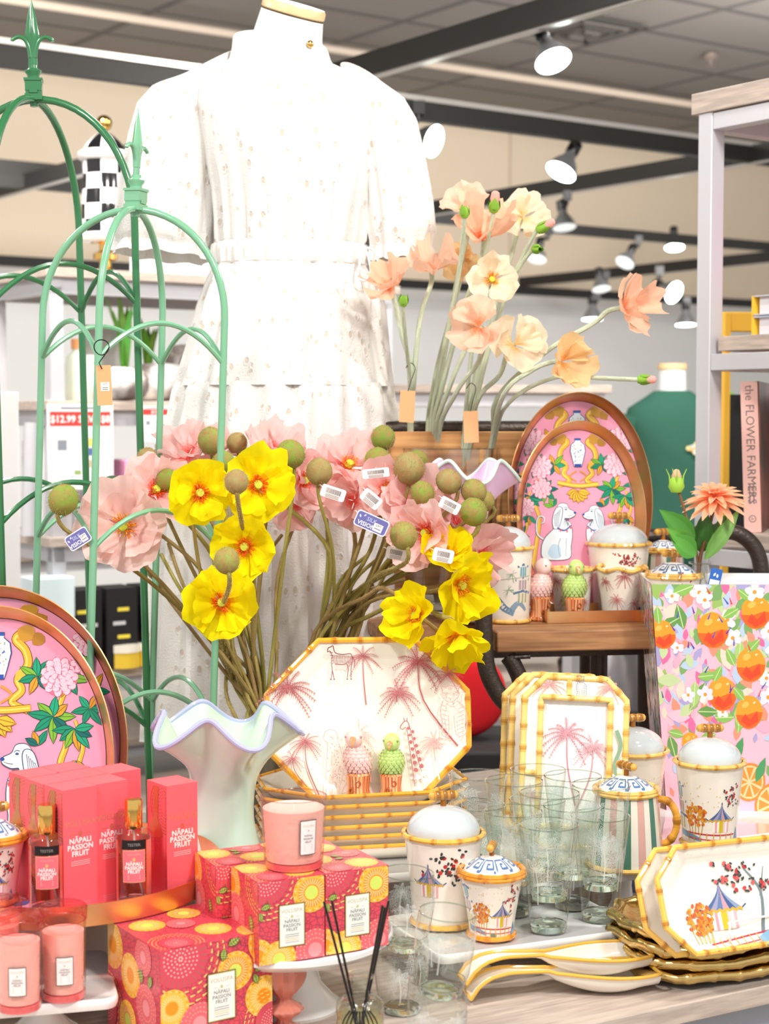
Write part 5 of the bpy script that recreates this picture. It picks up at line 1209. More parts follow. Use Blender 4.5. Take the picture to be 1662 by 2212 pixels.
# ------------------------------------------------------------------ round gold tray with tall boxes
ZR = ZT + HB
def rim_tray_round(P, r):
    t = thing('round_gold_tray', 'round brushed gold tray resting on the patterned box', 'tray', P, 0)
    b = MB(); b.lathe([(0, .001), (r - .001, .001), (r, .003), (r + .001, .030), (r - .001, .0302), (r - .0025, .004), (0, .004)], 128); b.build('tray_body', m_gold, t)
    b = MB(); b.lathe([(0, .0045), (r - .004, .0045)], 96, 0, (.96, .70, .80)); g = random.Random(5); p = Paint(b, lambda u, v, h: V((u, v, .0046 + h)), 0, 1e-4, 1e-5)
    for k in range(60):
        a = g.uniform(0, 6.28); rr = r * g.uniform(.6, .95); p.leaf(rr * cos(a), rr * sin(a), .03, .016, g.uniform(0, 6), g.choice([(.15, .60, .45), (.55, .72, .3), (.95, .95, .95), (.35, .45, .75), (.9, .4, .45)]))
    b.build('printed_base', m_print, t)
GT = WZ(118, 1902, ZR + .0005)
rim_tray_round((GT.x, GT.y, ZR + .0005), .235)
b = MB(); b.lathe([(0, 0), (.12, 0), (.12, ZR - ZT), (0, ZR - ZT)], 48); o = b.build('round_hat_box', mat('cream_box', (.93, .88, .84), .6), bevel=.002); o.location = (GT.x - .04, GT.y + .06, ZT); tag(o, 'cream round box supporting the gold tray from below', 'box')
ZTR = ZR + .0055
def tall_box(label, P, rz, w=.050, d=.050, h=.166):
    t = thing('fragrance_box', label, 'box', P, rz, 'tall coral fragrance boxes'); b = MB(); b.box((w / 2, d / 2, h / 2), (w, d, h), 0)
    # lid flap line on top
    p = Paint(b, lambda u, v, hh: V((u, -hh, v)), 1, 1e-4, 3e-6); W1 = (1, .97, .97)
    for k, s_ in enumerate(('NĀPALI', 'PASSION', 'FRUIT')): p.text(s_, w / 2, h * (.565 - .052 * k), .0098, W1, .025)
    for k in range(3): p.stroke([(w * .22, h * (.42 - .015 * k)), (w * .78, h * (.42 - .015 * k))], .0006, (1, .85, .85))
    for k in range(3): p.stroke([(w * .22, h * (.06 + .015 * k)), (w * .78, h * (.06 + .015 * k))], .0005, (1, .60, .60))
    p.mi = 2; p.text('VOLUSPA', w / 2, h * .70, .0110, (.96, .66, .55), .01); p.ell(w / 2, h * .64, .0032, .0042, (.95, .55, .50), 0, 10)
    p.stroke([(w * .2, h * .635), (w * .4, h * .635)], .0006, (.95, .6, .5)); p.stroke([(w * .6, h * .635), (w * .8, h * .635)], .0006, (.95, .6, .5))
    p = Paint(b, lambda u, v, hh: V((-hh, d - u, v)), 2, 1e-4, 3e-6); p.clip = rect(.002, .002, d - .002, h - .004); gc = (.87, .62, .44)
    for q in range(7):
        rr = .012 + .0042 * q; n = 14 + q * 5
        for k in range(n): a = 2 * pi * (k + .5 * (q % 2)) / n; x, y = d * .9, h * .82; p.stroke([(x + cos(a) * rr, y + sin(a) * rr), (x + cos(a + .14) * rr, y + sin(a + .14) * rr)], .0018, gc, .001)
    p.fill([(d * .35, h * .98), (d * .6, h * .98), (d * .55, h * .7), (d * .8, h * .55), (d * .3, h * .52), (d * .1, h * .6), (d * .38, h * .72)], gc)
    for q in range(5):
        for k in range(12): a = 2 * pi * k / 12; rr = .003 + .003 * q; x, y = d * .3, h * .5; p.ell(x + cos(a) * rr, y + sin(a) * rr, .0006, .0006, (.95, .45, .45), 0, 5)
    p.stroke([(.003, .003), (d - .003, .003)], .0006, gc); p.stroke([(d - .003, .003), (d - .003, h - .005)], .0006, gc)
    p = Paint(b, lambda u, v, hh: V((u, v, h + hh)), 1, 1e-4); p.stroke([(.001, d - .003), (w - .001, d - .003)], .0006, (.80, .2, .26))
    b.build('carton', [m_coral, m_print, m_foil], t, bevel=0); return t
yb = R(41); exb = V((cos(yb), sin(yb), 0)); eyb = V((-sin(yb), cos(yb), 0))
fb = W(139, 1990, 2.20); fb = WZ(139, 1980, ZTR)
names = {(0, 0): 'front left tall coral box with white lettering in the block', (0, 1): 'tall coral box behind the front left one', (0, 2): 'tall coral box at the far left back of the block', (1, 0): 'front tall coral box between the two bottles', (1, 1): 'tall coral box in the middle of the block', (1, 2): 'tall coral box at the back middle of the block', (2, 1): 'tall coral box at the right of the block behind the bottle'}
for (i, j), n in names.items():
    off = exb * (i * .0505 + .004 * (j == 2)) + eyb * (j * .0505 + (.004 if i == 1 else 0))
    P = fb + off; tall_box(n, (P.x, P.y, ZTR), yb + R(((i * 3 + j) % 3 - 1) * .6))
P = WZ(362, 1950, ZTR); tall_box('separate tall coral box standing at the right end of the gold tray', (P.x, P.y, ZTR), R(38), .048, .052, .158)
def perfume(label, P, rz):
    t = thing('fragrance_bottle', label, 'bottle', P, rz, 'tester fragrance bottles'); r, H = .0245, .104
    b = MB(); b.lathe([(0, .0005), (r - .002, .0005), (r, .003), (r, H - .004), (r - .003, H), (.010, H + .002), (.009, H + .006)], 48); gb_ = b.build('glass_body', m_glass, t)
    b = MB(); b.lathe([(0, .001), (r - .003, .001), (r - .002, .010), (0, .011)], 40); b.build('glass_base', m_gbase, t)
    b = MB(); b.lathe([(0, .0115), (r - .0035, .0115), (r - .0035, H * .93), (0, H * .93)], 40); b.build('fragrance', thin_glass('peach_liquid', (1, .97, .95), .05, .4), t)
    # printed lining on the far wall
    rr = r - .0015; b = MB(); n = 40; vs = []; c = []
    for k in range(n + 1):
        a = -pi * .20 + pi * 1.40 * k / n
        vs += [V((rr * cos(a), rr * sin(a), .012)), V((rr * cos(a), rr * sin(a), H - .010))]
    b.add(vs, [(2 * k, 2 * k + 1, 2 * k + 3, 2 * k + 2) for k in range(n)], 0, (.97, .42, .36), True)
    g = random.Random(len(label)); f = lambda u, v, h: V(((rr - h) * cos(pi / 2 + u / rr), (rr - h) * sin(pi / 2 + u / rr), v)); p = Paint(b, f, 1, 2e-4, 1e-5)
    for q in range(8):
        x, y = g.uniform(-.045, .045), g.uniform(.025, H - .025); R0 = g.uniform(.010, .017)
        for w in range(5):
            for k in range(12 + 4 * w): a = 2 * pi * k / (12 + 4 * w); rad_ = R0 * (.3 + .17 * w); p.stroke([(x + cos(a) * rad_, max(.013, min(H - .011, y + sin(a) * rad_))), (x + cos(a + .15) * rad_, max(.013, min(H - .011, y + sin(a + .15) * rad_)))], .0011, (.95, .78, .40) if q % 3 else (.12, .10, .08))
    b.build('printed_lining', [m_print, m_foil], t)
    b = MB(); b.lathe([(.0105, H + .003), (.0118, H + .0045), (.0118, H + .040), (.0108, H + .042), (0, H + .042)], 40); gc_ = b.build('gold_cap', m_brass, t)
    b = MB(); b.tube([(0, 0, H), (.004, .002, H * .5), (.012, .004, .014)], .0013, 8); b.build('dip_tube', m_cerw, gc_)
    b = MB(); p = Paint(b, cylfn([(r, 0), (r, H)]), 0, 4e-4, 4e-5); x = .004
    def strips(x0, y0, x1, y1, c):
        m = 10; p.mb.add([p._p(x0 + (x1 - x0) * i / m, yy) for i in range(m + 1) for yy in (y0, y1)], [(2 * i, 2 * i + 2, 2 * i + 3, 2 * i + 1) for i in range(m)], 0, c, True); p.h += 6e-5
    strips(x - .015, .040, x + .015, .083, (.92, .70, .55)); strips(x - .0143, .0408, x + .0143, .0822, (.95, .45, .50)); strips(x - .0165, .084, x + .0165, .0965, (.07, .06, .07))
    p.text('TESTER', x, .0885, .0052, (.55, .52, .52), .01); p.text('VOLUSPA', x, .0760, .0042, (.93, .66, .60)); p.ell(x, .0708, .0019, .0025, (.93, .72, .45), 0, 8)
    for k, s_ in enumerate(('NĀPALI', 'PASSION', 'FRUIT')): p.text(s_, x, .0628 - .0052 * k, .0062, (1, .97, .96), .03)
    for k in range(3): p.stroke([(x - .008, .0495 - .0022 * k), (x + .008, .0495 - .0022 * k)], .0006, (1, .85, .83))
    b.build('bottle_label', m_print, gb_)
p1 = WZ(104, 1975, ZTR); p2 = WZ(290, 1960, ZTR)
perfume('tester fragrance bottle with gold cap, the left one of the two', p1, R(0)); perfume('tester fragrance bottle with gold cap, in front of the boxes near centre', p2, R(0))
canister('lidded_canister', 'small key-pattern lidded canister at the left edge of the gold tray', WZ(-14, 1948, ZTR), R(0), .088, .030, .043, 'key', lambda p, H, g: (scene_art(p, H * .9, g, -.0), blossom(p, .028, H * .7, .03, g, 16)), seed=23, cane=(.90, .60, .18), lidh=.022, krot=.3)

# ------------------------------------------------------------------ oval trays
def peony(p, x, y, r, g=None):
    g = g or random.Random(int(abs(x) * 999 + abs(y) * 99)); p.ell(x, y, r * 1.0, r * .98, (.86, .45, .56), 0, 22, .06)
    for ring, (rr, n, pr) in enumerate(((.78, 11, .30), (.58, 9, .28), (.38, 7, .26), (.20, 5, .22), (0.02, 1, .16))):
        for k in range(n):
            a = 2 * pi * (k + .5 * (ring % 2)) / n + g.uniform(-.1, .1); cx, cy = x + cos(a) * r * rr, y + sin(a) * r * rr
            p.ell(cx, cy, r * pr, r * pr * .86, (.80, .38, .50), a, 10, .08); p.ell(cx + cos(a) * r * .03, cy + sin(a) * r * .03, r * pr * .86, r * pr * .72, (.99, .80, .86), a, 10, .08)
            p.stroke([(cx - cos(a) * r * pr * .6, cy - sin(a) * r * pr * .6), (cx + cos(a) * r * .02, cy + sin(a) * r * .02)], r * .05, (.90, .55, .66), r * .01)
LG = [(.05, .58, .42), (.03, .42, .40), (.50, .74, .20), (.10, .66, .48), (.90, .62, .15)]
def lcluster(p, x, y, s, n, g, a0=0, a1=6.28):
    for k in range(n):
        a = a0 + (a1 - a0) * (k + g.uniform(-.2, .2)) / n; c = g.choice(LG); p.leaf(x, y, s * g.uniform(.8, 1.1), s * .36, a, c, tuple(q * .6 for q in c), (.08, .28, .25))
def goldstroke(p, pts, w, w1=None): p.stroke(pts, w * 1.18, (.42, .28, .08), (w1 or w) * 1.18, 6); p.stroke(pts, w, (.95, .72, .20), w1 or w, 6); p.stroke([(a - w * .15, b) for a, b in pts], w * .25, (1, .86, .42), (w1 or w) * .25, 6)
def dog(p, x, y, s, f=1):
    """sitting dog facing +x*f; x,y head centre; s scale (sitting height)"""
    o = p.T; T = lambda a, b: (x + f * a * s, y + b * s); WT = (.93, .97, .99); LN = (.25, .32, .42); SH = (.76, .87, .95)
    def poly(pts, c): p.fill([T(*q) for q in ([(v.x, v.y) for v in smoothpath([(a, b, 0) for a, b in pts], 4, True)])], c)
    def line(pts, w=.012, c=LN): p.stroke([T(*q) for q in pts], w * s, c, w * s * .6, 4)
    line([(-.52, -.62), (-.66, -.5), (-.68, -.25), (-.62, -.08), (-.5, -.1), (-.5, -.22), (-.57, -.24)], .05, LN); line([(-.52, -.62), (-.66, -.5), (-.68, -.25), (-.62, -.08), (-.5, -.1), (-.5, -.22), (-.57, -.24)], .036, WT)
    poly([(-.08, -.2), (-.3, -.4), (-.5, -.6), (-.58, -.85), (-.5, -1.1), (.1, -1.1), (.16, -.8), (.2, -.5), (.14, -.22)], LN); poly([(-.08, -.21), (-.29, -.41), (-.485, -.61), (-.565, -.85), (-.49, -1.09), (.09, -1.09), (.145, -.8), (.185, -.5), (.13, -.22)], WT)
    poly([(-.3, -.75), (-.42, -.95), (-.3, -1.08), (-.1, -1.05), (-.12, -.8)], SH); line([(-.1, -.6), (-.16, -.8), (-.12, -1.05)]); line([(.04, -.6), (.02, -1.05)])
    poly([(-.2, .1), (-.1, .23), (.06, .22), (.13, .1), (.26, .03), (.27, -.07), (.14, -.14), (.02, -.14), (.1, -.3), (-.14, -.3), (-.22, -.1)], LN); poly([(-.19, .1), (-.1, .217), (.055, .207), (.12, .09), (.25, .02), (.255, -.06), (.13, -.125), (.0, -.13), (.08, -.3), (-.13, -.3), (-.205, -.1)], WT)
    poly([(-.1, .16), (-.22, .1), (-.3, -.15), (-.27, -.38), (-.14, -.36), (-.06, -.15), (-.03, .08)], LN); poly([(-.1, .148), (-.21, .09), (-.285, -.15), (-.26, -.365), (-.15, -.35), (-.075, -.15), (-.045, .07)], (.88, .92, .95))
    for k in range(5): line([(-.1 - .03 * k, .08 - .03 * k), (-.13 - .03 * k, -.1), (-.15 - .02 * k, -.33)], .01)
    p.ell(*T(.26, .0), .035 * s, .03 * s, (.15, .30, .62), 0, 10); p.ell(*T(.04, .08), .03 * s, .02 * s, (.30, .38, .52), 0, 9); line([(-.0, .12), (.05, .13), (.09, .1)], .014); line([(.1, -.07), (.18, -.06), (.24, -.04)], .012)
    for k in range(6): line([(-.0 + .02 * k, -.14), (-.02 + .03 * k, -.3 - .05 * (k % 2))], .01)
    line([(-.18, -.36), (0, -.42), (.16, -.30)], .05, (.30, .36, .62))
    for q in ((-.1, -.42), (.06, -.44), (.15, -.36)): p.ell(*T(*q), .022 * s, .034 * s, (.93, .35, .36), 0, 9)
def tray_art(p, s, big):
    g = random.Random(11); p.at(0, 0, s)
    for sg in (-1, 1):
        goldstroke(p, [(sg * .58, -.75), (sg * .5, -.3), (sg * .46, -.02), (sg * .5, .15), (sg * .44, .35), (sg * .50, .55)], .05, .03); goldstroke(p, [(sg * .72, -.4), (sg * .60, -.05), (sg * .62, .12), (sg * .56, .3)], .04, .02)
        goldstroke(p, [(sg * .20, .92), (sg * .12, .86), (sg * .19, .78), (sg * .21, .68), (sg * .14, .58), (sg * .17, .50), (sg * .10, .42), (sg * .22, .36)], .06, .045); p.ell(sg * .17, .60, .05, .05, (.95, .74, .25), 0, 10); p.ell(sg * .2, .9, .07, .06, (.80, .58, .18), .4, 11, .2); p.ell(sg * .28, .86, .05, .05, (.72, .50, .15), .4, 9, .2)
        lcluster(p, sg * .50, .60, .16, 7, g); lcluster(p, sg * .40, .32, .17, 8, g); lcluster(p, sg * .56, .24, .16, 7, g, -3, .6); lcluster(p, sg * .66, .38, .13, 6, g); lcluster(p, sg * .28, .60, .15, 7, g); lcluster(p, sg * .58, .02, .12, 4, g, -2.6, -.4); lcluster(p, sg * .68, -.2, .12, 5, g); lcluster(p, sg * .30, .12, .13, 3, g, 1.2, 3.6)
        peony(p, sg * .44, .60 if sg > 0 else .58, .13, g); peony(p, sg * .62, .12 if sg < 0 else .02, .10, g) if sg < 0 else None
        peony(p, sg * .62, .72, .10, g)
    peony(p, -.43, .33, .11, g)
    goldstroke(p, [(-.24, .40), (0, .36), (.24, .38)], .045)
    for k in range(7): a = pi + pi * (k + .5) / 7; p.leaf(0, .30, .14, .07, a, (.96, .74, .2), (.6, .42, .1), (.5, .34, .08))
    for sg in (-1, 1): p.stroke([(sg * .02, .53), (sg * .1, .47), (sg * .02, .41)], .018, (.85, .6, .2), .014, 4)
    # urn
    U = [(-.035, .90), (.035, .90), (.032, .865), (.075, .83), (.085, .76), (.06, .65), (.04, .58), (-.04, .58), (-.06, .65), (-.085, .76), (-.075, .83), (-.032, .865)]
    p.fill([(a * 1.1, .735 + (b - .735) * 1.04) for a, b in U], (.15, .25, .55)); p.fill(U, (.93, .97, .99)); p.fill(rect(-.04, .58, .04, .61), (.18, .32, .68)); p.fill(rect(-.035, .88, .035, .9), (.2, .36, .68))
    for k in range(34):
        y = g.uniform(.63, .84); x = g.uniform(-.06, .06) * (1 if y > .7 else .7); p.stroke([(x, y), (x + g.uniform(-.015, .015), y + g.uniform(-.015, .015))], .009, g.choice([(.15, .30, .68), (.15, .30, .68), (.95, .65, .25), (.35, .6, .4)]), .004)
    dog(p, -.17, .05, .48, 1); dog(p, .17, .03 if not big else .02, .44 if not big else .48, -1)
def oval_tray(label, C, yaw, lean, a, b_, rimw=.016, dep=.024, big=False, art=True):
    M = Matrix.Translation(C) @ Matrix.Rotation(yaw, 4, 'Z') @ Matrix.Rotation(pi / 2 - lean, 4, 'X'); t = thing('oval_tray', label, 'tray', (0, 0, 0), 0, 'pink oval trays with gold rims'); t.matrix_world = M
    n = 96; el = lambda A, B, z: [V((A * cos(2 * pi * k / n), B * sin(2 * pi * k / n), z)) for k in range(n)]
    b = MB(); b.rings([el(a - rimw - .002, b_ - rimw - .002, -.002), el(a - rimw + .001, b_ - rimw + .001, -.002), el(a - .001, b_ - .001, dep), el(a, b_, dep + .001), el(a + .0015, b_ + .0015, dep), el(a - rimw - .002, b_ - rimw - .002, -.004)], caps=(False, True))
    b.build('gold_rim', m_gold, t)
    b = MB(); b.add(el(a - rimw, b_ - rimw, 0), [tuple(range(n))], 0, PINK, False)
    p = Paint(b, lambda u, v, h: V((u, v, h)), 0, 1e-4, 2e-6); m = 40; p.clip = [((a - rimw - .001) * cos(2 * pi * k / m), (b_ - rimw - .001) * sin(2 * pi * k / m)) for k in range(m)]
    if art: tray_art(p, b_ - rimw, big)
    b.build('printed_base', mat('tray_print', vcol=True, rough=.3, coat=.2), t)
    return t
# right pair on the riser
def ovp(px, py, d): return W(px, py, d)
def lean_c(px, zbot, d, b_, lean): p = W(px, 1200, d); return V((p.x, p.y, zbot + b_ * cos(lean)))
oval_tray('larger pink oval tray standing behind on the plank riser', lean_c(1248, ZW, 3.40, .219, R(4)), R(8), R(4), .149, .219)
oval_tray('smaller pink oval tray with dogs standing in front on the plank riser', lean_c(1250, ZW, 3.33, .190, R(5)), R(8), R(5), .131, .190)
oval_tray('rear large pink oval tray at the left edge', lean_c(-12, ZT, 2.72, .262, R(6)), R(-6), R(6),   .226, .262, .020, .028, True)
oval_tray('front large pink oval tray with white dog at the left edge', lean_c(-14, ZT, 2.655, .249, R(7)), R(-6), R(7), .200, .249, .020, .028, True)

# ------------------------------------------------------------------ ruffled vases
def ruffle_vase(label, P, rz, prof, nl, amp, body, lip, inner, phase=0, group='ruffled glass vases'):
    t = thing('ruffled_vase', label, 'vase', P, rz, group); n = 120; b = MB(); b2 = MB(); rs = []
    zt = prof[-1][1]; z0 = prof[-4][1]
    def pt(r, z, a, k=1.0):
        q = max(0, (z - z0) / (zt - z0)) ** 1.2; w = cos(nl * a + phase); return V(((r * (1 + .16 * q * (-w) * k)) * cos(a), (r * (1 + .16 * q * (-w) * k)) * sin(a), z + amp * q * w))
    sp = smoothpath([(r, 0, z) for r, z in prof], 5); A = [2 * pi * j / n for j in range(n)]
    rs = [[pt(v.x, v.z, a) for a in A] for v in sp]; b.rings(rs, 0, caps=(True, False))
    rs2 = [[pt(v.x - .003, v.z, a) for a in A] for v in reversed(sp[3:])]; b.rings(rs2, 1); b.build('vase_body', [body, inner], t)
    v = sp[-1]; b2.tube([pt(v.x - .001, v.z, a) for a in A], .0042, 8, closed=True); b2.build('wavy_lip', lip, t)
    return t
m_mint = mat('mint_glass', (.84, .93, .86), .18, coat=.5, sub=.25, trans=.12)
m_lav = mat('lavender_lip', (.72, .74, .90), .12, coat=.6)
P = WZ(482, 2045, ZT)
VP = V((W(484, 1900, 2.54).x, 0, 0)); P = V((W(484, 1900, 2.54).x, W(484, 1900, 2.54).y, ZT))
ruffle_vase('mint green ruffled vase with lavender lip in the middle', P, 0, [(.001, .0), (.062, .002), (.070, .02), (.072, .06), (.068, .10), (.052, .16), (.046, .20), (.050, .245), (.064, .285), (.089, .318), (.106, .336)], 5, .020, m_mint, m_lav, m_mint, 2.3)
m_lil = mat('lilac_glass', (.90, .78, .92), .15, coat=.5, sub=.2)
pv = W(1015, 1100, 3.17)
ruffle_vase('lilac ruffled vase with mint lip behind the poppy buds', (pv.x, pv.y, ZW), 0, [(.001, 0), (.045, .002), (.052, .02), (.050, .06), (.038, .12), (.036, .16), (.044, .22), (.060, .26), (.090, .295), (.105, .308)], 4, .022, m_lil, mat('mint_lip', (.86, .95, .92), .12, coat=.6), m_lil, 2.6).scale = (.80, .80, .93)

# ------------------------------------------------------------------ etched glasses
m_etch = mat('etched_frost', (.97, .99, .98), .5, alpha=.5)
def etch_palm(p, x, y, s, g, n=9):
    for i in range(n):
        a = pi * (-.3 + 1.6 * i / (n - 1)) + g.uniform(-.1, .1); L = s * g.uniform(.8, 1.1); pts = [(x + cos(a) * L * k / 5, y + sin(a) * L * k / 5 - .4 * L * (k / 5) ** 2) for k in range(6)]
        for k in range(5):
            (ax, ay), (bx, by) = pts[k], pts[k + 1]
            for sd in (-1, 1):
                for e in (.2, .6): qx, qy = ax + (bx - ax) * e, ay + (by - ay) * e; p.stroke([(qx, qy), (qx + (bx - ax) * 1.1 - sd * (by - ay) * 1.1, qy + (by - ay) * 1.1 + sd * (bx - ax) * 1.1 - .002)], s * .032, (1, 1, 1), s * .01)
    p.stroke([(x, y), (x + s * .1, y - s * .8), (x + s * .05, y - s * 1.7)], s * .07, (1, 1, 1), s * .1, 4)
def tumbler(label, P, H, prof, base, tilt=0, group='etched highball glasses', seed=0, rot=None):
    t = thing('etched_glass', label, 'glass', P, 0, group, rot=rot)
    b = MB(); b.lathe(prof, 56, 0); rt, zt = prof[-1]
    gw_ = b.build('glass_wall', m_glass, t)
    b = MB(); b.tube(ring_pts(rt - .0004, zt, 56), .0009, 6, closed=True); b.build('rim', thin_glass('rim_glass', (.92, .95, .93), .02, 2.5), t)
    b = MB(); r0 = prof[1][0]; b.lathe([(0, .0004), (r0 - .0012, .0004), (r0 - .0004, .003), (r0 - .0002, base), (r0 - .005, base + .001), (0, base - .002)], 40); b.build('thick_base', m_gbase, t)
    b = MB(); g = random.Random(seed); p = Paint(b, cylfn(prof), 0, 3e-4, 1e-6)
    C = 2 * pi * max(q[0] for q in prof)
    for k in range(5): etch_palm(p, -C / 2 + C * (k + .5 * g.random()) / 5, H * g.uniform(.45, .8), H * .20, g)
    b.build('etched_palms', m_etch, gw_)
    return t
def hb(H=.155, r0=.0265, r1=.0435): return [(0, 0), (r0, 0), (r0 + .0005, .004), (r0 + (r1 - r0) * .45, H * .5), (r1 - .0006, H * .94), (r1, H)]
hs = [(1185, 2008, 'front centre stack'), (1296, 1984, 'right stack nearest the striped mug'), (1108, 1972, 'stack left of the front centre one'), (1030, 1955, 'leftmost stack by the grey dome canister'), (1160, 1940, 'back middle stack'), (1235, 1958, 'back stack between centre and right stacks')]
for i, (px, py, nm) in enumerate(hs):
    P = WZ(px, py, ZBt)
    tumbler('clear etched highball glass, lower one of the ' + nm, P, .155, hb(), .011, seed=i)
    tumbler('clear etched highball glass, upper one of the ' + nm, P + V((.001, .001, .046)), .155, hb(), .011, seed=i + 20)
bprof = [(0, 0), (.024, 0), (.027, .003), (.034, .03), (.0375, .06), (.0372, .085), (.035, .105)]
for i, (px, d, nm) in enumerate(((945, 2.06, 'front stack at the bottom'), (868, 2.24, 'stack behind at the bottom, beside the diffuser'))):
    q = W(px, 2000, d); P = V((q.x, q.y, ZT))
    tumbler('rounded etched tumbler, lower one of the ' + nm, P, .105, bprof, .008, group='rounded etched tumblers', seed=40 + i)
    tumbler('rounded etched tumbler, upper one of the ' + nm, P + V((.003, 0, .086)), .105, bprof, .008, group='rounded etched tumblers', seed=50 + i, rot=(R(3), R(5 if i == 0 else 3), 0))
# reed diffuser
q = W(778, 2000, 2.06); P = V((q.x, q.y, ZT)); t = thing('reed_diffuser', 'clear reed diffuser bottle with black reeds at the bottom centre', 'diffuser', P)
b = MB(); b.lathe([(0, .0005), (.028, .0005), (.030, .004), (.030, .070), (.029, .076), (.022, .082), (.012, .084), (.011, .088), (.011, .105), (.0165, .107), (.0165, .112), (.012, .113)], 56); b.build('glass_bottle', thin_glass('embossed_glass', (.95, .97, .95), .04, 1.6, (90, .9, (1, 1, 1))), t)
b = MB(); b.lathe([(0, .004), (.0285, .004), (.0285, .060), (0, .060)], 48); b.build('scented_oil', thin_glass('yellow_oil', (.985, .98, .85), .05, .6), t)
b = MB(); p = Paint(b, cylfn([(.0306, 0), (.0306, .08)]), 0, 2e-4, 1e-5); g = random.Random(6)
for k in range(9):
    x = -.03 + .0075 * k; p.stroke([(x * .4, .075), (x * .8, .055), (x, .02)], .0022, (.12, .12, .12), .0012, 4)
    for j in range(5): p.stroke([(x * .8, .055 - .008 * j), (x * .8 + .003, .050 - .008 * j)], .0012, (.12, .12, .12))
b.build('black_leaf_print', m_print, t)
zt_ = .11
for k, (px, py, dd) in enumerate(((700, 1948, 2.03), (717, 1946, 2.05), (827, 1956, 2.04), (840, 1946, 2.07), (832, 1960, 2.08))):
    e = W(px, py, dd) - P; n0 = V((.006 * (1 if px < 778 else -1), .002 * (k - 2), .006)); b = MB(); b.tube([n0, e], .0016, 8); b.build('reed', m_black, t)
# coral candlestick
q = W(614, 2000, 2.16); t = thing('glass_candlestick', 'coral ribbed glass candlestick between big box and cake stand foot', 'candlestick', (q.x, q.y, ZT)); b = MB()
pr = [(0, 0), (.028, 0), (.03, .004), (.012, .012), (.01, .02), (.021, .028), (.024, .034), (.012, .042), (.010, .048), (.022, .062), (.0275, .078), (.024, .092), (.012, .102), (.0, .104)]
n = 48; rs = [[V((r * (1 + .06 * cos(12 * 2 * pi * j / n)) * cos(2 * pi * j / n), r * (1 + .06 * cos(12 * 2 * pi * j / n)) * sin(2 * pi * j / n), z)) for j in range(n)] for r, z in [(v.x, v.z) for v in smoothpath([(max(r, .0002), 0, z) for r, z in pr], 4)]]
b.rings(rs); b.build('stem_body', mat('coral_glass', (1.0, .62, .54), .05, trans=.35, ior=1.3, sub=.3, coat=.6), t)

# ------------------------------------------------------------------ printed wastebasket
q = W(1560, 1500, 2.9); 
def orange(p, x, y, r, g):
    p.ell(x, y, r, r * 1.12, (.99, .64, .20), .2, 22, .03)
    p.fill([(x + r * cos(a), y + r * 1.1 * sin(a)) for a in [pi * (1.05 + .95 * k / 9) for k in range(10)]] + [(x + r * .5, y + r * .05), (x - r * .2, y - r * .2)], (.98, .42, .16))
    p.fill([(x - r * .3, y - r * .1), (x + r * .1, y - r * .5), (x + r * .6, y + r * .1), (x + r * .7, y - r * .6), (x, y - r * 1.0), (x - r * .6, y - r * .6)], (.96, .30, .18)); p.ell(x - r * .3, y + r * .5, r * .3, r * .2, (1, .76, .36), .5, 9, .1)
    p.ell(x + r * .35, y + r * .65, r * .1, r * .06, (1, .93, .8), .5, 7)
def wflower(p, x, y, r, g):
    for k in range(5): a = 2 * pi * k / 5 + g.random(); p.ell(x + cos(a) * r * .55, y + sin(a) * r * .55, r * .48, r * .38, g.choice([(.99, .97, .95), (.99, .92, .92), (.90, .90, .98)]), a, 9, .12)
    p.ell(x, y, r * .22, r * .22, (.97, .62, .25), 0, 8)
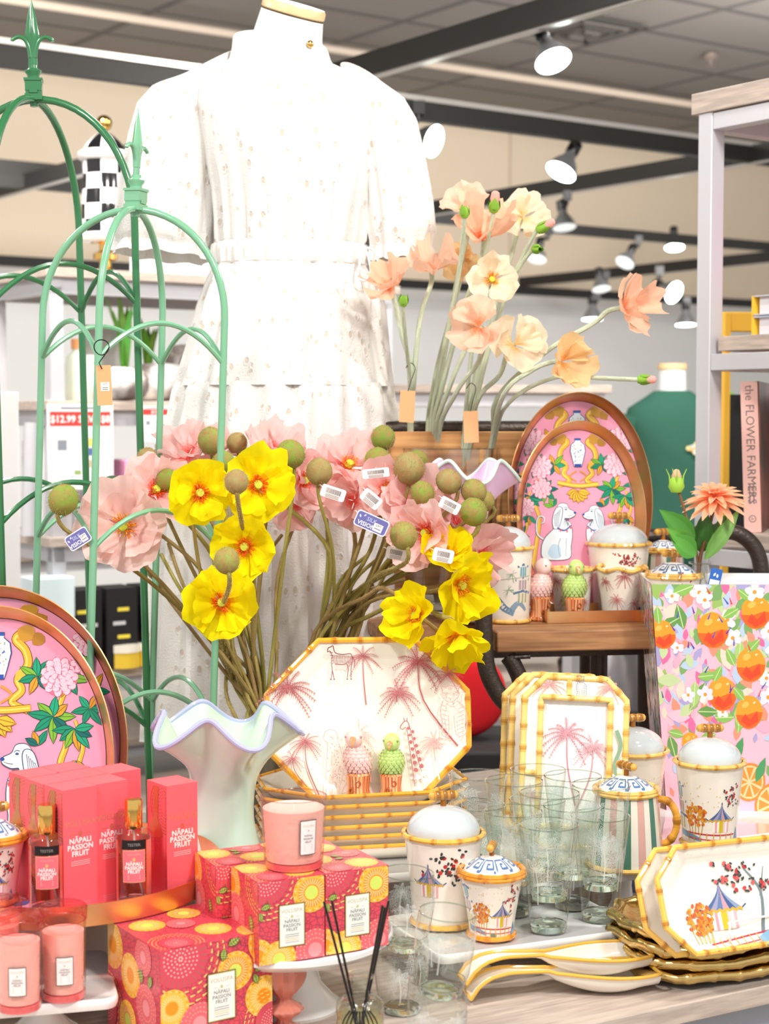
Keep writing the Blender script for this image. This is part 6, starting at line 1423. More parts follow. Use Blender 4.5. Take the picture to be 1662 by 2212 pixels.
def basket_art(p, w, h, seed, full=True):
    g = random.Random(seed); pal = [(.97, .45, .66), (.99, .78, .86), (.62, .76, .42), (.50, .68, .42), (.68, .66, .85), (.99, .86, .80), (.96, .60, .50), (.78, .86, .66), (.74, .82, .93), (.99, .70, .80)]
    for k in range(430):
        x, y = g.uniform(0, w), h * (1 - abs(g.gauss(0, .42))) 
        a = g.uniform(.9, 2.2) if g.random() < .7 else g.uniform(0, pi); L = g.uniform(.016, .05); p.leaf(x, y, L, L * .5, a, g.choice(pal))
    O = [(.36, .80, .062), (.62, .88, .058), (.60, .65, .060), (.83, .70, .052), (.42, .52, .060), (.60, .44, .058), (1.0, .55, .062), (.98, .34, .052), (.05, .78, .05), (.2, .3, .04)] if full else [(.1, .78, .05), (.9, .80, .05), (.5, .5, .05), (.1, .4, .05)]
    for k in range(22):
        x, y = g.uniform(0, w), g.uniform(.30, 1) * h; L = g.uniform(.03, .05); a = g.uniform(0, 2 * pi); c = g.choice([(.56, .76, .38), (.42, .62, .34), (.68, .82, .50), (.60, .72, .48)]); p.leaf(x, y, L, L * .5, a, c, (.8, .9, .66))
    for k in range(18): wflower(p, g.uniform(0, w), g.uniform(.35, .98) * h, g.uniform(.012, .019), g)
    for (x, y, r) in O: orange(p, x * w, y * h, r * w * 1.55, g)
    for (x, y, r) in O: L = .034; p.leaf(x * w + g.uniform(-.02, .02), y * h + r * w * 1.2, L, L * .5, g.uniform(.5, 3), (.56, .76, .38), (.8, .9, .66))
    for k in range(5): wflower(p, g.uniform(0, w), g.uniform(.5, .98) * h, g.uniform(.013, .018), g)
    for k in range(30): x, y = g.uniform(0, w), g.uniform(.5, 1) * h; p.stroke([(x, y), (x + g.uniform(-.01, .01), y + .012)], .003, g.choice([(.36, .22, .70), (.30, .36, .78), (.93, .25, .25)]), .001)
    for (x, y, r) in ((.62, .13, .035), (.93, .16, .045), (.8, .03, .04)):
        p.ell(x * w, y * h, r, r, (.98, .55, .2), 0, 20); p.ell(x * w, y * h, r * .88, r * .88, (1, .82, .62), 0, 18)
        for k in range(8): a = 2 * pi * k / 8; q_ = [(x * w + cos(a + s_) * r * q2, y * h + sin(a + s_) * r * q2) for s_, q2 in ((0, .12), (-.3, .8), (.3, .8))]; p.fill(q_, (.99, .58, .22))
        p.leaf(x * w - r, y * h + r, .05, .02, 1.2, (.3, .62, .4))
HW = .46; tw, bw = .30, .235
t = thing('printed_wastebasket', 'tapered glossy wastebasket printed with oranges and blossoms', 'wastebasket', (0, 0, 0), 0)
cq = W(1408, 1262, 2.96); zt = cq.z; z0 = ZA - .002; HW = zt - z0; Yw = R(-2.5)
t.location = (cq.x, cq.y, z0); t.rotation_euler = (0, 0, Yw)
ins = (tw - bw) / 2; b = MB()
def wb(i, k):  # corner i at height fraction k
    s = ins * (1 - k); c_ = [(s, s * .5), (tw - s, s * .5), (tw - s, .22 - s * .5), (s, .22 - s * .5)][i]; return V((c_[0], c_[1], HW * k))
b.rings([[wb(i, 0) for i in range(4)], [wb(i, 1) for i in range(4)]], 0, (.99, .76, .84), caps=(True, False), smooth=False)
b.rings([[wb(i, 1) for i in range(4)], [wb(i, 1) + V(((.004 if i in (0, 3) else -.004), (.004 if i < 2 else -.004), 0)) for i in range(4)], [wb(i, .02) + V(((.004 if i in (0, 3) else -.004), (.004 if i < 2 else -.004), 0)) for i in range(4)]], 0, (.95, .95, .95), smooth=False)
def ffn(u, v, h): k = v / HW; a, c_ = wb(0, k), wb(1, k); q = a.lerp(c_, u / tw); return q + V((0, -h, 0))
p = Paint(b, ffn, 0, 2e-4, 1.5e-6); p.clip = rect(.0, .0, tw, HW); basket_art(p, tw, HW, 4)
def lfn(u, v, h): k = v / HW; a, c_ = wb(3, k), wb(0, k); q = a.lerp(c_, u / .22); return q + V((-h, 0, 0))
p = Paint(b, lfn, 0, 2e-4, 1.5e-6); p.clip = rect(.0, .0, .22, HW); basket_art(p, .22, HW, 9, False)
b.build('basket_shell', mat('lacquer_print', vcol=True, rough=.12, coat=.5), t)
# ------------------------------------------------------------------ white dress on a mannequin form
def eyelet_mat():
    m = bpy.data.materials.new('eyelet_cotton'); m.use_nodes = True; nt = m.node_tree; N = nt.nodes; L = nt.links; b = N['Principled BSDF']
    b.inputs['Roughness'].default_value = .85; b.inputs['Sheen Weight'].default_value = .2
    tc = N.new('ShaderNodeTexCoord'); mp = N.new('ShaderNodeMapping'); mp.inputs['Scale'].default_value = (1, 1, .58); L.new(tc.outputs['Object'], mp.inputs[0])
    v = N.new('ShaderNodeTexVoronoi'); v.inputs['Scale'].default_value = 58; v.inputs['Randomness'].default_value = .95; L.new(mp.outputs[0], v.inputs['Vector'])
    n = N.new('ShaderNodeTexNoise'); n.inputs['Scale'].default_value = 20; L.new(tc.outputs['Object'], n.inputs['Vector'])
    gt = N.new('ShaderNodeMath'); gt.operation = 'GREATER_THAN'; gt.inputs[1].default_value = .50; L.new(n.outputs['Fac'], gt.inputs[0])
    lt = N.new('ShaderNodeMath'); lt.operation = 'LESS_THAN'; lt.inputs[1].default_value = .21; L.new(v.outputs['Distance'], lt.inputs[0])
    mu = N.new('ShaderNodeMath'); mu.operation = 'MULTIPLY'; L.new(gt.outputs[0], mu.inputs[0]); L.new(lt.outputs[0], mu.inputs[1])
    mx = N.new('ShaderNodeMix'); mx.data_type = 'RGBA'; mx.inputs['A'].default_value = (*srgb(.925, .917, .905), 1); mx.inputs['B'].default_value = (*srgb(.84, .79, .73), 1)
    L.new(mu.outputs[0], mx.inputs['Factor']); L.new(mx.outputs['Result'], b.inputs['Base Color'])
    rp = N.new('ShaderNodeValToRGB'); rp.color_ramp.elements[0].position = .2; rp.color_ramp.elements[1].position = .42
    e = rp.color_ramp.elements.new(.30); e.color = (1, 1, 1, 1); rp.color_ramp.elements[0].color = (0, 0, 0, 1); rp.color_ramp.elements[2].color = (.35, .35, .35, 1)
    L.new(v.outputs['Distance'], rp.inputs[0]); m2 = N.new('ShaderNodeMath'); m2.operation = 'MULTIPLY'; L.new(rp.outputs[0], m2.inputs[0]); L.new(gt.outputs[0], m2.inputs[1])
    n3 = N.new('ShaderNodeTexNoise'); n3.inputs['Scale'].default_value = 300; L.new(tc.outputs['Object'], n3.inputs['Vector'])
    ad = N.new('ShaderNodeMath'); ad.operation = 'ADD'; L.new(m2.outputs[0], ad.inputs[0]); L.new(n3.outputs['Fac'], ad.inputs[1])
    bp = N.new('ShaderNodeBump'); bp.inputs['Strength'].default_value = .8; bp.inputs['Distance'].default_value = .002; L.new(ad.outputs[0], bp.inputs['Height']); L.new(bp.outputs[0], b.inputs['Normal'])
    return m
m_eye = eyelet_mat(); m_cot = mat('plain_cotton', (.925, .917, .905), .85, bump=(250, .4))
DD = 3.42; MZ = lambda py: W(0, py, DD).z; MS = DD / FPX
mo = W(610, 900, DD); mn = thing('dress_mannequin', 'headless mannequin wearing a white eyelet puff-sleeve dress', 'mannequin', (mo.x, mo.y, ZT), R(22))
CR, SR = cos(R(22)), sin(R(22))
def dpt(cpx, hw, ratio, z, fold, k, ph, n=144, tiltz=0):
    """ring in the local frame of the mannequin; cpx = pixel centre"""
    cx = (cpx - 610) * MS; out = []
    a = hw * MS / math.sqrt(CR * CR + ratio * ratio * SR * SR)
    for j in range(n):
        t = 2 * pi * j / n; f = 1 + fold * (sin(k * t + ph) + .55 * sin((k * .5 + 3) * t + ph * 1.7 + 1) + .3 * sin((k + 5) * t + 2.1))
        out.append(V((cx * CR + a * cos(t) * f, -cx * SR + a * ratio * sin(t) * f, z - ZT + tiltz * cos(t))))
    return out
def table(T, steps):
    out = []
    for (a, b) in zip(T, T[1:]):
        for i in range(steps): q = i / steps; out.append([x + (y - x) * q for x, y in zip(a, b)])
    out.append(list(T[-1])); return out
bod = [(150, 612, 112, .85, 0), (165, 614, 150, .75, 0), (190, 620, 182, .66, 0), (240, 630, 196, .66, .001), (300, 640, 196, .70, .002), (350, 641, 190, .73, .012), (420, 640, 176, .75, .024), (480, 636, 166, .76, .034), (525, 634, 162, .76, .040), (536, 633, 160, .76, .02)]
b = MB(); b.rings([dpt(c, hw, r, MZ(y), f, 26, 0) for y, c, hw, r, f in table(bod, 4)]); b.build('bodice', m_eye, mn)
b = MB(); b.rings([dpt(633, hw, .76, MZ(y), f, 44, 1) for y, hw, f in ((531, 163, .008), (535, 168, .022), (548, 169, .028), (562, 168, .028), (575, 168, .022), (579, 163, .008))]); wbd = b.build('waistband', m_cot, mn)
sk = [(572, 632, 162, .76, .012), (600, 631, 176, .80, .03), (660, 628, 196, .86, .036), (740, 621, 210, .9, .034), (800, 614, 222, .92, .036), (835, 610, 230, .93, .038)]
sk2 = [(828, 611, 229, .93, .02), (845, 610, 235, .93, .03), (950, 604, 249, .95, .045), (1150, 600, 266, .95, .05), (1350, 597, 276, .95, .055), (1585, 595, 284, .95, .06)]
b = MB(); b.rings([dpt(c, hw, r, MZ(y), f, 17, 0) for y, c, hw, r, f in table(sk, 5)]); b.build('upper_skirt', m_eye, mn)
b = MB(); b.rings([dpt(c, hw, r, MZ(y), f, 22, .6) for y, c, hw, r, f in table(sk2, 6)]); b.build('lower_skirt', m_eye, mn)
# collar, neck, cap, button
b = MB(); b.rings([dpt(c, hw, r, MZ(y), 0, 1, 0, 96, tz) for y, c, hw, r, tz in ((158, 613, 128, .84, 0), (148, 612, 112, .86, -.006), (128, 611, 105, .88, -.010), (108, 609, 101, .9, -.012), (104, 609, 99, .9, -.012), (108, 609, 96, .9, -.012), (140, 610, 96, .9, -.008))]); clr = b.build('stand_collar', m_eye, mn)
cp = W(638, 30, DD); capM = Matrix.Translation((((638 - 610) * MS) * CR, -(638 - 610) * MS * SR, MZ(30) - ZT)) @ Matrix.Rotation(R(20), 4, 'X') @ Matrix.Rotation(R(8), 4, 'Y')
nk = MB(); nk.rings([dpt(c, hw, .92, MZ(y), 0, 1, 0, 48, tz) for y, c, hw, tz in ((170, 614, 95, 0), (120, 620, 80, -.004), (92, 624, 74, -.006))] + [[capM @ V((.0645 * cos(2 * pi * j / 48), .0645 * sin(2 * pi * j / 48), -.014)) for j in range(48)]]); nk.build('neck_form', mat('linen_form', (.95, .945, .92), .7), mn)
b = MB(); b.lathe([(0, -.012), (.062, -.012), (.0655, -.009), (.0655, .004), (.062, .009), (0, .010)], 56, M=capM); b.build('wooden_neck_cap', mat('pale_wood_cap', (.96, .83, .64), .35, noisecol=(5, (.93, .78, .57), (1, 6, 1))), mn)
fr = lambda px, y, out=.0: V((((px - 610) * MS) * CR, 0, MZ(y) - ZT))
b = MB(); q = fr(668, 124); th = math.atan2(-.085, .045); b.ball((.031, -.090, q.z + .002), .0075, 14, sq=(1, .6, 1)); b.build('gold_button', m_brass, clr)
# sleeves: left (camera left) and right
def sleeve(sg, pts, nm):
    b = MB(); rs = []; T = table(pts, 5)
    for y, c, hw, f, tz in T:
        cx = (c - 610) * MS; a = hw * MS; ring = []
        for j in range(80):
            t = 2 * pi * j / 80; ff = 1 + f * (sin(15 * t) + .6 * sin(8 * t + 1.3) + .3 * sin(23 * t + .5)); ring.append(V((cx * CR + a * cos(t) * ff, -cx * SR + a * .9 * sin(t) * ff, MZ(y) - ZT + tz * cos(t) + f * .05 * sin(9 * t))))
        rs.append(ring)
    b.rings(rs, caps=(False, False)); 
    # inner side (thickness of cloth)
    b.build('puff_sleeve', m_eye, mn)
sleeve(-1, [(152, 440, 66, .0, .035), (175, 418, 84, .004, .022), (230, 398, 94, .020, .005), (300, 385, 99, .026, 0), (400, 370, 103, .03, -.004), (480, 362, 106, .036, -.008), (520, 358, 104, .034, -.01), (532, 358, 98, .05, -.01), (556, 356, 112, .06, -.01)], 'left')
sleeve(1, [(180, 790, 54, .0, -.03), (205, 812, 66, .004, -.022), (260, 832, 70, .020, -.006), (340, 848, 71, .026, 0), (430, 862, 74, .034, 0), (500, 868, 75, .03, .0), (525, 868, 68, .05, 0), (535, 868, 66, .06, .0), (562, 870, 72, .07, .004)], 'right')
b = MB(); q = fr(712, 548)
def cord(pts, r=.0022): b.tube(smoothpath([V((x, -.150 - o, MZ(y) - ZT)) for x, y, o in pts], 6), r, 8)
cord([(.128, 545, -.010), (.115, 575, -.002), (.108, 608, .002), (.122, 616, .004), (.134, 600, .004), (.132, 570, 0), (.128, 548, -.008)]); cord([(.128, 545, -.01), (.150, 556, -.01), (.155, 600, 0), (.152, 640, .004)]); b.build('drawstring_bow', m_cot, wbd)
b = MB(); b.lathe([(0, 0), (.12, 0), (.12, .008), (.02, .014), (.016, .02), (.016, MZ(560) - ZT), (0, MZ(560) - ZT)], 32); b.build('stand', m_silverl, mn)

# ------------------------------------------------------------------ garden obelisks
def obelisk(label, bx_, by_, d, r, phi, tilt, za, zs, ringz, ah, col, tr, fs, frot, name='garden_obelisk'):
    q = W(bx_, by_, d); t = thing(name, label, 'obelisk', (q.x, q.y, ZT), 0, 'green metal garden obelisks', rot=(0, tilt, 0)); H = za - ZT
    m = mat('paint_' + name + str(int(col[0] * 99)), col, .22, coat=.5)
    L = [V((r * cos(phi + k * pi / 2), r * sin(phi + k * pi / 2), 0)) for k in range(4)]
    for k in range(4):
        p = [V((L[k].x, L[k].y, 0)), V((L[k].x, L[k].y, .4)), V((L[k].x, L[k].y, zs - ZT - .1))] + [V((L[k].x * cos(a), L[k].y * cos(a), zs - ZT + (H - zs + ZT) * sin(a))) for a in [pi / 2 * i / 14 for i in range(15)]]
        b = MB(); b.tube(p, tr, 12); b.build('leg', m, t)
    for z in ringz:
        for k in range(4):
            A, B = L[k], L[(k + 1) % 4]; p = [A.lerp(B, i / 16) + V((0, 0, z - ZT + ah * (1 - (2 * i / 16 - 1) ** 2))) for i in range(17)]
            b = MB(); b.tube(p, tr * .72, 8); b.build('arched_brace', m, t)
    b = MB(); M = Matrix.Translation((0, 0, H - .002)) @ Matrix.Rotation(frot, 4, 'Z') @ Matrix.Scale(fs, 4)
    b.lathe([(0, -.012), (.008, -.012), (.009, -.002), (.016, 0)], 12, M=M)
    for w, z0_, z1_ in ((.0175, 0, .012), (.0155, .012, .018), (.0165, .018, .038), (.0185, .038, .043)): b.box((0, 0, (z0_ + z1_) / 2), (w * 2, w * 2, z1_ - z0_), M=M)
    b.box((0, -.0175, .017), (.016, .003, .008), M=M)
    b.lathe([(.0125, .043), (.012, .05), (.0165, .056), (.017, .060), (.010, .064), (.0095, .070)], 20, M=M)
    rs = [[V((w * cos(a) , w * .55 * sin(a), z)) for a in [2 * pi * j / 8 for j in range(8)]] for w, z in ((.0095, .068), (.009, .09), (.008, .108), (.015, .122), (.014, .135), (.009, .165), (.0035, .190), (.0008, .200))]
    b.rings(rs, M=M, caps=(False, True))
    b.rings([[V((w * .4 * cos(a), w * sin(a), z)) for a in [2 * pi * j / 8 for j in range(8)]] for w, z in ((.008, .120), (.011, .135), (.006, .165), (.001, .198))], M=M)
    fin = b.build('spear_finial', m, t)
    for sg in (-1, 1):
        b = MB(); b.tube(smoothpath([(sg * .004, 0, .085), (sg * .007, 0, .105), (sg * .014, 0, .121), (sg * .026, 0, .127), (sg * .038, 0, .122), (sg * .040, 0, .118)], 5), lambda q: .0052 * (1 - .3 * q), 10, M=M); b.build('finial_scroll', m, fin)
    return t, L
obelisk('dark green garden obelisk at the left, the taller one', 110, 900, 3.06, .188, R(-13), R(-1.0), 2.125, 1.90, (1.75, 1.365, .98), .068, (.20, .46, .29), .0068, .90, R(8))
OB, OL = obelisk('light green garden obelisk in front of the taller dark one', 246, 900, 2.86, .163, R(-10.5), R(2.0), 1.903, 1.72, (1.645, 1.335, 1.03), .062, (.48, .71, .57), .0062, .86, R(68))
P = W(221, 740, 2.655); t = thing('kraft_price_tag', 'brown kraft price tag wired to the light green obelisk', 'price tag', P, 0, rot=(0, R(-2), 0)); b = MB()
b.box((0, 0, -.068), (.024, .0006, .064), 0, (.88, .67, .47)); p = Paint(b, lambda u, v, h: V((u, -.0004 - h, v)), 0, 2e-4, 2e-5); p.fill(rect(-.0055, -.077, .0085, -.063), (.93, .91, .88)); p.text('GIFT', .0015, -.067, .004, (.3, .3, .3)); p.stroke([(-.003, -.0718), (.006, -.0718)], .0012, (.5, .5, .5)); p.stroke([(-.003, -.0745), (.006, -.0745)], .0012, (.5, .5, .5)); b.build('card', m_print, t)
b = MB(); b.tube([(.012 * cos(a), -.008 + .003 * sin(a * 2), -.008 + .012 * sin(a)) for a in [2 * pi * k / 20 for k in range(21)]] + [(.004, -.006, -.02), (-.006, -.004, -.032), (-.002, -.002, -.042)], .0009, 6); b.build('wire_tie', m_black, t)
# ------------------------------------------------------------------ flowers
def lerpc(a, b, t): return tuple(x + (y - x) * t for x, y in zip(a, b))
def petal(M, L, hw, cup, cin, cout, g, parent, ruf=.06, rb=.28, name='petal'):
    nu, ns = 9, 13; k = g.uniform(3, 6); ph = g.uniform(0, 6); ph2 = g.uniform(0, 6); rs = []
    for i in range(nu + 1):
        r = i / nu; row = []
        for j in range(ns + 1):
            s = 2 * j / ns - 1; a = s * hw * (.55 + .45 * min(1, r * 1.8)); rho = L * r * (1 - .16 * s * s * r + .035 * r * sin(9 * s + ph2))
            nz = noise.noise(V((s * 1.7 + ph, r * 1.6, ph2))); nz2 = noise.noise(V((s * 5 + ph2, r * 4, ph))); h = L * (cup * r ** 1.6 + ruf * r * r * (sin(k * s + ph) + .6 * sin(2.2 * k * s + ph2)) + .25 * abs(s) ** 2 * r * cup + .42 * nz * r + .10 * nz2 * r); rho *= 1 + .10 * nz2 * r
            row.append(V((rho * cos(a), rho * sin(a), h)))
        rs.append(row)
    b = MB(); st = g.uniform(-.03, .03)
    def rc(i, j):
        q = (i + .5) / nu; t = min(1, max(0, (q - rb * .55) / (rb * 1.0))); c = lerpc(cin, cout, t); w = .012 * ((j % 2) - .5) + st * .6
        return tuple(min(1, max(0, x + w)) for x in c)
    b.rings(rs, closed=False, M=M, ringcol=rc); return b.build(name, m_petal, parent)
def petal_material():
    m = bpy.data.materials.new('silk_petal'); m.use_nodes = True; nt = m.node_tree; N = nt.nodes; L = nt.links; N.remove(N['Principled BSDF'])
    a = N.new('ShaderNodeVertexColor'); a.layer_name = 'Col'; d = N.new('ShaderNodeBsdfDiffuse'); tr = N.new('ShaderNodeBsdfTranslucent'); mx = N.new('ShaderNodeMixShader'); mx.inputs[0].default_value = .45
    tc = N.new('ShaderNodeTexCoord'); n = N.new('ShaderNodeTexNoise'); n.inputs['Scale'].default_value = 90; bp = N.new('ShaderNodeBump'); bp.inputs['Strength'].default_value = .25; bp.inputs['Distance'].default_value = .002
    L.new(tc.outputs['Object'], n.inputs[0]); L.new(n.outputs['Fac'], bp.inputs['Height']); L.new(bp.outputs[0], d.inputs['Normal'])
    L.new(a.outputs[0], d.inputs[0]); L.new(a.outputs[0], tr.inputs[0]); L.new(d.outputs[0], mx.inputs[1]); L.new(tr.outputs[0], mx.inputs[2]); L.new(mx.outputs[0], N['Material Output'].inputs[0]); return m
m_petal = petal_material()
def hairs(b, path, r, n, L, g, col):
    """fine short hairs on a stem path"""
    for _ in range(n):
        i = g.randrange(len(path) - 1); p = path[i].lerp(path[i + 1], g.random()); d = (path[i + 1] - path[i]).normalized()
        o = V((g.gauss(0, 1), g.gauss(0, 1), g.gauss(0, 1))); o = (o - d * o.dot(d)).normalized(); s = o.cross(d) * .00035; q = p + o * r * .9
        b.add([q + s, q - s, q + o * L + d * L * .3], [(0, 1, 2)], 0, col, False)
def stem(parent, pts, r, col, hair=True, g=random, hcol=(.80, .68, .52), nseg=6, hn=None):
    path = smoothpath(pts, nseg); b = MB(); ln = sum((a - c).length for a, c in zip(path, path[1:]))
    def rc(i, j): w = (hash((i * 7 + j * 3)) % 10 - 5) * .008; return tuple(min(1, max(0, x + w)) for x in col)
    b.tube(path, r, 8, ringcol=rc)
    if hair: hairs(b, path, r, int(ln * 1500), .0028, g, hcol)
    b.build('stem', m_fab, parent); return path
def bloom(C, face, Rr, cin, cout, g, parent, cup=.35, core='yellow', n1=4, n2=3, O=V((0, 0, 0)), ruf=.07):
    F = V(face).normalized(); Q = Matrix.Translation(C - O) @ F.to_track_quat('Z', 'Y').to_matrix().to_4x4(); a0 = g.uniform(0, 6)
    for k in range(n1): petal(Q @ Matrix.Rotation(a0 + 2 * pi * k / n1 + g.uniform(-.1, .1), 4, 'Z') @ Matrix.Rotation(g.uniform(-.12, .1), 4, 'Y'), Rr * g.uniform(.95, 1.08), 1.0, cup * g.uniform(.6, 1.1), cin, cout, g, parent, ruf)
    for k in range(n2): petal(Q @ Matrix.Translation((0, 0, Rr * .05)) @ Matrix.Rotation(a0 + .7 + 2 * pi * k / n2, 4, 'Z') @ Matrix.Rotation(g.uniform(-.15, .05), 4, 'Y'), Rr * g.uniform(.72, .88), .85, cup * g.uniform(1.1, 1.7), cin, cout, g, parent, ruf * 1.2)
    if core:
        b = MB()
        for k in range(46):
            a = g.uniform(0, 2 * pi); rr = Rr * g.uniform(.10, .30); h = Rr * g.uniform(.14, .30); p0 = V((cos(a) * rr * .4, sin(a) * rr * .4, Rr * .04)); p1 = V((cos(a) * rr, sin(a) * rr, h)); c = g.choice([(.98, .62, .10), (.93, .48, .08), (.99, .74, .15)]) if core != 'red' else (.93, .38, .10)
            b.tube([p0, p1], Rr * .010, 4, 0, c, M=Q); b.ball(p1, Rr * .022, 4, 0, c, M=Q)
        b.build('stamens', m_fab, parent)
        b = MB(); b.lathe([(0, Rr * .02), (Rr * .10, Rr * .04), (Rr * .13, Rr * .14), (Rr * .10, Rr * .22), (0, Rr * .23)], 12, 0, (.78, .80, .25), M=Q); b.build('pistil', m_fab, parent)
def pod(C, Rr, parent, g, O, down=V((0, 0, -1))):
    base = g.choice([(.50, .62, .22), (.58, .62, .30), (.62, .58, .36), (.46, .58, .20)]); br = (.66, .48, .30); Q = Matrix.Translation(C - O) @ (-down).normalized().to_track_quat('Z', 'Y').to_matrix().to_4x4()
    b = MB(); n, m = 26, 14; ph = g.uniform(0, 6); rs = []; nr = {}
    for i in range(m + 1):
        a = -pi / 2 + pi * i / m; rs.append([V((cos(a) * cos(2 * pi * j / n), cos(a) * sin(2 * pi * j / n), sin(a) * 1.05)) * Rr * (1 - .07 * abs(sin(1.0 * (2 * pi * j / n) + ph)) ** .3 + .04 * noise.noise(V((i, j, ph))) ) for j in range(n)])
    def rc(i, j):
        q = .5 + .8 * noise.noise(V((i * .45 + ph, j * .45, ph))) + g.uniform(-.25, .25); return lerpc(base, br, max(0, min(1, q * .75)))
    b.rings(rs, M=Q, ringcol=rc)
    for k in range(430):
        v = V((g.gauss(0, 1), g.gauss(0, 1), g.gauss(0, 1))).normalized(); s = v.orthogonal().normalized() * Rr * .012
        b.add([v * Rr * .97 + s, v * Rr * .97 - s, v * Rr * g.uniform(1.05, 1.13) + s * 2], [(0, 1, 2)], 0, g.choice([(.72, .56, .40), (.60, .66, .34), (.80, .70, .55)]), False, M=Q)
    b.build('seed_pod', m_fab, parent)
FV = V((W(606, 1876, 2.97).x, W(606, 1876, 2.97).y, ZT))
t = thing('textured_vase', 'dark smoky textured vase holding the yellow and pink poppies', 'vase', FV); b = MB()
HV = W(600, 1592, 2.97).z - ZT; n = 60
prv = [(.0, .001), (.066, .001), (.070, .006), (.070, HV * .5), (.069, HV - .002), (.066, HV), (.063, HV - .003), (.064, .02)]
b.lathe(prv, n); b.build('glass_body', mat('smoky_ripple_glass', (.50, .47, .40), .2, bump=(70, 1.0), noisecol=(30, (.33, .31, .26), (1, 1, .25))), t)
OLV = (.60, .58, .28); OLB = (.60, .50, .32)
BLK = {}
def flower(kind, px, py, d, Rpx, face, label, seed, via=None, cols=None, cup=.35, core='yellow', group=None, bunch=None, ruf=.07, r=.0036):
    g = random.Random(seed * 13 + 5); C = W(px, py, d); Rr = Rpx * d / FPX
    left = px < 645 if bunch is None else bunch == 'L'
    base = FV + V((g.uniform(-.035, .035), g.uniform(-.035, .035), .012)); mouth = V((FV.x, FV.y, 0)) + V(((-.028 if left else .034) + g.uniform(-.014, .014), g.uniform(-.03, .03), ZT + HV))
    if left: gat = W(530 + g.uniform(-45, 45) + (px - 450) * .12, 1470 + g.uniform(-30, 30), 2.97 + g.uniform(-.05, .04))
    else: gat = W(712 + g.uniform(-48, 42) + (px - 800) * .12, 1392 + g.uniform(-30, 20), 3.02 + g.uniform(-.04, .05))
    t = thing(kind, label, 'flower' if kind != 'poppy_bud_stem' else 'flower bud', base, 0, group); O = V(base)
    F = V(face).normalized(); back = C - F * Rr * (.9 if kind != 'poppy_bud_stem' else .5)
    pts = [base - O, mouth - O, gat - O]
    if via: pts += [W(*v) - O for v in via]
    else: pts += [gat.lerp(C, .5) + V((g.uniform(-.02, .02) + (.03 if not left else -.015), g.uniform(-.01, .03), g.uniform(.0, .03))) - O]
    tip = C - F * Rr * .05 if kind != 'poppy_bud_stem' else C + V((0, 0, 0))
    pts += [back - O + V((0, 0, -Rr * .4)), tip - O]
    if kind == 'poppy_bud_stem': pts[-2] = C - O + V((g.uniform(-.008, .008), .004, -Rr * 1.8))
    path = stem(t, pts, r * g.uniform(.85, 1.15), lerpc(OLV, OLB, g.random()), True, g)
    if kind == 'poppy_bud_stem': pod(C, Rr, t, g, O, (path[-4] - path[-1]).normalized())
    else: bloom(C, face, Rr, cols[0], cols[1], g, t, cup, core, O=O, ruf=ruf)
    return t
YC = ((.98, .62, .06), (1.0, .94, .10)); PC = ((.97, .45, .42), (1.0, .84, .83)); PC2 = ((1.0, .80, .70), (1.0, .87, .85))
ye = [(430, 1065, 2.74, 72, (.35, -1, .05), 'yellow poppy at the left, level with the light obelisk leg'), (556, 1048, 2.76, 76, (.25, -1, .1), 'large yellow poppy at the top of the yellow cluster'), (530, 1180, 2.75, 72, (-.1, -1, -.05), 'yellow poppy in the middle below the two upper ones'), (480, 1302, 2.72, 76, (.0, -1, .12), 'lowest yellow poppy of the left cluster above the mint vase')]
for i, (px, py, d, r_, f, lb) in enumerate(ye): flower('yellow_poppy', px, py, d, r_ * 1.07, f, lb, 100 + i, cols=YC, cup=.30, core='red', group='yellow poppies')
yr = [(990, 1262, 2.78, 78, (.75, -.8, -.2), 'broad yellow poppy turned right in the right cluster', [(800, 1300, 2.95)]), (968, 1205, 2.84, 56, (.1, -.7, .7), 'small upper yellow poppy of the right cluster', [(810, 1290, 3.0)]), (903, 1330, 2.72, 66, (-.75, -.75, .15), 'yellow poppy facing left in the right cluster', [(790, 1290, 2.92), (840, 1275, 2.85)]), (985, 1372, 2.72, 70, (.1, -.55, -.85), 'drooping yellow poppy just above the platter rim', [(800, 1330, 2.95), (880, 1300, 2.85), (950, 1330, 2.74)])]
for i, (px, py, d, r_, f, lb, via) in enumerate(yr): flower('yellow_poppy', px, py, d, r_ * 1.07, f, lb, 120 + i, via, YC, .45, 'yellow', 'yellow poppies')
pk = [(268, 1138, 2.80, 82, (.05, -1, .15), 'large pink poppy with orange centre at the far left', PC2), (335, 1062, 2.90, 66, (.4, -.8, .5), 'pink poppy above the far left one'), (405, 985, 3.05, 66, (-.2, -.6, .8), 'pink poppy behind the left yellow one'), (462, 975, 3.08, 50, (.1, -.6, .8), 'small pink poppy under the top left pods'), (592, 975, 3.05, 62, (.2, -.5, .8), 'pink poppy standing above the yellow cluster'), (652, 1040, 2.98, 60, (.7, -.7, .2), 'pink poppy right of the large yellow poppy'), (640, 1085, 3.05, 48, (-.2, -.8, -.3), 'small pink poppy low beside the yellow cluster'), (752, 1010, 3.02, 68, (.3, -.7, .7), 'wide pale pink poppy left of the white barcode tag'), (766, 1082, 2.98, 58, (-.4, -.9, .1), 'pink poppy just left of the blue tag'), (832, 1060, 2.95, 58, (.2, -.9, .3), 'pink poppy above the blue tag'), (893, 1098, 2.92, 72, (.2, -.8, .5), 'frilly pink poppy in the middle of the right bunch'), (925, 1152, 2.86, 66, (-.6, -.8, .1), 'pink poppy with red heart in the right bunch'), (1035, 1196, 2.90, 66, (.6, -.6, -.2), 'pale pink poppy at the far right of the bunch'), (985, 1128, 2.95, 52, (.4, -.7, .4), 'small pink poppy under the right-hand pods'), (700, 1050, 3.08, 46, (0, -.8, .3), 'half hidden pink poppy behind the middle pod')]
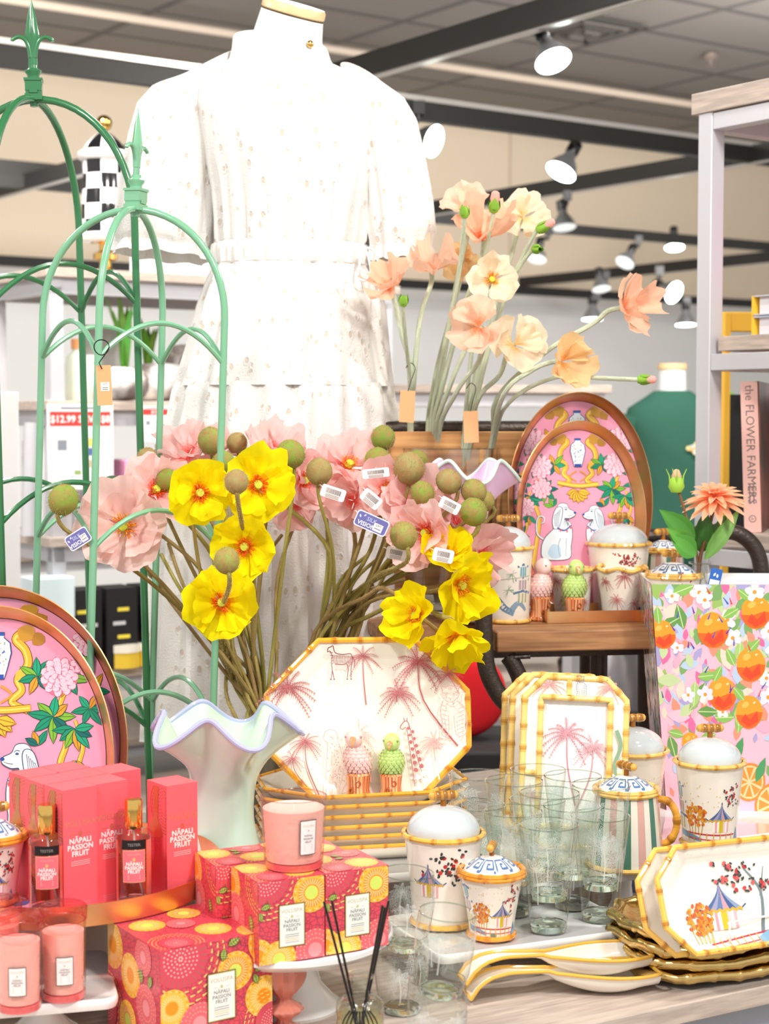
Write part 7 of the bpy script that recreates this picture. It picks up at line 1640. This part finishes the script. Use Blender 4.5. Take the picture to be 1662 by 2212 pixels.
for i, q in enumerate(pk):
    flower('pink_poppy', q[0], q[1], q[2], q[3] * 1.2, q[4], q[5], 200 + i, None if q[0] < 900 else [(820, 1270, 3.0)], q[6] if len(q) > 6 else PC, .42, 'yellow' if i in (0, 7, 9) else ('red' if i in (1, 5, 11) else None), 'pink poppies', ruf=.09)
pods = [(137, 1080, 2.72, 35, 'lone pod at the far left'), (318, 990, 3.0, 24, 'pod behind the dark obelisk leg'), (360, 1036, 2.9, 25, 'pod beside the left yellow poppy'), (456, 952, 3.0, 31, 'top pod at the light obelisk leg'), (512, 957, 3.05, 24, 'pod right of the top left one'), (566, 943, 3.08, 20, 'small pod above the raised pink poppy'), (484, 1000, 2.9, 26, 'pod between the two upper yellow poppies'), (511, 1041, 2.66, 28, 'pod in front of the large yellow poppy'), (628, 981, 2.9, 32, 'pod right of the raised pink poppy'), (690, 1019, 2.9, 31, 'pod in the middle with a barcode tag'), (828, 946, 3.02, 28, 'highest pod over the right bunch'), (816, 996, 3.0, 31, 'pod over the white tag'), (884, 1012, 2.9, 36, 'largest pod near the lilac vase'), (913, 1066, 2.86, 28, 'pod left under the lilac vase rim'), (970, 1040, 2.88, 29, 'pod in front of the lilac vase'), (1024, 1062, 2.88, 29, 'pod at right in front of the lilac vase'), (1023, 1106, 2.84, 32, 'striped green pod at the far right'), (1046, 1082, 2.95, 24, 'pod peeping out behind the far right ones'), (490, 1211, 2.62, 30, 'pod in front of the middle yellow poppy'), (872, 1157, 2.74, 32, 'drooping pod right of the blue tag'), (902, 995, 3.0, 24, 'pod half behind the largest one')]
for i, (px, py, d, r_, lb) in enumerate(pods): flower('poppy_bud_stem', px, py, d, r_, (0, -.3, 1), 'hairy green poppy bud, ' + lb, 300 + i, None if px < 860 else [(800, 1260, 2.98)], group='hairy green poppy buds')
# extra bare stems lying in the bunch (cut ends turned aside)
for i in range(12):
    g = random.Random(700 + i); base = FV + V((g.uniform(-.04, .04), g.uniform(-.04, .04), .012)); lf = i < 7
    e = W(g.uniform(250, 620) if lf else g.uniform(760, 900), g.uniform(1130, 1230) if lf else g.uniform(1180, 1290), 3.08)
    t = thing('leaning_stem', 'bare hairy olive stem in the %s bunch, %s' % ('left' if lf else 'right', ['leaning far left', 'second from the left', 'third from the left', 'behind the yellow poppies', 'near the bunch middle', 'right of the middle', 'at its right edge', 'lowest', 'second lowest', 'in its middle', 'second from the top', 'topmost'][i]), 'stem', base, 0, 'bare stems in the vase')
    gat = W(530 + g.uniform(-50, 50), 1475, 3.0) if lf else W(705 + g.uniform(-50, 50), 1395, 3.05)
    stem(t, [V((0, 0, 0)), V((-.028 if lf else .034, g.uniform(-.03, .03), HV)), gat - base, gat.lerp(e, .55) - base + V((-.02, 0, .02)), e - base], .0034, lerpc(OLV, OLB, g.random()), True, g)
# tags
def ftag(px, py, d, w, h, rot, kind, label, yaw=0):
    P = W(px, py, d); t = thing('price_tag', label, 'price tag', P, 0, rot=(0, R(rot), R(yaw))); b = MB(); o = roundrect(w, h, h * .18, 4)
    bc = (.42, .42, .66) if kind == 'blue' else (.97, .93, .92)
    b.rings([[V((x, -.0003, z)) for x, z in o], [V((x, .0003, z)) for x, z in o]], 0, (.93, .92, .95), caps=(True, True), smooth=False)
    p = Paint(b, lambda u, v, hh: V((u, -.0004 - hh, v)), 0, 1e-4, 2e-5)
    if kind == 'blue':
        p.fill([(x * .94, z * .86) for x, z in o], bc); p.text('SILK', -w * .02, h * .04, h * .34, (.72, .74, .88), .01); p.text('VISION', -w * .12, -h * .34, h * .36, (.96, .96, .98), .02)
        p.leaf(-w * .36, h * .05, h * .22, h * .12, 2, (.8, .82, .92)); p.leaf(-w * .28, h * .2, h * .2, h * .1, 1, (.8, .82, .92))
        p.fill(rect(w * .08, -h * .36, w * .36, h * .12), (.93, .92, .90)); p.text('GIFT', w * .22, -h * .06, h * .17, (.3, .3, .35), .01); p.stroke([(w * .12, -h * .2), (w * .32, -h * .2)], h * .06, (.55, .55, .6))
    else:
        p.fill([(x * .96, z * .92) for x, z in o], bc); g = random.Random(px)
        x = -w * .30
        while x < w * .30: s = g.uniform(.010, .03) * w; p.fill(rect(x, -h * .1, x + s * .6, h * .30), (.2, .18, .2)); x += s * 1.3
        for k in range(3): p.stroke([(-w * .28, -h * (.2 + .1 * k)), (w * .28, -h * (.2 + .1 * k))], h * .04, (.6, .55, .55))
    b.build('card', m_print, t)
    b = MB(); b.tube([(-w / 2 + .002, 0, h * .2), (-w / 2 - .004, .006, h * .3), (-w / 2 - .006, .018, h * .2)], .0006, 5); b.build('loop', m_cer, t)
ftag(803, 1130, 2.70, .056, .027, 24, 'blue', 'blue and white printed flower tag in the right bunch')
ftag(169, 1164, 2.70, .040, .026, -32, 'blue', 'blue and white printed flower tag at the far left')
ftag(720, 1065, 2.80, .042, .021, 18, 'bar', 'white barcode tag under the middle pod'); ftag(812, 1022, 2.82, .046, .016, -6, 'bar', 'blank-looking white tag under the upper pods')
ftag(802, 1078, 2.80, .036, .022, 40, 'bar', 'pink-white barcode tag above the blue tag'); ftag(856, 1196, 2.76, .034, .020, 12, 'bar', 'white barcode tag under the drooping pod'); ftag(958, 1200, 2.70, .034, .022, 12, 'bar', 'pale barcode tag by the right yellow cluster'); ftag(972, 1092, 2.80, .036, .020, 28, 'bar', 'pink-white barcode tag under the right pods')

# ------------------------------------------------------------------ peach poppies in the clear ripple vase
GVx = W(968, 1100, 3.40); GV = V((GVx.x, GVx.y, ZW)); HG = W(968, 968, 3.40).z - ZW
t = thing('ripple_glass_vase', 'wide clear rippled glass vase holding the peach poppies', 'vase', GV); b = MB()
b.lathe([(0, .001), (.094, .001), (.100, .006), (.100, HG * .5), (.101, HG)], 72); b.build('glass_body', thin_glass('ripple_glass', (.90, .885, .87), .16, 4.5, (36, 1.0, (1, 1, .25))), t)
b = MB(); b.tube(ring_pts(.101, HG, 60), .0016, 8, closed=True); b.build('rim', thin_glass('rim_glass', (.92, .95, .93), .02, 2.5), t)
PGS = (.76, .80, .70); PEA = ((1.0, .66, .48), (1.0, .86, .77)); CRM = ((1.0, .85, .62), (1.0, .94, .84)); YEP = ((1.0, .74, .45), (1.0, .86, .66)); PEO = ((1.0, .56, .36), (1.0, .82, .71))
def gvs(mx): return [GV + V(((mx - 968) * .0009 * .3, .0, .01)), V((W(mx, 968, 3.37).x, W(mx, 968, 3.37).y, ZW + HG))]
def peach(px, py, d, Rpx, face, cols, label, mx, via, seed, cup=.5, core=None, n1=3, n2=2):
    g = random.Random(seed); C = W(px, py, d); Rr = Rpx * d / FPX; s = gvs(mx); O = s[0]; t = thing('peach_poppy', label, 'flower', O, 0, 'peach poppies'); F = V(face).normalized()
    pts = [s[0] - O, s[1] - O] + [W(*v) - O for v in via] + [C - F * Rr * .5 - O, C - O]
    stem(t, pts, .0050, PGS, False, g); bloom(C, face, Rr, cols[0], cols[1], g, t, cup, core, n1, n2, O, .09)
def pbud(px, py, d, Rpx, dirv, label, mx, via, seed, open_=True):
    g = random.Random(seed); C = W(px, py, d); Rr = Rpx * d / FPX; s = gvs(mx); O = s[0]; t = thing('peach_poppy_bud', label, 'flower bud', O, 0, 'peach poppy buds'); D = V(dirv).normalized()
    stem(t, [s[0] - O, s[1] - O] + [W(*v) - O for v in via] + [C - D * Rr - O, C - O], .0042, PGS, False, g)
    Q = Matrix.Translation(C - O) @ D.to_track_quat('Z', 'Y').to_matrix().to_4x4()
    b = MB(); b.lathe([(0, -Rr), (Rr * .5, -Rr * .8), (Rr * .75, -Rr * .2), (Rr * .55, Rr * .5), (Rr * .3, Rr * .8)], 14, 0, (.52, .70, .22), M=Q)
    b.build('calyx', m_fab, t)
    for k in range(3):
        a = 2 * pi * k / 3; rs = []
        for i in range(6): q = i / 5; w = Rr * .45 * sin(pi * min(1, q * .8 + .2)); c = V((cos(a) * Rr * (.7 - .1 * q), sin(a) * Rr * (.7 - .1 * q), Rr * (-.4 + 1.5 * q))); sd = V((-sin(a), cos(a), 0)) * w; rs.append([c - sd, c + V((cos(a), sin(a), 0)) * w * .3, c + sd])
        b = MB(); b.rings(rs, 0, (.48, .66, .20), False, M=Q); b.build('sepal', m_fab, t)
    if open_: b = MB(); b.lathe([(Rr * .45, Rr * .2), (Rr * .62, Rr * .9), (Rr * .5, Rr * 1.7), (Rr * .2, Rr * 1.9), (0, Rr * 1.85)], 12, 0, (1.0, .80, .76), M=Q); b.build('petal_tip', m_petal, t)
peach(1010, 452, 3.30, 56, (-.3, -.7, .6), PEA, 'peach poppy at the top left of the peach spray', 930, [(955, 800, 3.34), (985, 620, 3.32)], 1)
peach(1045, 520, 3.25, 76, (.1, -.35, .95), PEO, 'large cupped peach poppy opening upwards under the top one', 935, [(960, 820, 3.3), (1005, 660, 3.27)], 2, .8)
peach(1130, 470, 3.34, 56, (.1, -1, .2), CRM, 'cream poppy at the top right of the peach spray', 1005, [(1030, 800, 3.36), (1085, 620, 3.36)], 3, .35)
peach(1062, 604, 3.22, 58, (.1, -1, .05), CRM, 'pale peach poppy facing the camera in the middle', 940, [(970, 840, 3.28), (1030, 700, 3.27)], 4, .45, 'yellow')
peach(1003, 560, 3.36, 46, (-.2, -.7, -.3), YEP, 'small yellowish poppy behind the middle of the spray', 925, [(940, 820, 3.38), (975, 680, 3.38)], 5)
peach(842, 622, 3.24, 60, (-.35, -.6, .75), PEO, 'leftmost peach poppy against the dress', 888, [(892, 820, 3.3), (868, 720, 3.26)], 6, .6)
peach(932, 585, 3.28, 62, (.0, -.5, .85), PEA, 'peach poppy right of the leftmost one', 892, [(895, 820, 3.3), (908, 690, 3.28)], 7, .6)
peach(1036, 708, 3.16, 66, (-.45, -.9, .2), PEA, 'peach poppy tilted left low in the spray', 945, [(985, 850, 3.26), (1035, 780, 3.22)], 8, .5)
peach(1110, 745, 3.20, 66, (.25, -.9, .1), CRM, 'cream poppy low in the middle of the spray', 1010, [(1035, 860, 3.28), (1080, 810, 3.25)], 9, .45)
peach(1212, 782, 3.15, 60, (.6, -.7, .0), YEP, 'yellow-cream poppy low at the right', 1060, [(1090, 850, 3.2), (1150, 800, 3.18)], 10, .55)
peach(1346, 665, 3.18, 74, (.75, -.55, .15), PEO, 'single peach poppy far out to the right', 1062, [(1075, 860, 3.28), (1180, 760, 3.22), (1280, 700, 3.2)], 11, .7)
pbud(1004, 458, 3.15, 15, (0, -.2, 1), 'green bud in front of the top left peach poppy', 930, [(950, 800, 3.3), (990, 600, 3.22)], 21, False)
pbud(1068, 445, 3.2, 17, (.1, -.2, 1), 'split green bud above the peach spray', 1000, [(1015, 800, 3.32), (1040, 600, 3.26)], 22)
pbud(1172, 492, 3.2, 16, (.85, -.2, .5), 'pink-tipped bud pointing right below the cream poppy', 1012, [(1040, 800, 3.3), (1105, 610, 3.26)], 23)
pbud(1160, 538, 3.2, 14, (.5, -.8, -.1), 'small green bud just under the pink-tipped one', 1015, [(1045, 800, 3.3), (1100, 620, 3.26)], 24, False)
pbud(872, 650, 3.15, 14, (.1, -.2, .9), 'green bud beside the leftmost peach poppy', 890, [(885, 820, 3.28), (876, 730, 3.2)], 25, False)
pbud(1390, 820, 3.1, 15, (1, -.1, 0), 'bud on a long level stem pointing right', 1064, [(1100, 870, 3.25), (1200, 815, 3.2), (1300, 817, 3.15)], 26)
for i, (px, py, a) in enumerate(((880, 878, 3), (1018, 922, -2))):
    P = W(px, py, 3.25); t = thing('kraft_tag', 'brown kraft tag tied to the peach poppy stems, %s' % ('left one' if i == 0 else 'right one'), 'price tag', P, 0, 'kraft tags on the peach poppies', rot=(0, R(a), R(12))); b = MB(); b.box((0, 0, 0), (.030, .0006, .062)); b.build('card', m_kraft, t)
    b = MB(); b.tube(smoothpath([(0, 0, .030), (.004, -.004, .05), (.012, .0, .075), (.004, .006, .085), (-.006, .004, .075)], 5), .0008, 5); b.build('wire_tie', m_black, t)

# ------------------------------------------------------------------ dahlia in a small bottle
dv = W(1512, 1250, 3.16); DV = V((dv.x, dv.y, ZW)); t = thing('small_bottle_vase', 'small clear bottle vase holding the peach dahlia', 'vase', DV); b = MB()
HD = W(1512, 1213, 3.16).z - ZW; b.lathe([(0, .001), (.026, .001), (.028, .005), (.028, HD * .5), (.015, HD * .72), (.014, HD - .006), (.021, HD - .004), (.021, HD)], 40); b.build('glass_body', thin_glass('bottle_glass', (.96, .98, .97), .03, 2), t)
t = thing('blue_price_tag', 'blue and white tag hanging from the small bottle vase', 'price tag', W(1546, 1248, 3.08), 0, rot=(0, R(12), 0)); b = MB(); b.box((0, 0, 0), (.022, .0006, .034), 0, (.20, .42, .75)); p = Paint(b, lambda u, v, h: V((u, -.0004 - h, v)), 0, 1e-4, 2e-5); p.fill(rect(-.009, -.015, .009, -.004), (.95, .96, .98)); p.leaf(-.004, .002, .008, .004, 1.2, (.95, .96, .98)); p.leaf(.003, .0, .008, .004, 1.6, (.95, .96, .98)); b.build('card', m_print, t)
g = random.Random(77); DC = W(1546, 1082, 3.14); t = thing('dahlia', 'peach dahlia bloom with leaves in the small bottle vase', 'flower', DV + V((0, 0, .005))); O = DV + V((0, 0, .005))
stem(t, [V((0, 0, 0)), DV + V((.0, 0, HD)) - O, W(1530, 1150, 3.15) - O, DC - O], .0036, (.50, .34, .22), False, g)
Q = Matrix.Translation(DC - O) @ V((-.1, -.35, 1)).to_track_quat('Z', 'Y').to_matrix().to_4x4()
for ly, (n_, L_, el_, w_) in enumerate(((14, .066, -.12, .016), (13, .060, .12, .0155), (11, .050, .40, .014), (8, .036, .8, .012), (5, .022, 1.15, .009))):
    for k in range(n_):
        a = 2 * pi * (k + .5 * (ly % 2)) / n_ + g.uniform(-.08, .08); e = el_ + g.uniform(-.1, .1); rs = []
        for i in range(7):
            q = i / 6; w = w_ * sin(pi * min(1, q * .82 + .1)) ** .8 * (1 if q < .95 else .3); c = V((cos(a) * cos(e) * L_ * q, sin(a) * cos(e) * L_ * q, sin(e) * L_ * q + .004 * ly - .01 * q * q)); sd = V((-sin(a), cos(a), 0)) * w * .5; rs.append([c - sd + V((0, 0, w * .25)), c, c + sd + V((0, 0, w * .25))])
        b = MB(); b.rings(rs, 0, None, False, M=Q, ringcol=lambda i, j: lerpc((1.0, .68, .52), (1.0, .84, .70), i / 6)); b.build('petal', m_petal, t)
def bleaf(parent, A, B, w, col, O, bend=.01):
    A, B = V(A) - O, V(B) - O; d = B - A; s = d.cross(V((0, -1, .25))).normalized(); nn = s.cross(d).normalized(); rs = []; m = 12
    for i in range(m + 1):
        q = i / m; ww = w * sin(pi * q ** .8) * (1 + .06 * (i % 2)); c = A + d * q + nn * bend * sin(pi * q); rs.append([c - s * ww, c - s * ww * .5 - nn * ww * .12, c - nn * ww * .25, c + s * ww * .5 - nn * ww * .12, c + s * ww])
    b = MB(); b.rings(rs, 0, None, False, ringcol=lambda i, j: tuple(min(1, x + (.03 if j in (1, 2) else -.01)) for x in col)); b.build('leaf', mat('leaf_green', vcol=True, rough=.4), parent)
st = W(1512, 1212, 3.14)
for (a, e, w, c) in (((1502, 1170, 3.13), (1424, 1100, 3.10), .021, (.30, .55, .20)), ((1500, 1190, 3.10), (1440, 1140, 3.05), .019, (.38, .64, .24)), ((1505, 1200, 3.08), (1445, 1155, 3.06), .020, (.33, .60, .22)), ((1515, 1195, 3.16), (1525, 1100, 3.14), .020, (.22, .42, .16)), ((1522, 1210, 3.12), (1600, 1098, 3.12), .014, (.40, .58, .26)), ((1528, 1200, 3.16), (1570, 1110, 3.2), .015, (.25, .45, .2))): bleaf(t, W(*a), W(*e), w, c, O)
BC = W(1462, 1045, 3.14); t = thing('dahlia_bud', 'green and cream bud standing left of the dahlia', 'flower bud', DV + V((-.004, 0, .005))); O = V(t.location)
stem(t, [V((0, 0, 0)), DV + V((-.004, 0, HD)) - O, W(1490, 1140, 3.14) - O, BC - O], .0026, (.50, .36, .22), False, g)
Q = Matrix.Translation(BC - O); b = MB(); b.lathe([(0, -.018), (.010, -.016), (.0155, -.006), (.013, .006), (.006, .018), (0, .022)], 16, 0, (.62, .80, .28), M=Q); b.build('calyx', m_fab, t)
b = MB(); b.lathe([(.008, .006), (.010, .014), (.005, .026), (0, .028)], 12, 0, (1, .86, .74), M=Q); b.build('petal_tip', m_petal, t)
for a in (.2, 1.8, 3.2, 4.6):
    b = MB(); b.tube([V((cos(a) * .012, sin(a) * .012, 0)), V((cos(a) * .014, sin(a) * .014, .015)), V((cos(a) * .020, sin(a) * .018, .028))], lambda q: .002 * (1 - .7 * q), 6, 0, (.60, .78, .28), M=Q); b.build('sepal', m_fab, t)
